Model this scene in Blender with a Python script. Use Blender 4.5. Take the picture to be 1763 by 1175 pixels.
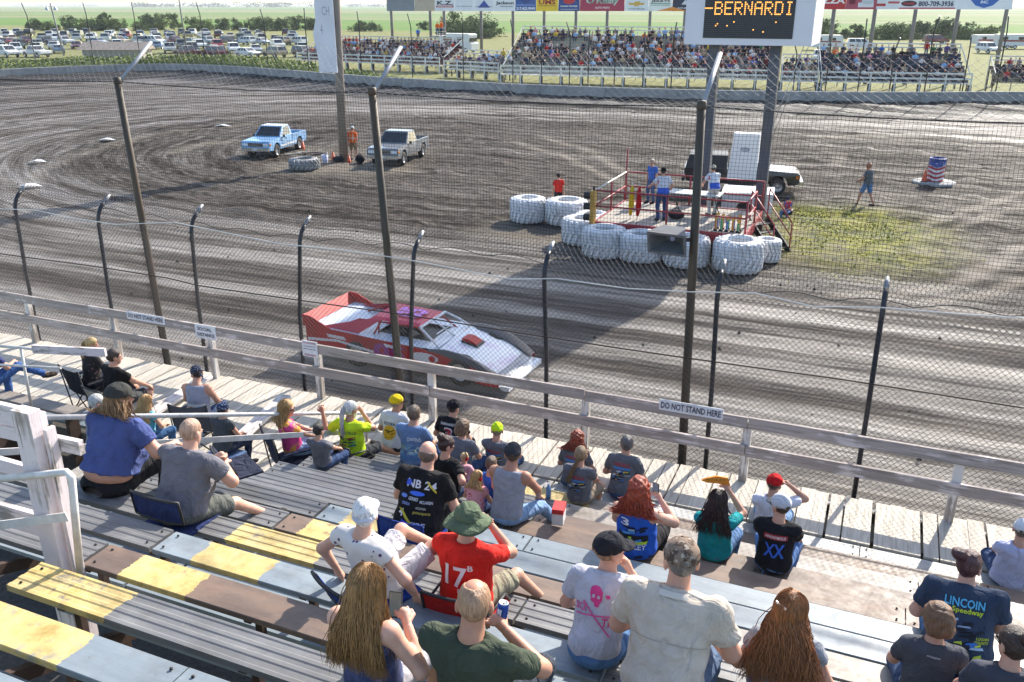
import bpy, math, random
import numpy as np
from mathutils import Vector, Matrix
from mathutils.bvhtree import BVHTree

for o in list(bpy.data.objects): bpy.data.objects.remove(o)
SC = bpy.context.scene
COL = SC.collection
RAD = math.radians
rnd = random.Random(7)

# ------------------------------------------------------------ camera, sky, sun, exposure
CAMZ = 7.8; FPX = 1500.0; CX = 881.5; CY = 587.5
PITCH = math.atan(579 / FPX); YAW = RAD(23.0)
cam_d = bpy.data.cameras.new('camera'); cam = bpy.data.objects.new('camera', cam_d); COL.objects.link(cam)
cam.location = (0, 0, CAMZ); cam.rotation_euler = (math.pi / 2 - PITCH, 0, YAW)
cam_d.sensor_width = 36; cam_d.lens = FPX / 1763 * 36
cam_d.clip_start = 0.1; cam_d.clip_end = 12000
SC.camera = cam
SUN_EL = RAD(33.5); SUN_H = Vector((0.245, 0.969, 0)).normalized()
w = bpy.data.worlds.new('World'); SC.world = w; w.use_nodes = True
nt = w.node_tree; bg = nt.nodes['Background']
sky = nt.nodes.new('ShaderNodeTexSky'); sky.sky_type = 'NISHITA'; sky.sun_disc = False
sky.sun_elevation = SUN_EL; sky.sun_rotation = math.atan2(SUN_H.x, SUN_H.y)
sky.air_density = 1.0; sky.dust_density = 1.5; sky.ozone_density = 1.0; sky.altitude = 200
nt.links.new(sky.outputs[0], bg.inputs[0]); bg.inputs[1].default_value = 0.15
sun_d = bpy.data.lights.new('sun', 'SUN'); sun_d.energy = 4.5; sun_d.angle = RAD(0.55); sun_d.color = (1.0, 0.94, 0.84)
sun = bpy.data.objects.new('sun', sun_d); COL.objects.link(sun)
sdir = Vector((SUN_H.x * math.cos(SUN_EL), SUN_H.y * math.cos(SUN_EL), math.sin(SUN_EL)))
sun.rotation_euler = sdir.to_track_quat('Z', 'Y').to_euler(); sun.location = (20, 60, 60)
vs = SC.view_settings; vs.view_transform = 'Standard'; vs.look = 'None'; vs.gamma = 1; vs.use_curve_mapping = False
vs.exposure = 1.14
SC.cycles.use_denoising = True
SC.cycles.max_bounces = 6; SC.cycles.transparent_max_bounces = 16
SC.cycles.sample_clamp_indirect = 6

# where a sight line through the photograph meets a height (or a plane Y = const): used to survey the place
_fw = Vector((-math.sin(YAW) * math.cos(PITCH), math.cos(YAW) * math.cos(PITCH), -math.sin(PITCH)))
_up = Vector((-math.sin(YAW) * math.sin(PITCH), math.cos(YAW) * math.sin(PITCH), math.cos(PITCH)))
_rt = Vector((math.cos(YAW), math.sin(YAW), 0))
def ray(u, v): return _fw + _rt * ((u - CX) / FPX) + _up * ((CY - v) / FPX)
def G(u, v, z=0.0):
    d = ray(u, v); t = (z - CAMZ) / d.z; return Vector((0, 0, CAMZ)) + d * t
def GY(u, v, Y):
    d = ray(u, v); t = Y / d.y; return Vector((0, 0, CAMZ)) + d * t
def proj(p):
    q = Vector(p) - Vector((0, 0, CAMZ)); d = q.dot(_fw)
    return CX + FPX * q.dot(_rt) / d, CY - FPX * q.dot(_up) / d

# ------------------------------------------------------------ helpers
def tag(o, label=None, cat=None, group=None, kind=None):
    if label: o['label'] = label
    if cat: o['category'] = cat
    if group: o['group'] = group
    if kind: o['kind'] = kind
    return o
def empty(name, loc=(0, 0, 0), rz=0, parent=None):
    o = bpy.data.objects.new(name, None); COL.objects.link(o); o.location = loc; o.rotation_euler = (0, 0, rz)
    o.empty_display_size = 0.1
    if parent: o.parent = parent
    return o
def link(name, me, parent=None, loc=(0, 0, 0), rz=0):
    o = bpy.data.objects.new(name, me); COL.objects.link(o); o.location = loc; o.rotation_euler = (0, 0, rz)
    if parent: o.parent = parent
    return o
def mesh_np(name, v, f, mats=(), smooth=False, mi=None):
    me = bpy.data.meshes.new(name)
    v = np.asarray(v, dtype=np.float32); f = np.asarray(f, dtype=np.int32)
    k = f.shape[1]
    me.vertices.add(len(v)); me.vertices.foreach_set('co', v.ravel())
    me.loops.add(f.size); me.loops.foreach_set('vertex_index', f.ravel())
    me.polygons.add(len(f)); me.polygons.foreach_set('loop_start', np.arange(0, f.size, k, dtype=np.int32))
    me.polygons.foreach_set('loop_total', np.full(len(f), k, dtype=np.int32))
    for m in mats: me.materials.append(m)
    if mi is not None: me.polygons.foreach_set('material_index', np.asarray(mi, dtype=np.int32))
    if smooth: me.polygons.foreach_set('use_smooth', np.ones(len(f), dtype=bool))
    me.update(calc_edges=True); return me

class MB:
    def __init__(s): s.v = []; s.f = []; s.m = []; s.sm = []
    def add(s, vs, fs, mi=0, smooth=False):
        b = len(s.v); s.v += [tuple(p) for p in vs]
        for f in fs: s.f.append(tuple(b + i for i in f)); s.m.append(mi); s.sm.append(smooth)
        return s
    def box(s, c, d, mi=0, rz=0, tilt=None):
        x, y, z = (k / 2 for k in d)
        p = [Vector((sx * x, sy * y, sz * z)) for sz in (-1, 1) for sy in (-1, 1) for sx in (-1, 1)]
        if tilt is not None: p = [tilt @ q for q in p]
        if rz:
            R = Matrix.Rotation(rz, 3, 'Z'); p = [R @ q for q in p]
        c = Vector(c)
        return s.add([q + c for q in p], [(0, 2, 3, 1), (4, 5, 7, 6), (0, 1, 5, 4), (2, 6, 7, 3), (0, 4, 6, 2), (1, 3, 7, 5)], mi)
    def bar(s, a, b, wd, ht, mi=0, up=(0, 0, 1)):
        a = Vector(a); b = Vector(b); d = (b - a).normalized(); side = d.cross(Vector(up))
        if side.length < 1e-4: side = d.cross(Vector((0, 1, 0)))
        side.normalize(); u = side.cross(d).normalized()
        p = []
        for q in (a, b):
            for su, ss in ((-1, -1), (-1, 1), (1, 1), (1, -1)): p.append(q + u * (su * ht / 2) + side * (ss * wd / 2))
        return s.add(p, [(0, 3, 2, 1), (4, 5, 6, 7), (0, 1, 5, 4), (1, 2, 6, 5), (2, 3, 7, 6), (3, 0, 4, 7)], mi)
    def tube(s, pts, r, n=8, mi=0, caps=True, smooth=True):
        pts = [Vector(p) for p in pts]; rs = r if hasattr(r, '__len__') else [r] * len(pts)
        base = len(s.v); ref = None
        for i, p in enumerate(pts):
            t = (pts[min(i + 1, len(pts) - 1)] - pts[max(i - 1, 0)]).normalized()
            if ref is None:
                ref = t.cross(Vector((0, 0, 1)))
                if ref.length < 1e-3: ref = t.cross(Vector((0, 1, 0)))
            ref = (ref - t * ref.dot(t)).normalized(); b2 = t.cross(ref)
            for k in range(n):
                a = 2 * math.pi * k / n
                s.v.append(tuple(p + (ref * math.cos(a) + b2 * math.sin(a)) * rs[i]))
        for i in range(len(pts) - 1):
            for k in range(n):
                k2 = (k + 1) % n
                s.f.append((base + i * n + k, base + i * n + k2, base + (i + 1) * n + k2, base + (i + 1) * n + k)); s.m.append(mi); s.sm.append(smooth)
        if caps:
            s.f.append(tuple(base + k for k in range(n))[::-1]); s.m.append(mi); s.sm.append(False)
            e = base + (len(pts) - 1) * n
            s.f.append(tuple(e + k for k in range(n))); s.m.append(mi); s.sm.append(False)
        return s
    def lathe(s, prof, n=16, c=(0, 0, 0), mi=0, smooth=True, axis='z'):
        base = len(s.v)
        for r, z in prof:
            for k in range(n):
                a = 2 * math.pi * k / n
                if axis == 'z': s.v.append((c[0] + r * math.cos(a), c[1] + r * math.sin(a), c[2] + z))
                else: s.v.append((c[0] + z, c[1] + r * math.cos(a), c[2] + r * math.sin(a)))
        for i in range(len(prof) - 1):
            for k in range(n):
                k2 = (k + 1) % n
                s.f.append((base + i * n + k, base + i * n + k2, base + (i + 1) * n + k2, base + (i + 1) * n + k)); s.m.append(mi); s.sm.append(smooth)
        return s
    def prism(s, poly, y0, y1, mi=0, plane='xz'):
        n = len(poly)
        mk = (lambda p, t: (p[0], t, p[1])) if plane == 'xz' else ((lambda p, t: (t, p[0], p[1])) if plane == 'yz' else (lambda p, t: (p[0], p[1], t)))
        vs = [mk(p, y0) for p in poly] + [mk(p, y1) for p in poly]
        fs = [tuple(range(n))[::-1], tuple(range(n, 2 * n))] + [(i, (i + 1) % n, n + (i + 1) % n, n + i) for i in range(n)]
        return s.add(vs, fs, mi)
    def blob(s, c, r, n=8, m=6, mi=0):
        vs = []; fs = []
        for i in range(m + 1):
            th = math.pi * i / m
            for k in range(n):
                a = 2 * math.pi * k / n
                vs.append((c[0] + r[0] * math.sin(th) * math.cos(a), c[1] + r[1] * math.sin(th) * math.sin(a), c[2] + r[2] * math.cos(th)))
        for i in range(m):
            for k in range(n):
                k2 = (k + 1) % n; fs.append((i * n + k, (i + 1) * n + k, (i + 1) * n + k2, i * n + k2))
        return s.add(vs, fs, mi, True)
    def mesh(s, name, mats):
        me = bpy.data.meshes.new(name); me.from_pydata(s.v, [], s.f)
        for m in (mats if isinstance(mats, (list, tuple)) else [mats]): me.materials.append(m)
        me.polygons.foreach_set('material_index', s.m); me.polygons.foreach_set('use_smooth', s.sm)
        me.update(); return me
    def build(s, name, mats, parent=None, loc=(0, 0, 0), rz=0):
        return link(name, s.mesh(name, mats), parent, loc, rz)

# ------------------------------------------------------------ materials
def srgb(c):
    if isinstance(c, str):
        c = [int(c[i:i + 2], 16) / 255 for i in (0, 2, 4)]
    return tuple((x / 12.92 if x <= 0.04045 else ((x + 0.055) / 1.055) ** 2.4) for x in c) + (1,)
_mats = {}
class NT:
    def __init__(s, name):
        s.m = bpy.data.materials.new(name); s.m.use_nodes = True; s.t = s.m.node_tree; s.b = s.t.nodes['Principled BSDF']
    def n(s, typ, **kw):
        o = s.t.nodes.new('ShaderNode' + typ)
        for k, v in kw.items():
            if k.startswith('i_'): o.inputs[k[2:].replace('_', ' ')].default_value = v
            else: setattr(o, k, v)
        return o
    def l(s, a, b): s.t.links.new(a, b)
    def noise(s, vec, scale, detail=4, rough=0.6, dist=0.0):
        o = s.n('TexNoise'); o.inputs['Scale'].default_value = scale; o.inputs['Detail'].default_value = detail
        o.inputs['Roughness'].default_value = rough; o.inputs['Distortion'].default_value = dist
        if vec is not None: s.l(vec, o.inputs['Vector'])
        return o.outputs['Fac']
    def ramp(s, fac, stops):
        o = s.n('ValToRGB'); e = o.color_ramp.elements
        while len(e) < len(stops): e.new(0.5)
        for i, (p, c) in enumerate(stops):
            e[i].position = p; e[i].color = c if len(c) == 4 else tuple(c) + (1,)
        s.l(fac, o.inputs[0]); return o.outputs[0]
    def mix(s, fac, a, b, typ='MIX'):
        o = s.n('MixRGB', blend_type=typ)
        for k, x in ((0, fac), (1, a), (2, b)):
            if isinstance(x, (int, float)): o.inputs[k].default_value = x
            elif isinstance(x, tuple): o.inputs[k].default_value = x
            else: s.l(x, o.inputs[k])
        return o.outputs[0]
    def math(s, op, a, b=0.0, clamp=False):
        o = s.n('Math', operation=op, use_clamp=clamp)
        for k, x in ((0, a), (1, b)):
            if isinstance(x, (int, float)): o.inputs[k].default_value = x
            else: s.l(x, o.inputs[k])
        return o.outputs[0]
    def mapping(s, vec, scale=(1, 1, 1), rot=(0, 0, 0), loc=(0, 0, 0)):
        o = s.n('Mapping'); o.inputs['Scale'].default_value = scale; o.inputs['Rotation'].default_value = rot; o.inputs['Location'].default_value = loc
        s.l(vec, o.inputs['Vector']); return o.outputs[0]
    def pos(s): return s.n('NewGeometry').outputs['Position']
    def obj(s): return s.n('TexCoord').outputs['Object']
    def bump(s, h, strength=0.3, dist=0.02):
        o = s.n('Bump'); o.inputs['Strength'].default_value = strength; o.inputs['Distance'].default_value = dist
        s.l(h, o.inputs['Height']); s.l(o.outputs[0], s.b.inputs['Normal'])
    def col(s, c):
        if isinstance(c, tuple): s.b.inputs['Base Color'].default_value = c
        else: s.l(c, s.b.inputs['Base Color'])
    def rough(s, r):
        if isinstance(r, (int, float)): s.b.inputs['Roughness'].default_value = r
        else: s.l(r, s.b.inputs['Roughness'])
def mul(c, k): return tuple(min(1, x * k) for x in c[:3]) + (1,)
def mat(name, c, rough=0.7, var=0.2, scale=6, metal=0.0, bump=0.0, bscale=60, spec=0.4, local=False, stretch=(1, 1, 1), dirt=None, dirtamt=0.4, coat=0):
    """plain painted / cloth / metal surface: base colour broken by noise, optional dirt, relief"""
    if name in _mats: return _mats[name]
    c = srgb(c) if isinstance(c, str) else c
    t = NT(name); p = t.mapping(t.obj() if local else t.pos(), stretch)
    k = t.noise(p, scale, 5, 0.65)
    base = t.ramp(k, [(0.25, mul(c, 1 - var)), (0.75, mul(c, 1 + var))])
    if dirt:
        d = srgb(dirt) if isinstance(dirt, str) else dirt
        dm = t.ramp(t.noise(p, scale * 0.6, 6, 0.7), [(0.45, (0, 0, 0)), (0.7, (dirtamt,) * 3)])
        base = t.mix(dm, base, d)
    t.col(base); t.rough(rough); t.b.inputs['Metallic'].default_value = metal
    t.b.inputs['Specular IOR Level'].default_value = spec
    if coat: t.b.inputs['Coat Weight'].default_value = coat; t.b.inputs['Coat Roughness'].default_value = 0.08
    if bump: t.bump(t.noise(p, bscale, 4, 0.6), bump, 0.01)
    _mats[name] = t.m; return t.m
def wood(name, c1, c2, axis=0, paint=None, chip=0.5, rough=0.85):
    """weathered wood with grain along an axis and optional flaking paint"""
    if name in _mats: return _mats[name]
    t = NT(name); sc = [14, 14, 14]; sc[axis] = 0.9
    oi = t.n('ObjectInfo'); off = t.n('VectorMath', operation='ADD'); t.l(t.pos(), off.inputs[0])
    cmb = t.n('CombineXYZ'); t.l(t.math('MULTIPLY', oi.outputs['Random'], 37.0), cmb.inputs[axis]); t.l(cmb.outputs[0], off.inputs[1])
    p = t.mapping(off.outputs[0], tuple(sc))
    g = t.noise(p, 1.6, 6, 0.7, 0.4)
    base = t.ramp(g, [(0.28, srgb(c2)), (0.52, srgb(c1)), (0.8, mul(srgb(c1), 1.25))])
    base = t.mix(t.math('MULTIPLY', oi.outputs['Random'], 0.45), base, mul(srgb(c1), 0.62))
    if paint:
        pm = t.noise(p, 1.1, 6, 0.75); big = t.noise(t.pos(), 2.2, 4, 0.6)
        mk = t.ramp(t.math('ADD', t.math('MULTIPLY', pm, 0.6), t.math('MULTIPLY', big, 0.4)), [(chip - 0.03, (0, 0, 0)), (chip + 0.03, (1, 1, 1))])
        base = t.mix(mk, base, srgb(paint))
    t.col(base); t.rough(rough); t.b.inputs['Specular IOR Level'].default_value = 0.3; t.bump(g, 0.5, 0.012)
    _mats[name] = t.m; return t.m
def cloth(c, rough=0.9):
    nm = 'cloth_' + c
    if nm in _mats: return _mats[nm]
    cc = srgb(c); t = NT(nm); p = t.obj(); k = t.noise(p, 7, 5, 0.65)
    t.col(t.ramp(k, [(0.25, mul(cc, 0.82)), (0.75, mul(cc, 1.14))])); t.rough(rough); t.b.inputs['Specular IOR Level'].default_value = 0.2
    f = t.noise(t.mapping(p, (1, 1, 0.7), (0.3, 0.4, 0.2)), 5.5, 3, 0.5, 1.6); t.bump(t.math('ADD', f, t.math('MULTIPLY', t.noise(p, 320, 2), 0.025)), 0.8, 0.08)
    _mats[nm] = t.m; return t.m
def paintm(c, rough=0.35): return mat('paint_%s_%d' % (c, rough * 100), c, rough, 0.08, 3, local=True)

_txt = {}
def text_data(s, bold=0.0):
    """outline of a line of text as (verts 2D normalised to its bounds, faces, aspect)"""
    key = (s, bold)
    if key not in _txt:
        cu = bpy.data.curves.new('t', 'FONT'); cu.body = s; cu.size = 1; cu.resolution_u = 2; cu.offset = bold; cu.fill_mode = 'FRONT'
        o = bpy.data.objects.new('t', cu); COL.objects.link(o)
        me = o.to_mesh(); v = np.array([q.co[:2] for q in me.vertices]).reshape(-1, 2); f = [tuple(p.vertices) for p in me.polygons]
        o.to_mesh_clear(); bpy.data.objects.remove(o); bpy.data.curves.remove(cu)
        lo = v.min(0); hi = v.max(0); _txt[key] = ((v - lo) / (hi - lo), f, (hi[0] - lo[0]) / (hi[1] - lo[1]))
    return _txt[key]
def letters(name, s, origin, ux, uy, W, Hh, material, parent=None, bold=0.02, lift=0.004):
    """flat lettering on a board: origin = lower left, ux/uy unit vectors"""
    v, f, _ = text_data(s, bold); o = Vector(origin); ux = Vector(ux); uy = Vector(uy); n = ux.cross(uy).normalized() * lift
    m = MB(); m.add([o + ux * (p[0] * W) + uy * (p[1] * Hh) + n for p in v], f)
    return m.build(name, material, parent)
# ------------------------------------------------------------ ground, track, wall, fields
WALL = [(-58, 9), (-80, 24), (-90, 45), (-88.5, 64), (-85, 74), (-79.5, 81), (-72, 82), (-60, 79), (-50, 75.6), (-42, 73.7), (-29.5, 72), (-16, 72.4), (-6, 74.6), (2, 77.6), (9.6, 81), (25, 86), (48, 91), (70, 92)]
def smooth_path(pts, n):
    pts = np.array(pts, float); P = np.vstack([2 * pts[0] - pts[1], pts, 2 * pts[-1] - pts[-2]]); out = []
    for i in range(1, len(P) - 2):
        for t in np.linspace(0, 1, n, endpoint=False):
            a, b, c, d = P[i - 1], P[i], P[i + 1], P[i + 2]
            out.append(0.5 * ((2 * b) + (c - a) * t + (2 * a - 5 * b + 4 * c - d) * t * t + (3 * b - a - 3 * c + d) * t ** 3))
    out.append(pts[-1]); return np.array(out)
WP = smooth_path(WALL, 8)
def wall_dist(P):
    """signed-less distance of points (n,2) to the wall line"""
    best = np.full(len(P), 1e9)
    for a, b in zip(WP[:-1], WP[1:]):
        ab = b - a; t = np.clip(((P - a) @ ab) / (ab @ ab), 0, 1); best = np.minimum(best, np.hypot(*(P - a - t[:, None] * ab).T))
    return best
def inside_wall(P):
    poly = np.vstack([WP, [[70, 5], [-58, 5]]]); x, y = P[:, 0], P[:, 1]; c = np.zeros(len(P), bool); j = len(poly) - 1
    for i in range(len(poly)):
        xi, yi = poly[i]; xj, yj = poly[j]
        cond = ((yi > y) != (yj > y)) & (x < (xj - xi) * (y - yi) / (yj - yi + 1e-12) + xi); c ^= cond; j = i
    return c

def field_material():
    t = NT('grass_field'); p = t.pos()
    sep = t.n('SeparateXYZ'); t.l(p, sep.inputs[0])
    a = t.noise(p, 0.02, 5, 0.6); b = t.noise(p, 0.6, 5, 0.7)
    rows = t.n('TexWave', wave_type='BANDS', bands_direction='X'); rows.inputs['Scale'].default_value = 0.42; rows.inputs['Distortion'].default_value = 0.25
    rows.inputs['Detail'].default_value = 1.0; t.l(t.mapping(p, (1, 1, 1), (0, 0, RAD(8))), rows.inputs['Vector'])
    crop = t.ramp(rows.outputs['Fac'], [(0.2, (0.07, 0.12, 0.026)), (0.75, (0.105, 0.205, 0.03))])
    crop = t.mix(t.ramp(a, [(0.42, (0, 0, 0)), (0.62, (0.7, 0.7, 0.7))]), crop, (0.12, 0.19, 0.035, 1))
    strips = t.ramp(t.noise(t.mapping(p, (0.0004, 0.0042, 1)), 1.0, 2, 0.4), [(0.4, (0.10, 0.17, 0.04)), (0.5, (0.16, 0.19, 0.07)), (0.56, (0.24, 0.21, 0.13)), (0.62, (0.1, 0.15, 0.05))])
    far = t.math('MULTIPLY', t.math('SUBTRACT', sep.outputs['Y'], 420.0), 0.02, True)
    crop = t.mix(far, crop, strips)
    lot = t.ramp(b, [(0.3, (0.11, 0.12, 0.04)), (0.55, (0.19, 0.19, 0.07)), (0.75, (0.24, 0.21, 0.12))])
    near = t.math('MULTIPLY', t.math('SUBTRACT', 262.0, t.math('ADD', sep.outputs['Y'], t.math('MULTIPLY', sep.outputs['X'], 0.05))), 0.05, True)
    t.col(t.mix(near, crop, lot)); t.rough(0.95); t.b.inputs['Specular IOR Level'].default_value = 0.15
    t.bump(t.noise(p, 1.6, 4, 0.7), 0.5, 0.3); return t.m
gm = MB()
xs = [-6000, -1500, -500, -200, 0, 200, 500, 1500, 6000]; ys = [-300, 0, 100, 300, 700, 1500, 3500, 9000]
gm.add([(x, y, -0.06) for y in ys for x in xs], [(j * 9 + i, j * 9 + i + 1, (j + 1) * 9 + i + 1, (j + 1) * 9 + i) for j in range(7) for i in range(8)])
tag(gm.build('field_ground', field_material()), kind='structure')

def dirt_material():
    t = NT('race_dirt'); p = t.pos()
    at = t.n('Attribute', attribute_name='oval'); o = at.outputs['Vector']     # x along the lap, y across, z 0 infield .. 1 track
    sp = t.n('SeparateXYZ'); t.l(o, sp.inputs[0])
    st1 = t.noise(t.mapping(o, (0.035, 0.75, 0)), 1.0, 6, 0.7, 0.3)
    st2 = t.noise(t.mapping(o, (0.16, 3.6, 0)), 1.0, 5, 0.75, 0.5)
    st3 = t.noise(t.mapping(o, (0.5, 9.0, 0)), 1.0, 4, 0.7, 0.6)
    clod = t.noise(p, 2.6, 8, 0.78); fine = t.noise(p, 16, 5, 0.75); patch = t.noise(p, 0.16, 4, 0.6)
    track = t.ramp(t.math('ADD', t.math('MULTIPLY', st1, 0.55), t.math('MULTIPLY', st2, 0.45)), [(0.38, (0.032, 0.027, 0.0235)), (0.46, (0.105, 0.089, 0.077)), (0.54, (0.21, 0.181, 0.157)), (0.63, (0.34, 0.298, 0.264))])
    track = t.mix(t.ramp(st3, [(0.5, (0, 0, 0)), (0.62, (0.75, 0.75, 0.75))]), track, (0.055, 0.045, 0.038, 1))
    inf = t.ramp(t.math('ADD', t.math('MULTIPLY', clod, 0.42), t.math('ADD', t.math('MULTIPLY', st2, 0.36), t.math('MULTIPLY', st1, 0.22))), [(0.41, (0.015, 0.012, 0.0105)), (0.48, (0.045, 0.037, 0.031)), (0.545, (0.115, 0.095, 0.079)), (0.64, (0.24, 0.205, 0.175))])
    c = t.mix(t.math('ADD', t.math('MULTIPLY', sp.outputs['Z'], 0.8), t.math('MULTIPLY', t.math('SUBTRACT', patch, 0.5), 0.9), True), inf, track)
    g2 = t.n('Attribute', attribute_name='paint').outputs['Vector']     # x sand, y grass, z dark mud with the wall's shade painted in
    s2 = t.n('SeparateXYZ'); t.l(g2, s2.inputs[0])
    c = t.mix(t.math('MULTIPLY', s2.outputs['X'], t.math('ADD', fine, 0.35), True), c, (0.27, 0.235, 0.19, 1))
    gm_ = t.math('MULTIPLY', s2.outputs['Y'], t.ramp(clod, [(0.36, (0, 0, 0)), (0.56, (1, 1, 1))]))
    c = t.mix(gm_, c, t.ramp(t.noise(p, 0.9, 4, 0.6), [(0.35, (0.13, 0.15, 0.03)), (0.65, (0.3, 0.28, 0.04))]))
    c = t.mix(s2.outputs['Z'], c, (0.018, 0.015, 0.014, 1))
    t.col(c)
    t.rough(t.ramp(t.math('ADD', t.math('MULTIPLY', st1, 0.5), t.math('MULTIPLY', st2, 0.5)), [(0.42, (0.95, 0.95, 0.95)), (0.6, (0.44, 0.44, 0.44))]))
    t.l(t.math('ADD', 0.06, t.math('MULTIPLY', sp.outputs['Z'], t.ramp(st1, [(0.42, (0, 0, 0)), (0.58, (0.62, 0.62, 0.62))]))), t.b.inputs['Specular IOR Level'])
    c2_ = t.ramp(t.noise(p, 6.5, 6, 0.8), [(0.56, (0, 0, 0)), (0.66, (0.55, 0.55, 0.55))]); c = t.mix(c2_, c, (0.03, 0.025, 0.021, 1)); t.col(c)
    h = t.math('ADD', t.math('MULTIPLY', clod, 1.0), t.math('ADD', t.math('MULTIPLY', st2, 0.6), t.math('MULTIPLY', fine, 0.28)))
    t.bump(h, 1.0, 0.16); return t.m
def segd(P, a, b):
    a = np.array(a); b = np.array(b); ab = b - a; t = np.clip(((P - a) @ ab) / (ab @ ab), 0, 1); return np.hypot(*(P - a - t[:, None] * ab).T)
def vnoise(x, y, seed=0):
    r = np.random.RandomState(seed).rand(256, 256); xi = np.floor(x).astype(int); yi = np.floor(y).astype(int); fx = x - xi; fy = y - yi
    fx = fx * fx * (3 - 2 * fx); fy = fy * fy * (3 - 2 * fy); g = lambda a, b: r[a % 256, b % 256]
    return (g(xi, yi) * (1 - fx) + g(xi + 1, yi) * fx) * (1 - fy) + (g(xi, yi + 1) * (1 - fx) + g(xi + 1, yi + 1) * fx) * fy
def dirt_sheet():
    X = np.concatenate([np.arange(-95, -30, 0.55), np.arange(-30, 12, 0.3), np.arange(12, 55, 1.0)])
    Y = [11.2]
    while Y[-1] < 95: Y.append(Y[-1] + 0.13 + max(0, Y[-1] - 14) * 0.0052)
    Y = np.array(Y); nx, ny = len(X), len(Y); XX, YY = np.meshgrid(X, Y); P = np.stack([XX.ravel(), YY.ravel()], 1)
    ins = inside_wall(P); wd = wall_dist(P)
    cx = np.clip(P[:, 0], -25, 40); r = np.hypot((P[:, 0] - cx) * 0.8, (P[:, 1] - 44))
    ang = np.arctan2(P[:, 1] - 44, P[:, 0] - cx); s = np.where(P[:, 0] < -25, -25 - (np.abs(ang) - math.pi / 2) * 26 * 1.0, P[:, 0]) + np.where(P[:, 1] > 44, 311.7, 0)
    tr = np.clip((r - 15.5) / 3.5, 0, 1) * np.where(P[:, 1] < 30, 1.0, np.where(P[:, 1] > 44, 0.62, 0.8))
    rut = (vnoise(s * 0.05, r * 1.7, 1) - 0.5) * 0.10 + (vnoise(s * 0.12, r * 4.2, 2) - 0.5) * 0.05
    rough = (vnoise(P[:, 0] * 0.8, P[:, 1] * 0.8, 3) - 0.5) * 0.2 + (vnoise(P[:, 0] * 2.3, P[:, 1] * 2.3, 4) - 0.5) * 0.15
    flat = np.minimum(1, np.maximum(0, np.hypot((P[:, 0] + 6.5) / 6.5, (P[:, 1] - 29.5) / 5.5) - 0.8) * 3)
    z = rut * (0.4 + 0.6 * tr) + rough * (1 - 0.75 * tr) * flat
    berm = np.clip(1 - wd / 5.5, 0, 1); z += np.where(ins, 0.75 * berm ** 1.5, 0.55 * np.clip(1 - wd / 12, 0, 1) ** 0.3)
    z = np.where(ins, np.maximum(z, -0.04), z); z = np.where((~ins) & (wd > 3.0), -0.5, z)
    sand = np.zeros(len(P)); rr = np.random.RandomState(5)
    def trail(pts, wdt, amt):
        d = np.full(len(P), 1e9)
        for a, b in zip(pts[:-1], pts[1:]): d = np.minimum(d, segd(P, a, b))
        np.maximum(sand, amt * np.clip(1.3 - d / wdt, 0, 1), out=sand)
    gp = lambda *l: [tuple(G(u, v)[:2]) for u, v in l]
    trail(gp((880, 245), (960, 265), (1035, 300), (1080, 320)), 0.28, 0.9); trail(gp((930, 235), (1010, 258), (1085, 300)), 0.28, 0.8)
    trail(gp((1763, 330), (1640, 372), (1540, 400), (1440, 425)), 0.3, 0.8); trail(gp((1763, 352), (1660, 390), (1560, 420)), 0.3, 0.7)
    trail(gp((1763, 425), (1715, 455), (1640, 490), (1540, 505), (1450, 508)), 0.35, 0.9); trail(gp((1763, 480), (1700, 505), (1600, 518)), 0.3, 0.8)
    trail(gp((1330, 205), (1470, 197), (1763, 205)), 0.5, 0.6); trail(gp((1400, 235), (1600, 235), (1763, 242)), 0.6, 0.8)
    trail(gp((40, 330), (60, 300), (130, 268), (260, 232), (430, 215)), 0.5, 0.55); trail(gp((300, 262), (340, 250), (400, 243)), 0.6, 0.7)
    trail(gp((520, 290), (600, 283), (640, 290)), 2.2, 0.75); trail(gp((870, 400), (960, 410)), 1.5, 0.6); trail(gp((560, 260), (700, 262)), 2.5, 0.35)
    trail(gp((1350, 400), (1420, 420)), 2.0, 0.5); trail(gp((1420, 260), (1450, 268), (1440, 285)), 0.3, 0.5)
    gc = G(1470, 405); g = np.clip(1.25 - np.hypot((P[:, 0] - gc.x) / 3.6, (P[:, 1] - gc.y) / 5.2), 0, 1) * 1.3
    gc = G(1420, 375); g = np.maximum(g, np.clip(1.2 - np.hypot((P[:, 0] - gc.x) / 2.6, (P[:, 1] - gc.y) / 2.2), 0, 1) * 1.5)
    g = np.clip(g * (0.35 + vnoise(P[:, 0] * 0.9, P[:, 1] * 0.7, 9)), 0, 1)
    mud_shade = np.clip(berm * 2.8, 0, 0.97) * ins  # dark mud of the berm and shade under the wall, both put into the colour
    v = np.column_stack([P, z]); idx = np.arange(nx * ny).reshape(ny, nx)
    f = np.stack([idx[:-1, :-1], idx[:-1, 1:], idx[1:, 1:], idx[1:, :-1]], -1).reshape(-1, 4)
    keep = (ins | (wd < 2.5))[f].any(1); f = f[keep]
    me = mesh_np('dirt_track', v, f, [dirt_material()], True)
    a = me.attributes.new('oval', 'FLOAT_VECTOR', 'POINT'); a.data.foreach_set('vector', np.column_stack([s, r, tr]).astype(np.float32).ravel())
    a = me.attributes.new('paint', 'FLOAT_VECTOR', 'POINT'); a.data.foreach_set('vector', np.column_stack([sand, g, mud_shade]).astype(np.float32).ravel())
    o = link('dirt_track', me); tag(o, kind='structure'); return o
dirt_sheet()
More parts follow.
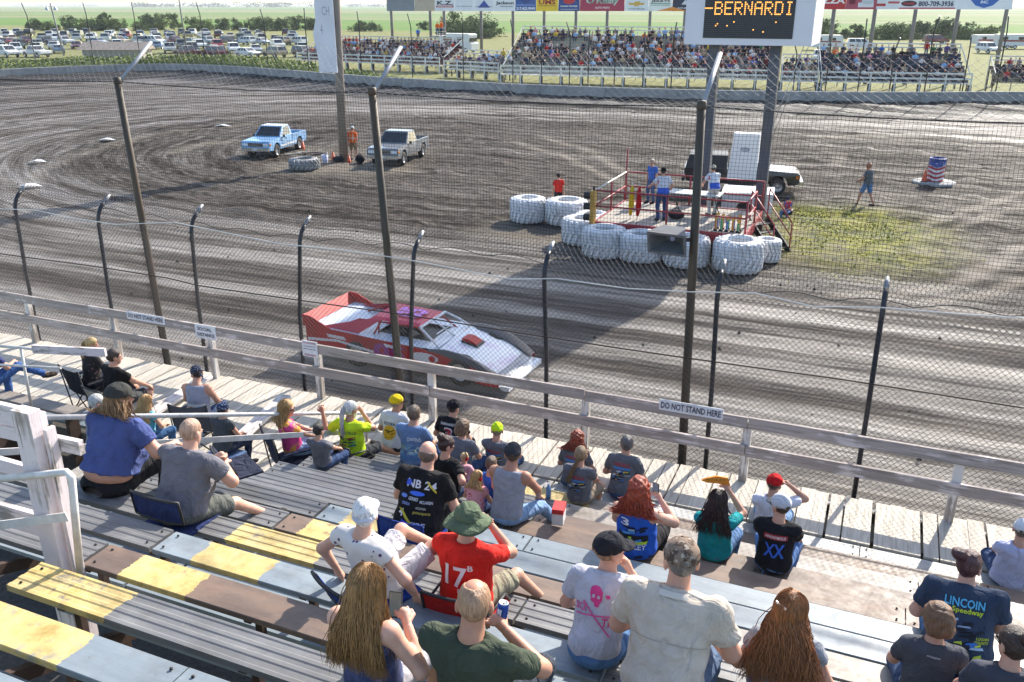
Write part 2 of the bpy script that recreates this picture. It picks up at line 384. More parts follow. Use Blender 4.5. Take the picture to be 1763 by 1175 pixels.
# ground under the near stand
nm = MB(); nm.add([(-40, -8, 0.0), (25, -8, 0.0), (25, 11.3, 0.0), (-40, 11.3, 0.0)], [(0, 1, 2, 3)])
tag(nm.build('stand_ground', mat('gravel', (0.06, 0.055, 0.05, 1), 0.95, 0.5, 14, bump=0.8, bscale=30)), kind='structure')

# concrete wall round the outside of the track
cw = MB(); n = len(WP)
nrm = np.zeros_like(WP); tg = np.gradient(WP, axis=0); nrm = np.stack([-tg[:, 1], tg[:, 0]], 1); nrm /= np.linalg.norm(nrm, axis=1)[:, None]
prof = [(0.0, 0.2), (0.0, 1.38), (0.03, 1.42), (0.25, 1.42), (0.28, 1.38), (0.28, 0.2)]
vs_ = []
for p, q in zip(WP, nrm):
    for d, z in prof: vs_.append((p[0] + q[0] * d, p[1] + q[1] * d, z))
k = len(prof)
cw.add(vs_, [(i * k + j, (i + 1) * k + j, (i + 1) * k + j + 1, i * k + j + 1) for i in range(n - 1) for j in range(k - 1)])
conc = NT('concrete'); cp = conc.pos()
cc = conc.ramp(conc.noise(cp, 0.8, 6, 0.7), [(0.3, (0.2, 0.2, 0.198)), (0.7, (0.34, 0.336, 0.325))])
cc = conc.mix(conc.ramp(conc.noise(conc.mapping(cp, (1, 1, 0.3)), 2.2, 6, 0.8), [(0.52, (0, 0, 0)), (0.7, (0.7, 0.7, 0.7))]), cc, (0.07, 0.065, 0.06, 1))
conc.col(cc); conc.rough(0.9); conc.bump(conc.noise(cp, 8, 5, 0.7), 0.3, 0.02)
cwo = cw.build('track_wall', conc.m); tag(cwo, 'low grey concrete wall curving round the far side of the dirt track', 'wall')
# weedy bank behind the wall in the far left turn
def grass_mat(name, a, b, sc=3):
    t = NT(name); oi = t.n('ObjectInfo'); p = t.pos()
    t.col(t.ramp(t.noise(p, sc, 4, 0.6), [(0.3, a), (0.7, b)])); t.rough(0.8); t.b.inputs['Specular IOR Level'].default_value = 0.25
    try: t.b.inputs['Subsurface Weight'].default_value = 0.0
    except Exception: pass
    return t.m
bank = MB(); sel = [i for i in range(n) if WP[i][1] > 30 and WP[i][0] < -33]
bp = [(0.28, 0.6), (0.6, 1.45), (2.2, 1.8), (4.5, 1.6), (8.0, -0.06)]
vs_ = []
for i in sel:
    h = min(1, (i - sel[0] + 0.2) / 8, (sel[-1] - i) / 26)
    for d, z in bp: vs_.append((WP[i][0] + nrm[i][0] * d, WP[i][1] + nrm[i][1] * d, z * (0.25 + 0.75 * h) if z > 0 else z))
kk = len(bp); bank.add(vs_, [(i * kk + j, (i + 1) * kk + j, (i + 1) * kk + j + 1, i * kk + j + 1) for i in range(len(sel) - 1) for j in range(kk - 1)], 0, True)
tag(bank.build('grass_bank', grass_mat('bank_grass', (0.06, 0.085, 0.02, 1), (0.13, 0.16, 0.04, 1), 1.2)), kind='structure')
def leaf_cloud(name, pts, size, material, parent=None, up=0.0, seed=1):
    """many small leaf faces, random facing"""
    r = np.random.RandomState(seed); m = len(pts); P = np.asarray(pts, float); sz = size * (0.6 + 0.8 * r.rand(m))
    a = r.randn(m, 3); a[:, 2] *= 0.7; a /= np.linalg.norm(a, axis=1)[:, None]
    b = np.cross(a, r.randn(m, 3) + [0, 0, up]); b /= np.linalg.norm(b, axis=1)[:, None]
    v = np.stack([P - a * sz[:, None], P + b * sz[:, None] * 0.5, P + a * sz[:, None], P - b * sz[:, None] * 0.5], 1).reshape(-1, 3)
    f = np.arange(4 * m).reshape(m, 4); return link(name, mesh_np(name, v, f, [material]), parent)
r_ = np.random.RandomState(3); pts = []
for i in sel[:-1]:
    h = min(1, (i - sel[0] + 0.2) / 8, (sel[-1] - i) / 26)
    for _ in range(int(120 * (0.3 + h))):
        t_ = r_.rand(); d = 0.35 + r_.rand() * 4; p = WP[i] * (1 - t_) + WP[i + 1] * t_ + nrm[i] * d
        pts.append((p[0], p[1], (0.25 + 0.75 * h) * (1.45 + 0.35 * math.sin(d / 4 * 2.2)) + r_.rand() * 0.45 * h * (0.4 + vnoise(np.array([p[0] * 0.4]), np.array([p[1] * 0.4]), 2)[0])))
tag(leaf_cloud('bank_weeds', pts, 0.16, grass_mat('weed_leaf', (0.08, 0.11, 0.02, 1), (0.22, 0.26, 0.06, 1), 0.7)), 'low green weeds growing on the bank behind the wall', 'weeds', kind='stuff')
# grass tufts on the infield by the steps
pts = []; gc = G(1470, 405); g2 = G(1420, 375)
for _ in range(3000):
    x, y = (r_.randn() * 1.7 + gc.x, r_.randn() * 2.3 + gc.y) if r_.rand() < 0.6 else (r_.randn() * 1.4 + g2.x, r_.randn() * 1.1 + g2.y)
    if vnoise(np.array([x * 0.9]), np.array([y * 0.7]), 9)[0] > 0.42: pts.append((x, y, 0.02 + r_.rand() * 0.03))
tag(leaf_cloud('infield_grass', pts, 0.05, grass_mat('yellow_grass', (0.17, 0.19, 0.03, 1), (0.38, 0.36, 0.05, 1), 0.8), up=3), 'thin yellow green grass on the infield beside the platform steps', 'grass', kind='stuff')
# clods of thrown dirt on the track
cl = MB()
for _ in range(420):
    x = r_.uniform(-40, 8); y = r_.uniform(12.5, 45); s_ = 0.01 + 0.04 * r_.rand() ** 3
    cl.add([(x + r_.uniform(-1, 1) * s_, y + r_.uniform(-1, 1) * s_, 0.02), (x + s_ * 1.3, y + s_ * 0.2, 0.01), (x - s_ * 0.3, y + s_ * 1.2, 0.01), (x - s_ * 1.2, y - s_ * 0.3, 0.01), (x + s_ * 0.2, y - s_ * 1.1, 0.01), (x, y, s_ * 1.3 + 0.03)],
           [(1, 2, 5), (2, 3, 5), (3, 4, 5), (4, 1, 5)])
tag(cl.build('dirt_clods', mat('clod', (0.04, 0.033, 0.028, 1), 0.95, 0.3, 8)), 'small dark clods of thrown dirt scattered over the track', 'dirt', kind='stuff')
# ------------------------------------------------------------ near stand: boardwalk, railing, catch fence, bleachers
ZW = 1.3; YO = 11.72; YR = 11.6; YF = 12.0
def rowY(k): return 3.32 + 0.63 * k
def rowZ(k): return 3.97 - 0.2445 * k
W_DECK = wood('deck_wood', 'c9c0b2', '8d8478', 1)
deck = empty('boardwalk', (0, 0, 0)); tag(deck, 'weathered grey plank boardwalk running along the front of the bleachers', 'boardwalk')
x = -21.0
pm = None
while x < 5.2:
    w_ = rnd.choice((0.185, 0.19, 0.2, 0.21))
    y0 = 7.35 if x < -6.95 else 10.58
    if -16.5 < x < -10.6: y0 = 9.6
    m = MB(); e0 = rnd.uniform(-0.03, 0.03); m.box((0, (y0 + YO + e0) / 2, ZW - 0.02), (w_ - 0.013, YO + e0 - y0, 0.04))
    o = m.build('plank', W_DECK, deck, (x + w_ / 2, 0, rnd.uniform(-0.004, 0.004))); o.rotation_euler = (0, rnd.uniform(-0.01, 0.01), rnd.uniform(-0.0015, 0.0015)); x += w_
m = MB()
for yj in (7.6, 9.0, 10.75, 11.5): m.bar((-21, yj, ZW - 0.13), (5.2, yj, ZW - 0.13), 0.05, 0.16)
m.build('joist', wood('joist_wood', '6a6258', '4a443d', 0), deck)
# low concrete front below the boardwalk
m = MB(); m.box((-8, 12.22, 0.42), (42, 0.2, 0.84)); tag(m.build('stand_wall', conc.m), 'low concrete wall at the foot of the catch fence', 'wall')
# timber railing
RAILW = wood('rail_wood', 'a89d96', '71675f', 0, 'cfc4c0', 0.56)
POSTW = wood('post_wood', 'a59b92', '6e655d', 2, 'd8d2cc', 0.5)
rail = empty('timber_railing'); tag(rail, 'weathered two rail timber railing along the outer edge of the boardwalk', 'railing')
RX = [-20.6, -18.0, -15.6, -13.3, -10.93, -8.59, -6.36, -3.69, -1.26, 1.47, 4.0]
for i, x in enumerate(RX):
    m = MB(); m.box((0, 0, 0.48), (0.115, 0.09, 0.96)); m.build('post', POSTW, rail, (x, YR, ZW), rnd.uniform(-0.03, 0.03))
joints = [-21.0, -15.6, -13.3, -8.59, -3.69, -1.26, 4.2]
for zt, hh in ((2.275, 0.17), (1.84, 0.17)):
    jj = joints if zt > 2 else [-21.0, -18.0, -10.93, -6.36, -1.26, 4.2]
    for a, b in zip(jj[:-1], jj[1:]):
        m = MB(); m.bar((a + 0.006, YR - 0.07, zt + rnd.uniform(-0.015, 0.015)), (b - 0.006, YR - 0.07, zt + rnd.uniform(-0.015, 0.015)), 0.045, hh); m.build('rail_board', RAILW, rail)
# catch fence
fence = empty('catch_fence', (-7, YF, 0.84)); FT = Matrix.Translation((7, -YF, -0.84))
tag(fence, 'tall catch fence of dark poles, chain link and black netting beside the track', 'fence')
def fpart(mb, name, mats):
    o = mb.build(name, mats, fence); o.matrix_parent_inverse = FT; return o
PIPE = mat('dark_pipe', (0.028, 0.032, 0.042, 1), 0.45, 0.3, 5, metal=0.3, dirt=(0.10, 0.07, 0.05, 1), dirtamt=0.5)
OLDPIPE = mat('rusty_pole', (0.055, 0.047, 0.036, 1), 0.6, 0.4, 3, metal=0.2, dirt=(0.12, 0.075, 0.045, 1), dirtamt=0.7, bump=0.3, bscale=20, stretch=(1, 1, 0.25))
GALV = mat('galvanised', (0.42, 0.43, 0.45, 1), 0.38, 0.15, 8, metal=0.75)
THIN = [(0.27, 4.5), (-1.88, 4.5), (-4.5, 4.5), (-6.95, 4.45), (-9.2, 4.5), (-11.5, 4.5), (-13.75, 4.5), (-16.0, 4.55), (-18.3, 4.55), (-20.5, 4.55), (2.5, 4.5), (4.8, 4.5)]
for x, zt in THIN:
    lean = rnd.uniform(-0.08, 0.02) + (0.0 if x > -5 else 0.12)
    pts = [(x - lean * 0.3, YF, 0.84), (x, YF, 2.6), (x + lean, YF, zt - 0.62)]
    for a in range(1, 6):
        an = a / 5 * RAD(62); pts.append((x + lean, YF + 0.34 * (1 - math.cos(an)) * 1.15, zt - 0.62 + 0.42 * math.sin(an)))
    e = Vector(pts[-1]); d = (e - Vector(pts[-2])).normalized(); pts2 = [e - d * 0.01, e + d * 0.1, e + d * 0.2]
    m = MB(); m.tube(pts, 0.036, 10); fpart(m, 'post', PIPE)
    m = MB(); m.tube(pts2, [0.0365, 0.035, 0.026], 10); fpart(m, 'post_tip', mat('galv_old', (0.3, 0.31, 0.33, 1), 0.55, 0.2, 9, metal=0.5))
BIG = [(-12.55, -12.72), (-7.2, -7.48), (-2.24, -2.36), (-18.4, -18.5), (3.4, 3.4)]
for xb, xt in BIG:
    m = MB(); m.tube([(xb, YF + 0.06, 0.84), (xb * 0.5 + xt * 0.5, YF + 0.06, 3.7), (xt, YF + 0.06, 6.56)], [0.068, 0.064, 0.06], 12); fpart(m, 'pole', OLDPIPE)
    m = MB(); m.tube([(xt, YF + 0.08, 6.5), (xt + 0.03, YF + 0.95, 7.16)], 0.036, 10); fpart(m, 'pole_arm', mat('galv_old', (0.3, 0.31, 0.33, 1)))
    m = MB(); m.lathe([(0.0, 0.05), (0.066, 0.04), (0.07, -0.06), (0.064, -0.07)], 12, (xt, YF + 0.06, 6.56)); fpart(m, 'pole_cap', OLDPIPE)
def wires(segs, rad, name, mats, n=3):
    S = np.asarray(segs, float); a = S[:, 0]; b = S[:, 1]; d = b - a; d /= np.linalg.norm(d, axis=1)[:, None]
    ref = np.cross(d, [0.3, 0.9, 0.2]); ref /= np.linalg.norm(ref, axis=1)[:, None]; b2 = np.cross(d, ref); V = []
    for q in (a, b):
        for k in range(n):
            an = 2 * math.pi * k / n; V.append(q + (ref * math.cos(an) + b2 * math.sin(an)) * rad)
    V = np.stack(V, 1).reshape(-1, 3); N = len(S); F = []
    for k in range(n): F.append(np.stack([np.arange(N) * 2 * n + k, np.arange(N) * 2 * n + (k + 1) % n, np.arange(N) * 2 * n + n + (k + 1) % n, np.arange(N) * 2 * n + n + k], 1))
    o = link(name, mesh_np(name, V, np.concatenate(F), [mats]), fence); o.matrix_parent_inverse = FT; tag(o, kind='stuff'); return o
def diamond(x0, x1, f, h, c):
    """two families of slanting wires over a strip of height h mapped by f(x, t)"""
    segs = []; n = int((x1 - x0 + h) / c); ns = 5
    for i in range(-int(h / c) - 1, n + 1):
        for sg in (1, -1):
            xa = x0 + i * c if sg > 0 else x0 + i * c + h
            pts = [(xa + sg * h * t, t) for t in np.linspace(0, 1, ns + 1)]
            for (xA, tA), (xB, tB) in zip(pts[:-1], pts[1:]):
                if x0 - 0.3 < xA < x1 + 0.3 and x0 - 0.3 < xB < x1 + 0.3: segs.append((f(xA, tA), f(xB, tB)))
    return segs
WIRE = mat('chain_wire', (0.045, 0.045, 0.05, 1), 0.55, 0.3, 4, metal=0.3)
def lowf(x, t): return (x, YF - 0.045 + 0.015 * math.sin(x * 1.3), 0.86 + t * 3.1)
wires(diamond(-22, 5.5, lowf, 3.1, 0.085), 0.0031, 'chain_link', WIRE)
def upf(x, t):
    s = 0.10 * math.sin(x * 1.9) * t; return (x, YF + 0.02 + 0.32 * t * t, 3.9 + t * 0.48 + s * 0.2)
wires(diamond(-22, 5.5, upf, 0.55, 0.085), 0.003, 'chain_link', WIRE)
def topf(x, t): return (x, YF + 0.08 + 0.86 * t, 6.5 + 0.66 * t - 0.10 * math.sin(math.pi * t) * abs(math.sin(x * 0.6)))
wires(diamond(-22, 5.5, topf, 1.1, 0.13), 0.0019, 'chain_link', mat('galv_wire', (0.24, 0.245, 0.25, 1), 0.6, 0.1, 4))
def netz(x):
    ph = (x + 0.4) / 1.05; return 4.02 + 0.09 * abs(math.sin(math.pi * ph)) + 0.05 * math.sin(x * 0.8)
segs = []
for i in range(int(27.5 / 0.05)):
    x = -22 + i * 0.05; zb = netz(x); zs = np.linspace(6.5, zb, 4)
    for a, b in zip(zs[:-1], zs[1:]):
        wv = lambda z: x + 0.02 * math.sin(z * 2.3 + x * 0.7)
        segs.append(((wv(a), YF + 0.15, a), (wv(b), YF + 0.15, b)))
for j in range(49):
    z = 6.5 - 0.05 * j
    for i in range(36):
        a = -22 + i * 27.5 / 36; b = -22 + (i + 1) * 27.5 / 36; sg = lambda x: z - 0.015 * math.sin(x * 1.2) - 0.02 * math.sin(x * 2.4 + z)
        if z > max(netz(a), netz(b)): segs.append(((a, YF + 0.15, sg(a)), (b, YF + 0.15, sg(b))))
NETM = mat('black_net', (0.022, 0.022, 0.025, 1), 0.8, 0.1, 4)
wires(segs, 0.002, 'netting', NETM)
def rope(pts, r, name, mats):
    m = MB(); m.tube(pts, r, 6); o = fpart(m, name, mats); return o
rope([(x, YF + 0.15, netz(x)) for x in np.linspace(-22, 5.5, 170)], 0.006, 'net_edge_rope', NETM)
rope([(x, YF + 0.15, 6.52 - 0.05 * abs(math.sin((x + 2.3) * 0.6))) for x in np.linspace(-22, 5.5, 90)], 0.009, 'net_top_cable', NETM)
rp = [(0, 360), (60, 362), (120, 375), (200, 387), (300, 383), (480, 420), (600, 432), (700, 447), (820, 470), (880, 481), (960, 480), (1080, 497), (1190, 503), (1300, 505), (1400, 528), (1520, 530), (1640, 540), (1763, 548), (1880, 556)]
rope([(-19.5, YF - 0.1, 4.02)] + [tuple(GY(u, v, YF - 0.1)) for u, v in rp], 0.008, 'white_rope', mat('rope', (0.6, 0.6, 0.58, 1), 0.8, 0.1, 9))
rope([(x, YF - 0.05, 2.97 - 0.03 * abs(math.sin(x * 0.45)) + (x < -12) * 0.05) for x in np.linspace(-22, 5.5, 40)], 0.011, 'cable', mat('old_cable', (0.05, 0.035, 0.028, 1), 0.6, 0.3, 3, metal=0.4))
rope([(x, YF - 0.05, 0.95) for x in np.linspace(-22, 5.5, 10)], 0.008, 'bottom_wire', WIRE)
# horn loudspeaker on the pole
sp = empty('loudspeaker', (-2.62, YF - 0.12, 4.72)); tag(sp, 'grey square horn loudspeaker mounted on the catch fence pole', 'loudspeaker')
HORN = mat('horn_grey', (0.09, 0.095, 0.105, 1), 0.55, 0.25, 6, dirt=(0.2, 0.18, 0.15, 1), dirtamt=0.3)
m = MB(); W2, H2 = 0.285, 0.165
o_ = [(-W2, -0.16, -H2), (W2, -0.16, -H2), (W2, -0.16, H2), (-W2, -0.16, H2)]; i_ = [(-W2 + .035, -0.16, -H2 + .035), (W2 - .035, -0.16, -H2 + .035), (W2 - .035, -0.16, H2 - .035), (-W2 + .035, -0.16, H2 - .035)]
t_ = [(-.1, 0.1, -.08), (.1, 0.1, -.08), (.1, 0.1, .08), (-.1, 0.1, .08)]; b_ = [(-.16, 0.16, -.13), (.16, 0.16, -.13), (.16, 0.16, .13), (-.16, 0.16, .13)]
m.add(o_ + i_ + t_ + b_, [(0, 1, 5, 4), (1, 2, 6, 5), (2, 3, 7, 6), (3, 0, 4, 7)] + [(4 + a, 4 + (a + 1) % 4, 8 + (a + 1) % 4, 8 + a) for a in range(4)] + [(8, 9, 10, 11)] + [((a + 1) % 4, a, 12 + a, 12 + (a + 1) % 4) for a in range(4)] + [(15, 14, 13, 12)])
hb = m.build('horn', HORN, sp); hb.rotation_euler = (RAD(14), 0, RAD(-6))
m = MB(); m.lathe([(0.0, -0.03), (0.03, -0.02), (0.035, 0.04)], 10, (0, 0, 0)); c_ = m.build('driver_cap', mat('cap_white', (0.6, 0.6, 0.75, 1), 0.4), sp); c_.rotation_euler = (RAD(90), 0, 0); c_.location = (0.02, 0.07, 0)
m = MB(); m.bar((0.1, 0.12, -0.02), (0.32, 0.2, -0.02), 0.05, 0.06); m.build('bracket', PIPE, sp)

# signs on the railing
WHITE = mat('sign_white', (0.72, 0.72, 0.74, 1), 0.5, 0.08, 6, dirt=(0.45, 0.4, 0.36, 1), dirtamt=0.35)
INK = mat('sign_ink', (0.035, 0.03, 0.05, 1), 0.6, 0.1, 6); REDINK = mat('sign_red', (0.42, 0.06, 0.06, 1), 0.6, 0.1, 6)
def rail_sign(u0, v0, u1, v1, hgt, label, texts, board=WHITE):
    a = GY(u0, v0, YR - 0.1); b = GY(u1, v1, YR - 0.1); L = b.x - a.x; c = Vector(((a.x + b.x) / 2, YR - 0.105, (a.z + b.z) / 2))
    s = empty('sign', c); m = MB(); m.box((0, 0, 0), (L, 0.012, hgt)); m.build('panel', board, s)
    for tx, x0, z0, wd, ht, ink in texts: letters('lettering', tx, (x0 * L - L / 2, -0.0065, z0 * hgt - hgt / 2), (1, 0, 0), (0, 0, 1), wd * L, ht * hgt, ink, s)
    tag(s, label, 'sign'); return s
rail_sign(219, 542, 284, 553, 0.15, 'white DO NOT STAND HERE sign on the top rail near the black shirted man', [('DO NOT STAND HERE', 0.04, 0.22, 0.92, 0.58, INK)])
rail_sign(1135, 697, 1245, 713, 0.17, 'white DO NOT STAND HERE sign on the top rail right of the red car', [('DO NOT STAND HERE', 0.03, 0.2, 0.94, 0.6, INK)])
rail_sign(337, 570, 372, 574, 0.27, 'white SOCIAL DISTANCE sign hung over the top rail', [('SOCIAL', 0.12, 0.58, 0.7, 0.24, INK), ('DISTANCE', 0.1, 0.18, 0.82, 0.24, INK)])
ns = rail_sign(521, 599, 547, 603, 0.29, 'small white and red notice with fine print on a railing post', [('NO ALCOHOL', 0.08, 0.82, 0.84, 0.12, REDINK), ('no coolers past here', 0.1, 0.62, 0.8, 0.09, INK), ('enter at own risk', 0.1, 0.46, 0.8, 0.09, INK), ('WARNING', 0.12, 0.06, 0.76, 0.12, REDINK)])

# bleacher boards
def board_mat(name, kind, yel=None):
    if name in _mats: return _mats[name]
    t = NT(name); p = t.pos(); sp_ = t.n('SeparateXYZ'); t.l(p, sp_.inputs[0])
    oi = t.n('ObjectInfo'); rv = oi.outputs['Random']
    ps = t.mapping(p, (0.5, 3, 3)); a = t.noise(ps, 2.2, 6, 0.7); b = t.noise(p, 7, 6, 0.75); c0 = t.noise(p, 1.1, 4, 0.6)
    if kind == 'corr': base = t.ramp(a, [(0.3, (0.115, 0.113, 0.115)), (0.55, (0.17, 0.168, 0.168)), (0.75, (0.25, 0.245, 0.24))]); rg = 0.42
    elif kind == 'blue': base = t.ramp(a, [(0.25, (0.17, 0.205, 0.235)), (0.6, (0.25, 0.295, 0.325)), (0.8, (0.32, 0.355, 0.375))]); rg = 0.42
    elif kind == 'brown': base = t.ramp(a, [(0.3, (0.10, 0.06, 0.042)), (0.55, (0.17, 0.115, 0.085)), (0.78, (0.26, 0.2, 0.16))]); rg = 0.5
    elif kind == 'white': base = t.ramp(a, [(0.3, (0.34, 0.33, 0.31)), (0.6, (0.5, 0.49, 0.46))]); rg = 0.5
    else: base = t.ramp(a, [(0.32, (0.20, 0.16, 0.125)), (0.55, (0.33, 0.28, 0.235)), (0.75, (0.42, 0.37, 0.32))]); rg = 0.5
    if kind in ('brown', 'pale'): base = t.mix(t.ramp(t.noise(t.mapping(p, (0.9, 2.2, 1)), 1.6, 5, 0.7), [(0.46, (0, 0, 0)), (0.6, (0.75, 0.75, 0.75))]), base, (0.37, 0.33, 0.29, 1) if kind == 'pale' else (0.24, 0.15, 0.10, 1))
    base = t.mix(t.ramp(b, [(0.62, (0, 0, 0)), (0.8, (0.55, 0.55, 0.55))]), base, (0.42, 0.40, 0.38, 1))
    base = t.mix(t.math('MULTIPLY', rv, 0.25), base, (0.06, 0.06, 0.06, 1))
    if yel:
        e = t.math('MULTIPLY', t.math('SUBTRACT', t.noise(p, 5, 6, 0.8), 0.5), 0.22); xx = t.math('ADD', sp_.outputs['X'], e)
        mk = t.math('MULTIPLY', t.math('GREATER_THAN', xx, yel[0]), t.math('LESS_THAN', xx, yel[1]))
        wear = t.ramp(t.math('ADD', t.math('MULTIPLY', t.noise(p, 5, 6, 0.75), 0.6), t.math('MULTIPLY', c0, 0.4)), [(0.37, (0.1, 0.1, 0.1)), (0.45, (1, 1, 1))])
        yc = t.ramp(t.noise(p, 6, 5, 0.7), [(0.3, (0.36, 0.25, 0.075)), (0.5, (0.56, 0.42, 0.16)), (0.75, (0.62, 0.5, 0.25))])
        base = t.mix(t.math('MULTIPLY', mk, wear), base, yc)
    base = t.mix(t.ramp(t.noise(p, 26, 4, 0.7), [(0.64, (0, 0, 0)), (0.74, (0.5, 0.5, 0.5))]), base, (0.05, 0.045, 0.04, 1)); base = t.mix(t.ramp(t.noise(t.mapping(p, (1.2, 1.2, 1)), 1.3, 6, 0.7), [(0.5, (0, 0, 0)), (0.68, (0.4, 0.4, 0.4))]), base, (0.09, 0.08, 0.07, 1))
    t.col(base); t.b.inputs['Specular IOR Level'].default_value = 0.45
    t.rough(t.ramp(b, [(0.3, (rg - 0.06,) * 3), (0.75, (rg + 0.25,) * 3)])); t.bump(a, 0.15, 0.01)
    _mats[name] = t.m; return t.m
def seat_mesh(L, kind, Wd=0.294):
    m = MB(); h = 0.045
    if kind == 'corr':      # ribs along the board
        xs_ = [0, .03, .042, .085, .097, .125, .137, .17, .182, .21, .222, .262, .274, Wd]; top = [.006, .006, 0, 0, .006, .006, .0, .0, .006, .006, 0, 0, .006, .006]
        poly = [(0, -h), (Wd, -h)] + [(a, b) for a, b in zip(xs_[::-1], top[::-1])]
        n_ = len(poly); m.prism(poly, -L / 2, L / 2, 0, 'yz')
    else:
        c = 0.006; poly = [(0.0, -h), (Wd, -h), (Wd, -c), (Wd - c, 0), (c, 0), (0, -c)]; m.prism(poly, -L / 2, L / 2, 0, 'yz')
    return m
BRK = mat('bracket_brown', (0.07, 0.045, 0.035, 1), 0.6, 0.3, 8, metal=0.2)
BOLT = mat('bolt_dark', (0.03, 0.028, 0.028, 1), 0.5, 0.2, 8, metal=0.6)
ROWS = {
 -3: [(-7.5, 6, 'brown', None)],
 -2: [(-7.5, -1.5, 'blue', (-4.9, -4.15)), (-1.5, 7, 'pale', None)],
 -1: [(-7.5, 0.4, 'blue', (-6.0, -4.02)), (0.4, 7, 'pale', None)],
 0: [(-5.3, -1.2, 'corr', (-5.4, -4.37)), (-1.2, 7, 'blue', None)],
 1: [(-12, -5.35, 'corr', None), (-5.33, -2.75, 'brown', (-4.95, -4.29)), (-2.74, -0.4, 'blue', None), (-0.39, 7, 'pale', None)],
 2: [(-12, -5.3, 'corr', None), (-5.28, -1.3, 'blue', (-4.87, -4.17)), (-1.29, 7, 'corr', None)],
 3: [(-12, -2.2, 'corr', (-5.07, -4.09)), (-2.19, 0.5, 'corr', None), (0.51, 7, 'pale', None)],
 4: [(-6.9, -5.05, 'corr', None), (-5.03, -1.8, 'brown', (-4.76, -3.7)), (-1.79, 7, 'pale', None)],
 5: [(-6.8, -5.03, 'corr', None), (-5.01, -3.4, 'blue', (-4.72, -4.2)), (-3.39, 7, 'blue', None)],
 6: [(-6.7, -4.4, 'corr', None), (-4.39, -2.9, 'blue', (-4.39, -3.6)), (-2.89, 7, 'blue', None)],
 7: [(-6.7, -3.4, 'corr', None), (-3.39, 7, 'brown', None)],
 8: [(-6.7, -3.3, 'corr', None), (-3.29, -0.6, 'brown', None), (-0.59, 7, 'brown', None)],
 9: [(-6.7, -3.2, 'corr', None), (-3.19, 7, 'pale', None)],
 10: [(-6.7, -4.2, 'corr', None), (-4.19, -2.5, 'pale', (-4.19, -3.0)), (-2.49, 7, 'brown', None)],
 11: [(-6.7, -3.8, 'white', None), (-3.79, 7, 'white', None)]}
ORD = ['lowest', 'second', 'third', 'fourth', 'fifth', 'sixth', 'seventh', 'eighth', 'ninth', 'tenth', 'eleventh', 'twelfth', 'thirteenth', 'fourteenth', 'fifteenth']
for k_, segs_ in ROWS.items():
    Y, z = rowY(k_), rowZ(k_); ben = empty('bleacher_bench', (0, Y, z))
    tag(ben, '%s bleacher bench counting up from the boardwalk, long boards on brackets' % ORD[11 - k_], 'bleacher', 'rows of bleacher benches in the near stand')
    for a, b, kind, yel in segs_:
        cuts = [a]
        while b - cuts[-1] > 5.2: cuts.append(cuts[-1] + 4.2)
        cuts.append(b)
        for c0_, c1_ in zip(cuts[:-1], cuts[1:]):
            mm = board_mat('board_%s_%s' % (kind, yel), kind, yel)
            seat_mesh(c1_ - c0_ - 0.012, kind).build('seat_board', mm, ben, ((c0_ + c1_) / 2, 0, rnd.uniform(-0.003, 0.003)))
            for ex in (c0_ + 0.08, c1_ - 0.08):
                m = MB()
                for ey in (0.06, 0.235): m.lathe([(0.011, 0.004), (0.011, 0.012), (0.0, 0.014)], 6, (ex, ey, 0.0))
                m.build('bolt', BOLT, ben)
    if k_ < 10:
        x0, x1 = segs_[0][0], segs_[-1][1]
        for a, b in ((x0, -5.32), (-5.3, -0.8), (-0.79, 7)):
            if b - a < 0.3: continue
            m = MB(); m.prism([(0.0, -0.04), (0.27, -0.04), (0.27, 0), (0.0, 0)], -(b - a) / 2 + .005, (b - a) / 2 - .005, 0, 'yz')
            m.build('foot_board', board_mat('foot_blue' if k_ < 7 else 'foot_pale', 'blue' if k_ < 7 else 'pale'), ben, ((a + b) / 2, 0.33, -0.415))
    xx = segs_[0][0] + 0.5
    while xx < 6.8:
        if k_ < 11:
            m = MB(); m.box((0, 0.147, -0.22), (0.06, 0.05, 0.34)); m.box((0, 0.147, -0.06), (0.06, 0.27, 0.028)); m.build('bracket', BRK, ben, (xx, 0, 0))
        xx += 1.55
    # sloping stringers carry the rows
str_ = empty('bleacher_substructure', (0, 0, 0)); tag(str_, 'brown steel frame of sloping stringers and legs under the bleacher rows', 'frame')
for x in (-11.2, -9.4, -6.6, -4.8, -3.0, -1.2, 0.6, 2.4, 4.2, 6.0):
    a = -3 if x > -7 else 1; b = 11 if x > -6.7 else 3
    m = MB(); m.bar((x, rowY(a), rowZ(a) - 0.47), (x, rowY(b) + 0.2, max(rowZ(b) - 0.47, 0.15)), 0.06, 0.1); m.build('stringer', BRK, str_)
    for k2 in range(a, b, 3):
        m = MB(); m.box((x, rowY(k2), (rowZ(k2) - 0.5) / 2), (0.07, 0.07, rowZ(k2) - 0.5)); m.build('leg', BRK, str_)
NTH = 'first second third fourth fifth sixth seventh eighth ninth tenth eleventh twelfth thirteenth fourteenth fifteenth sixteenth seventeenth eighteenth nineteenth twentieth'.split()
NTH += ['twenty ' + q for q in NTH[:9]] + ['thirtieth'] + ['thirty ' + q for q in NTH[:9]]
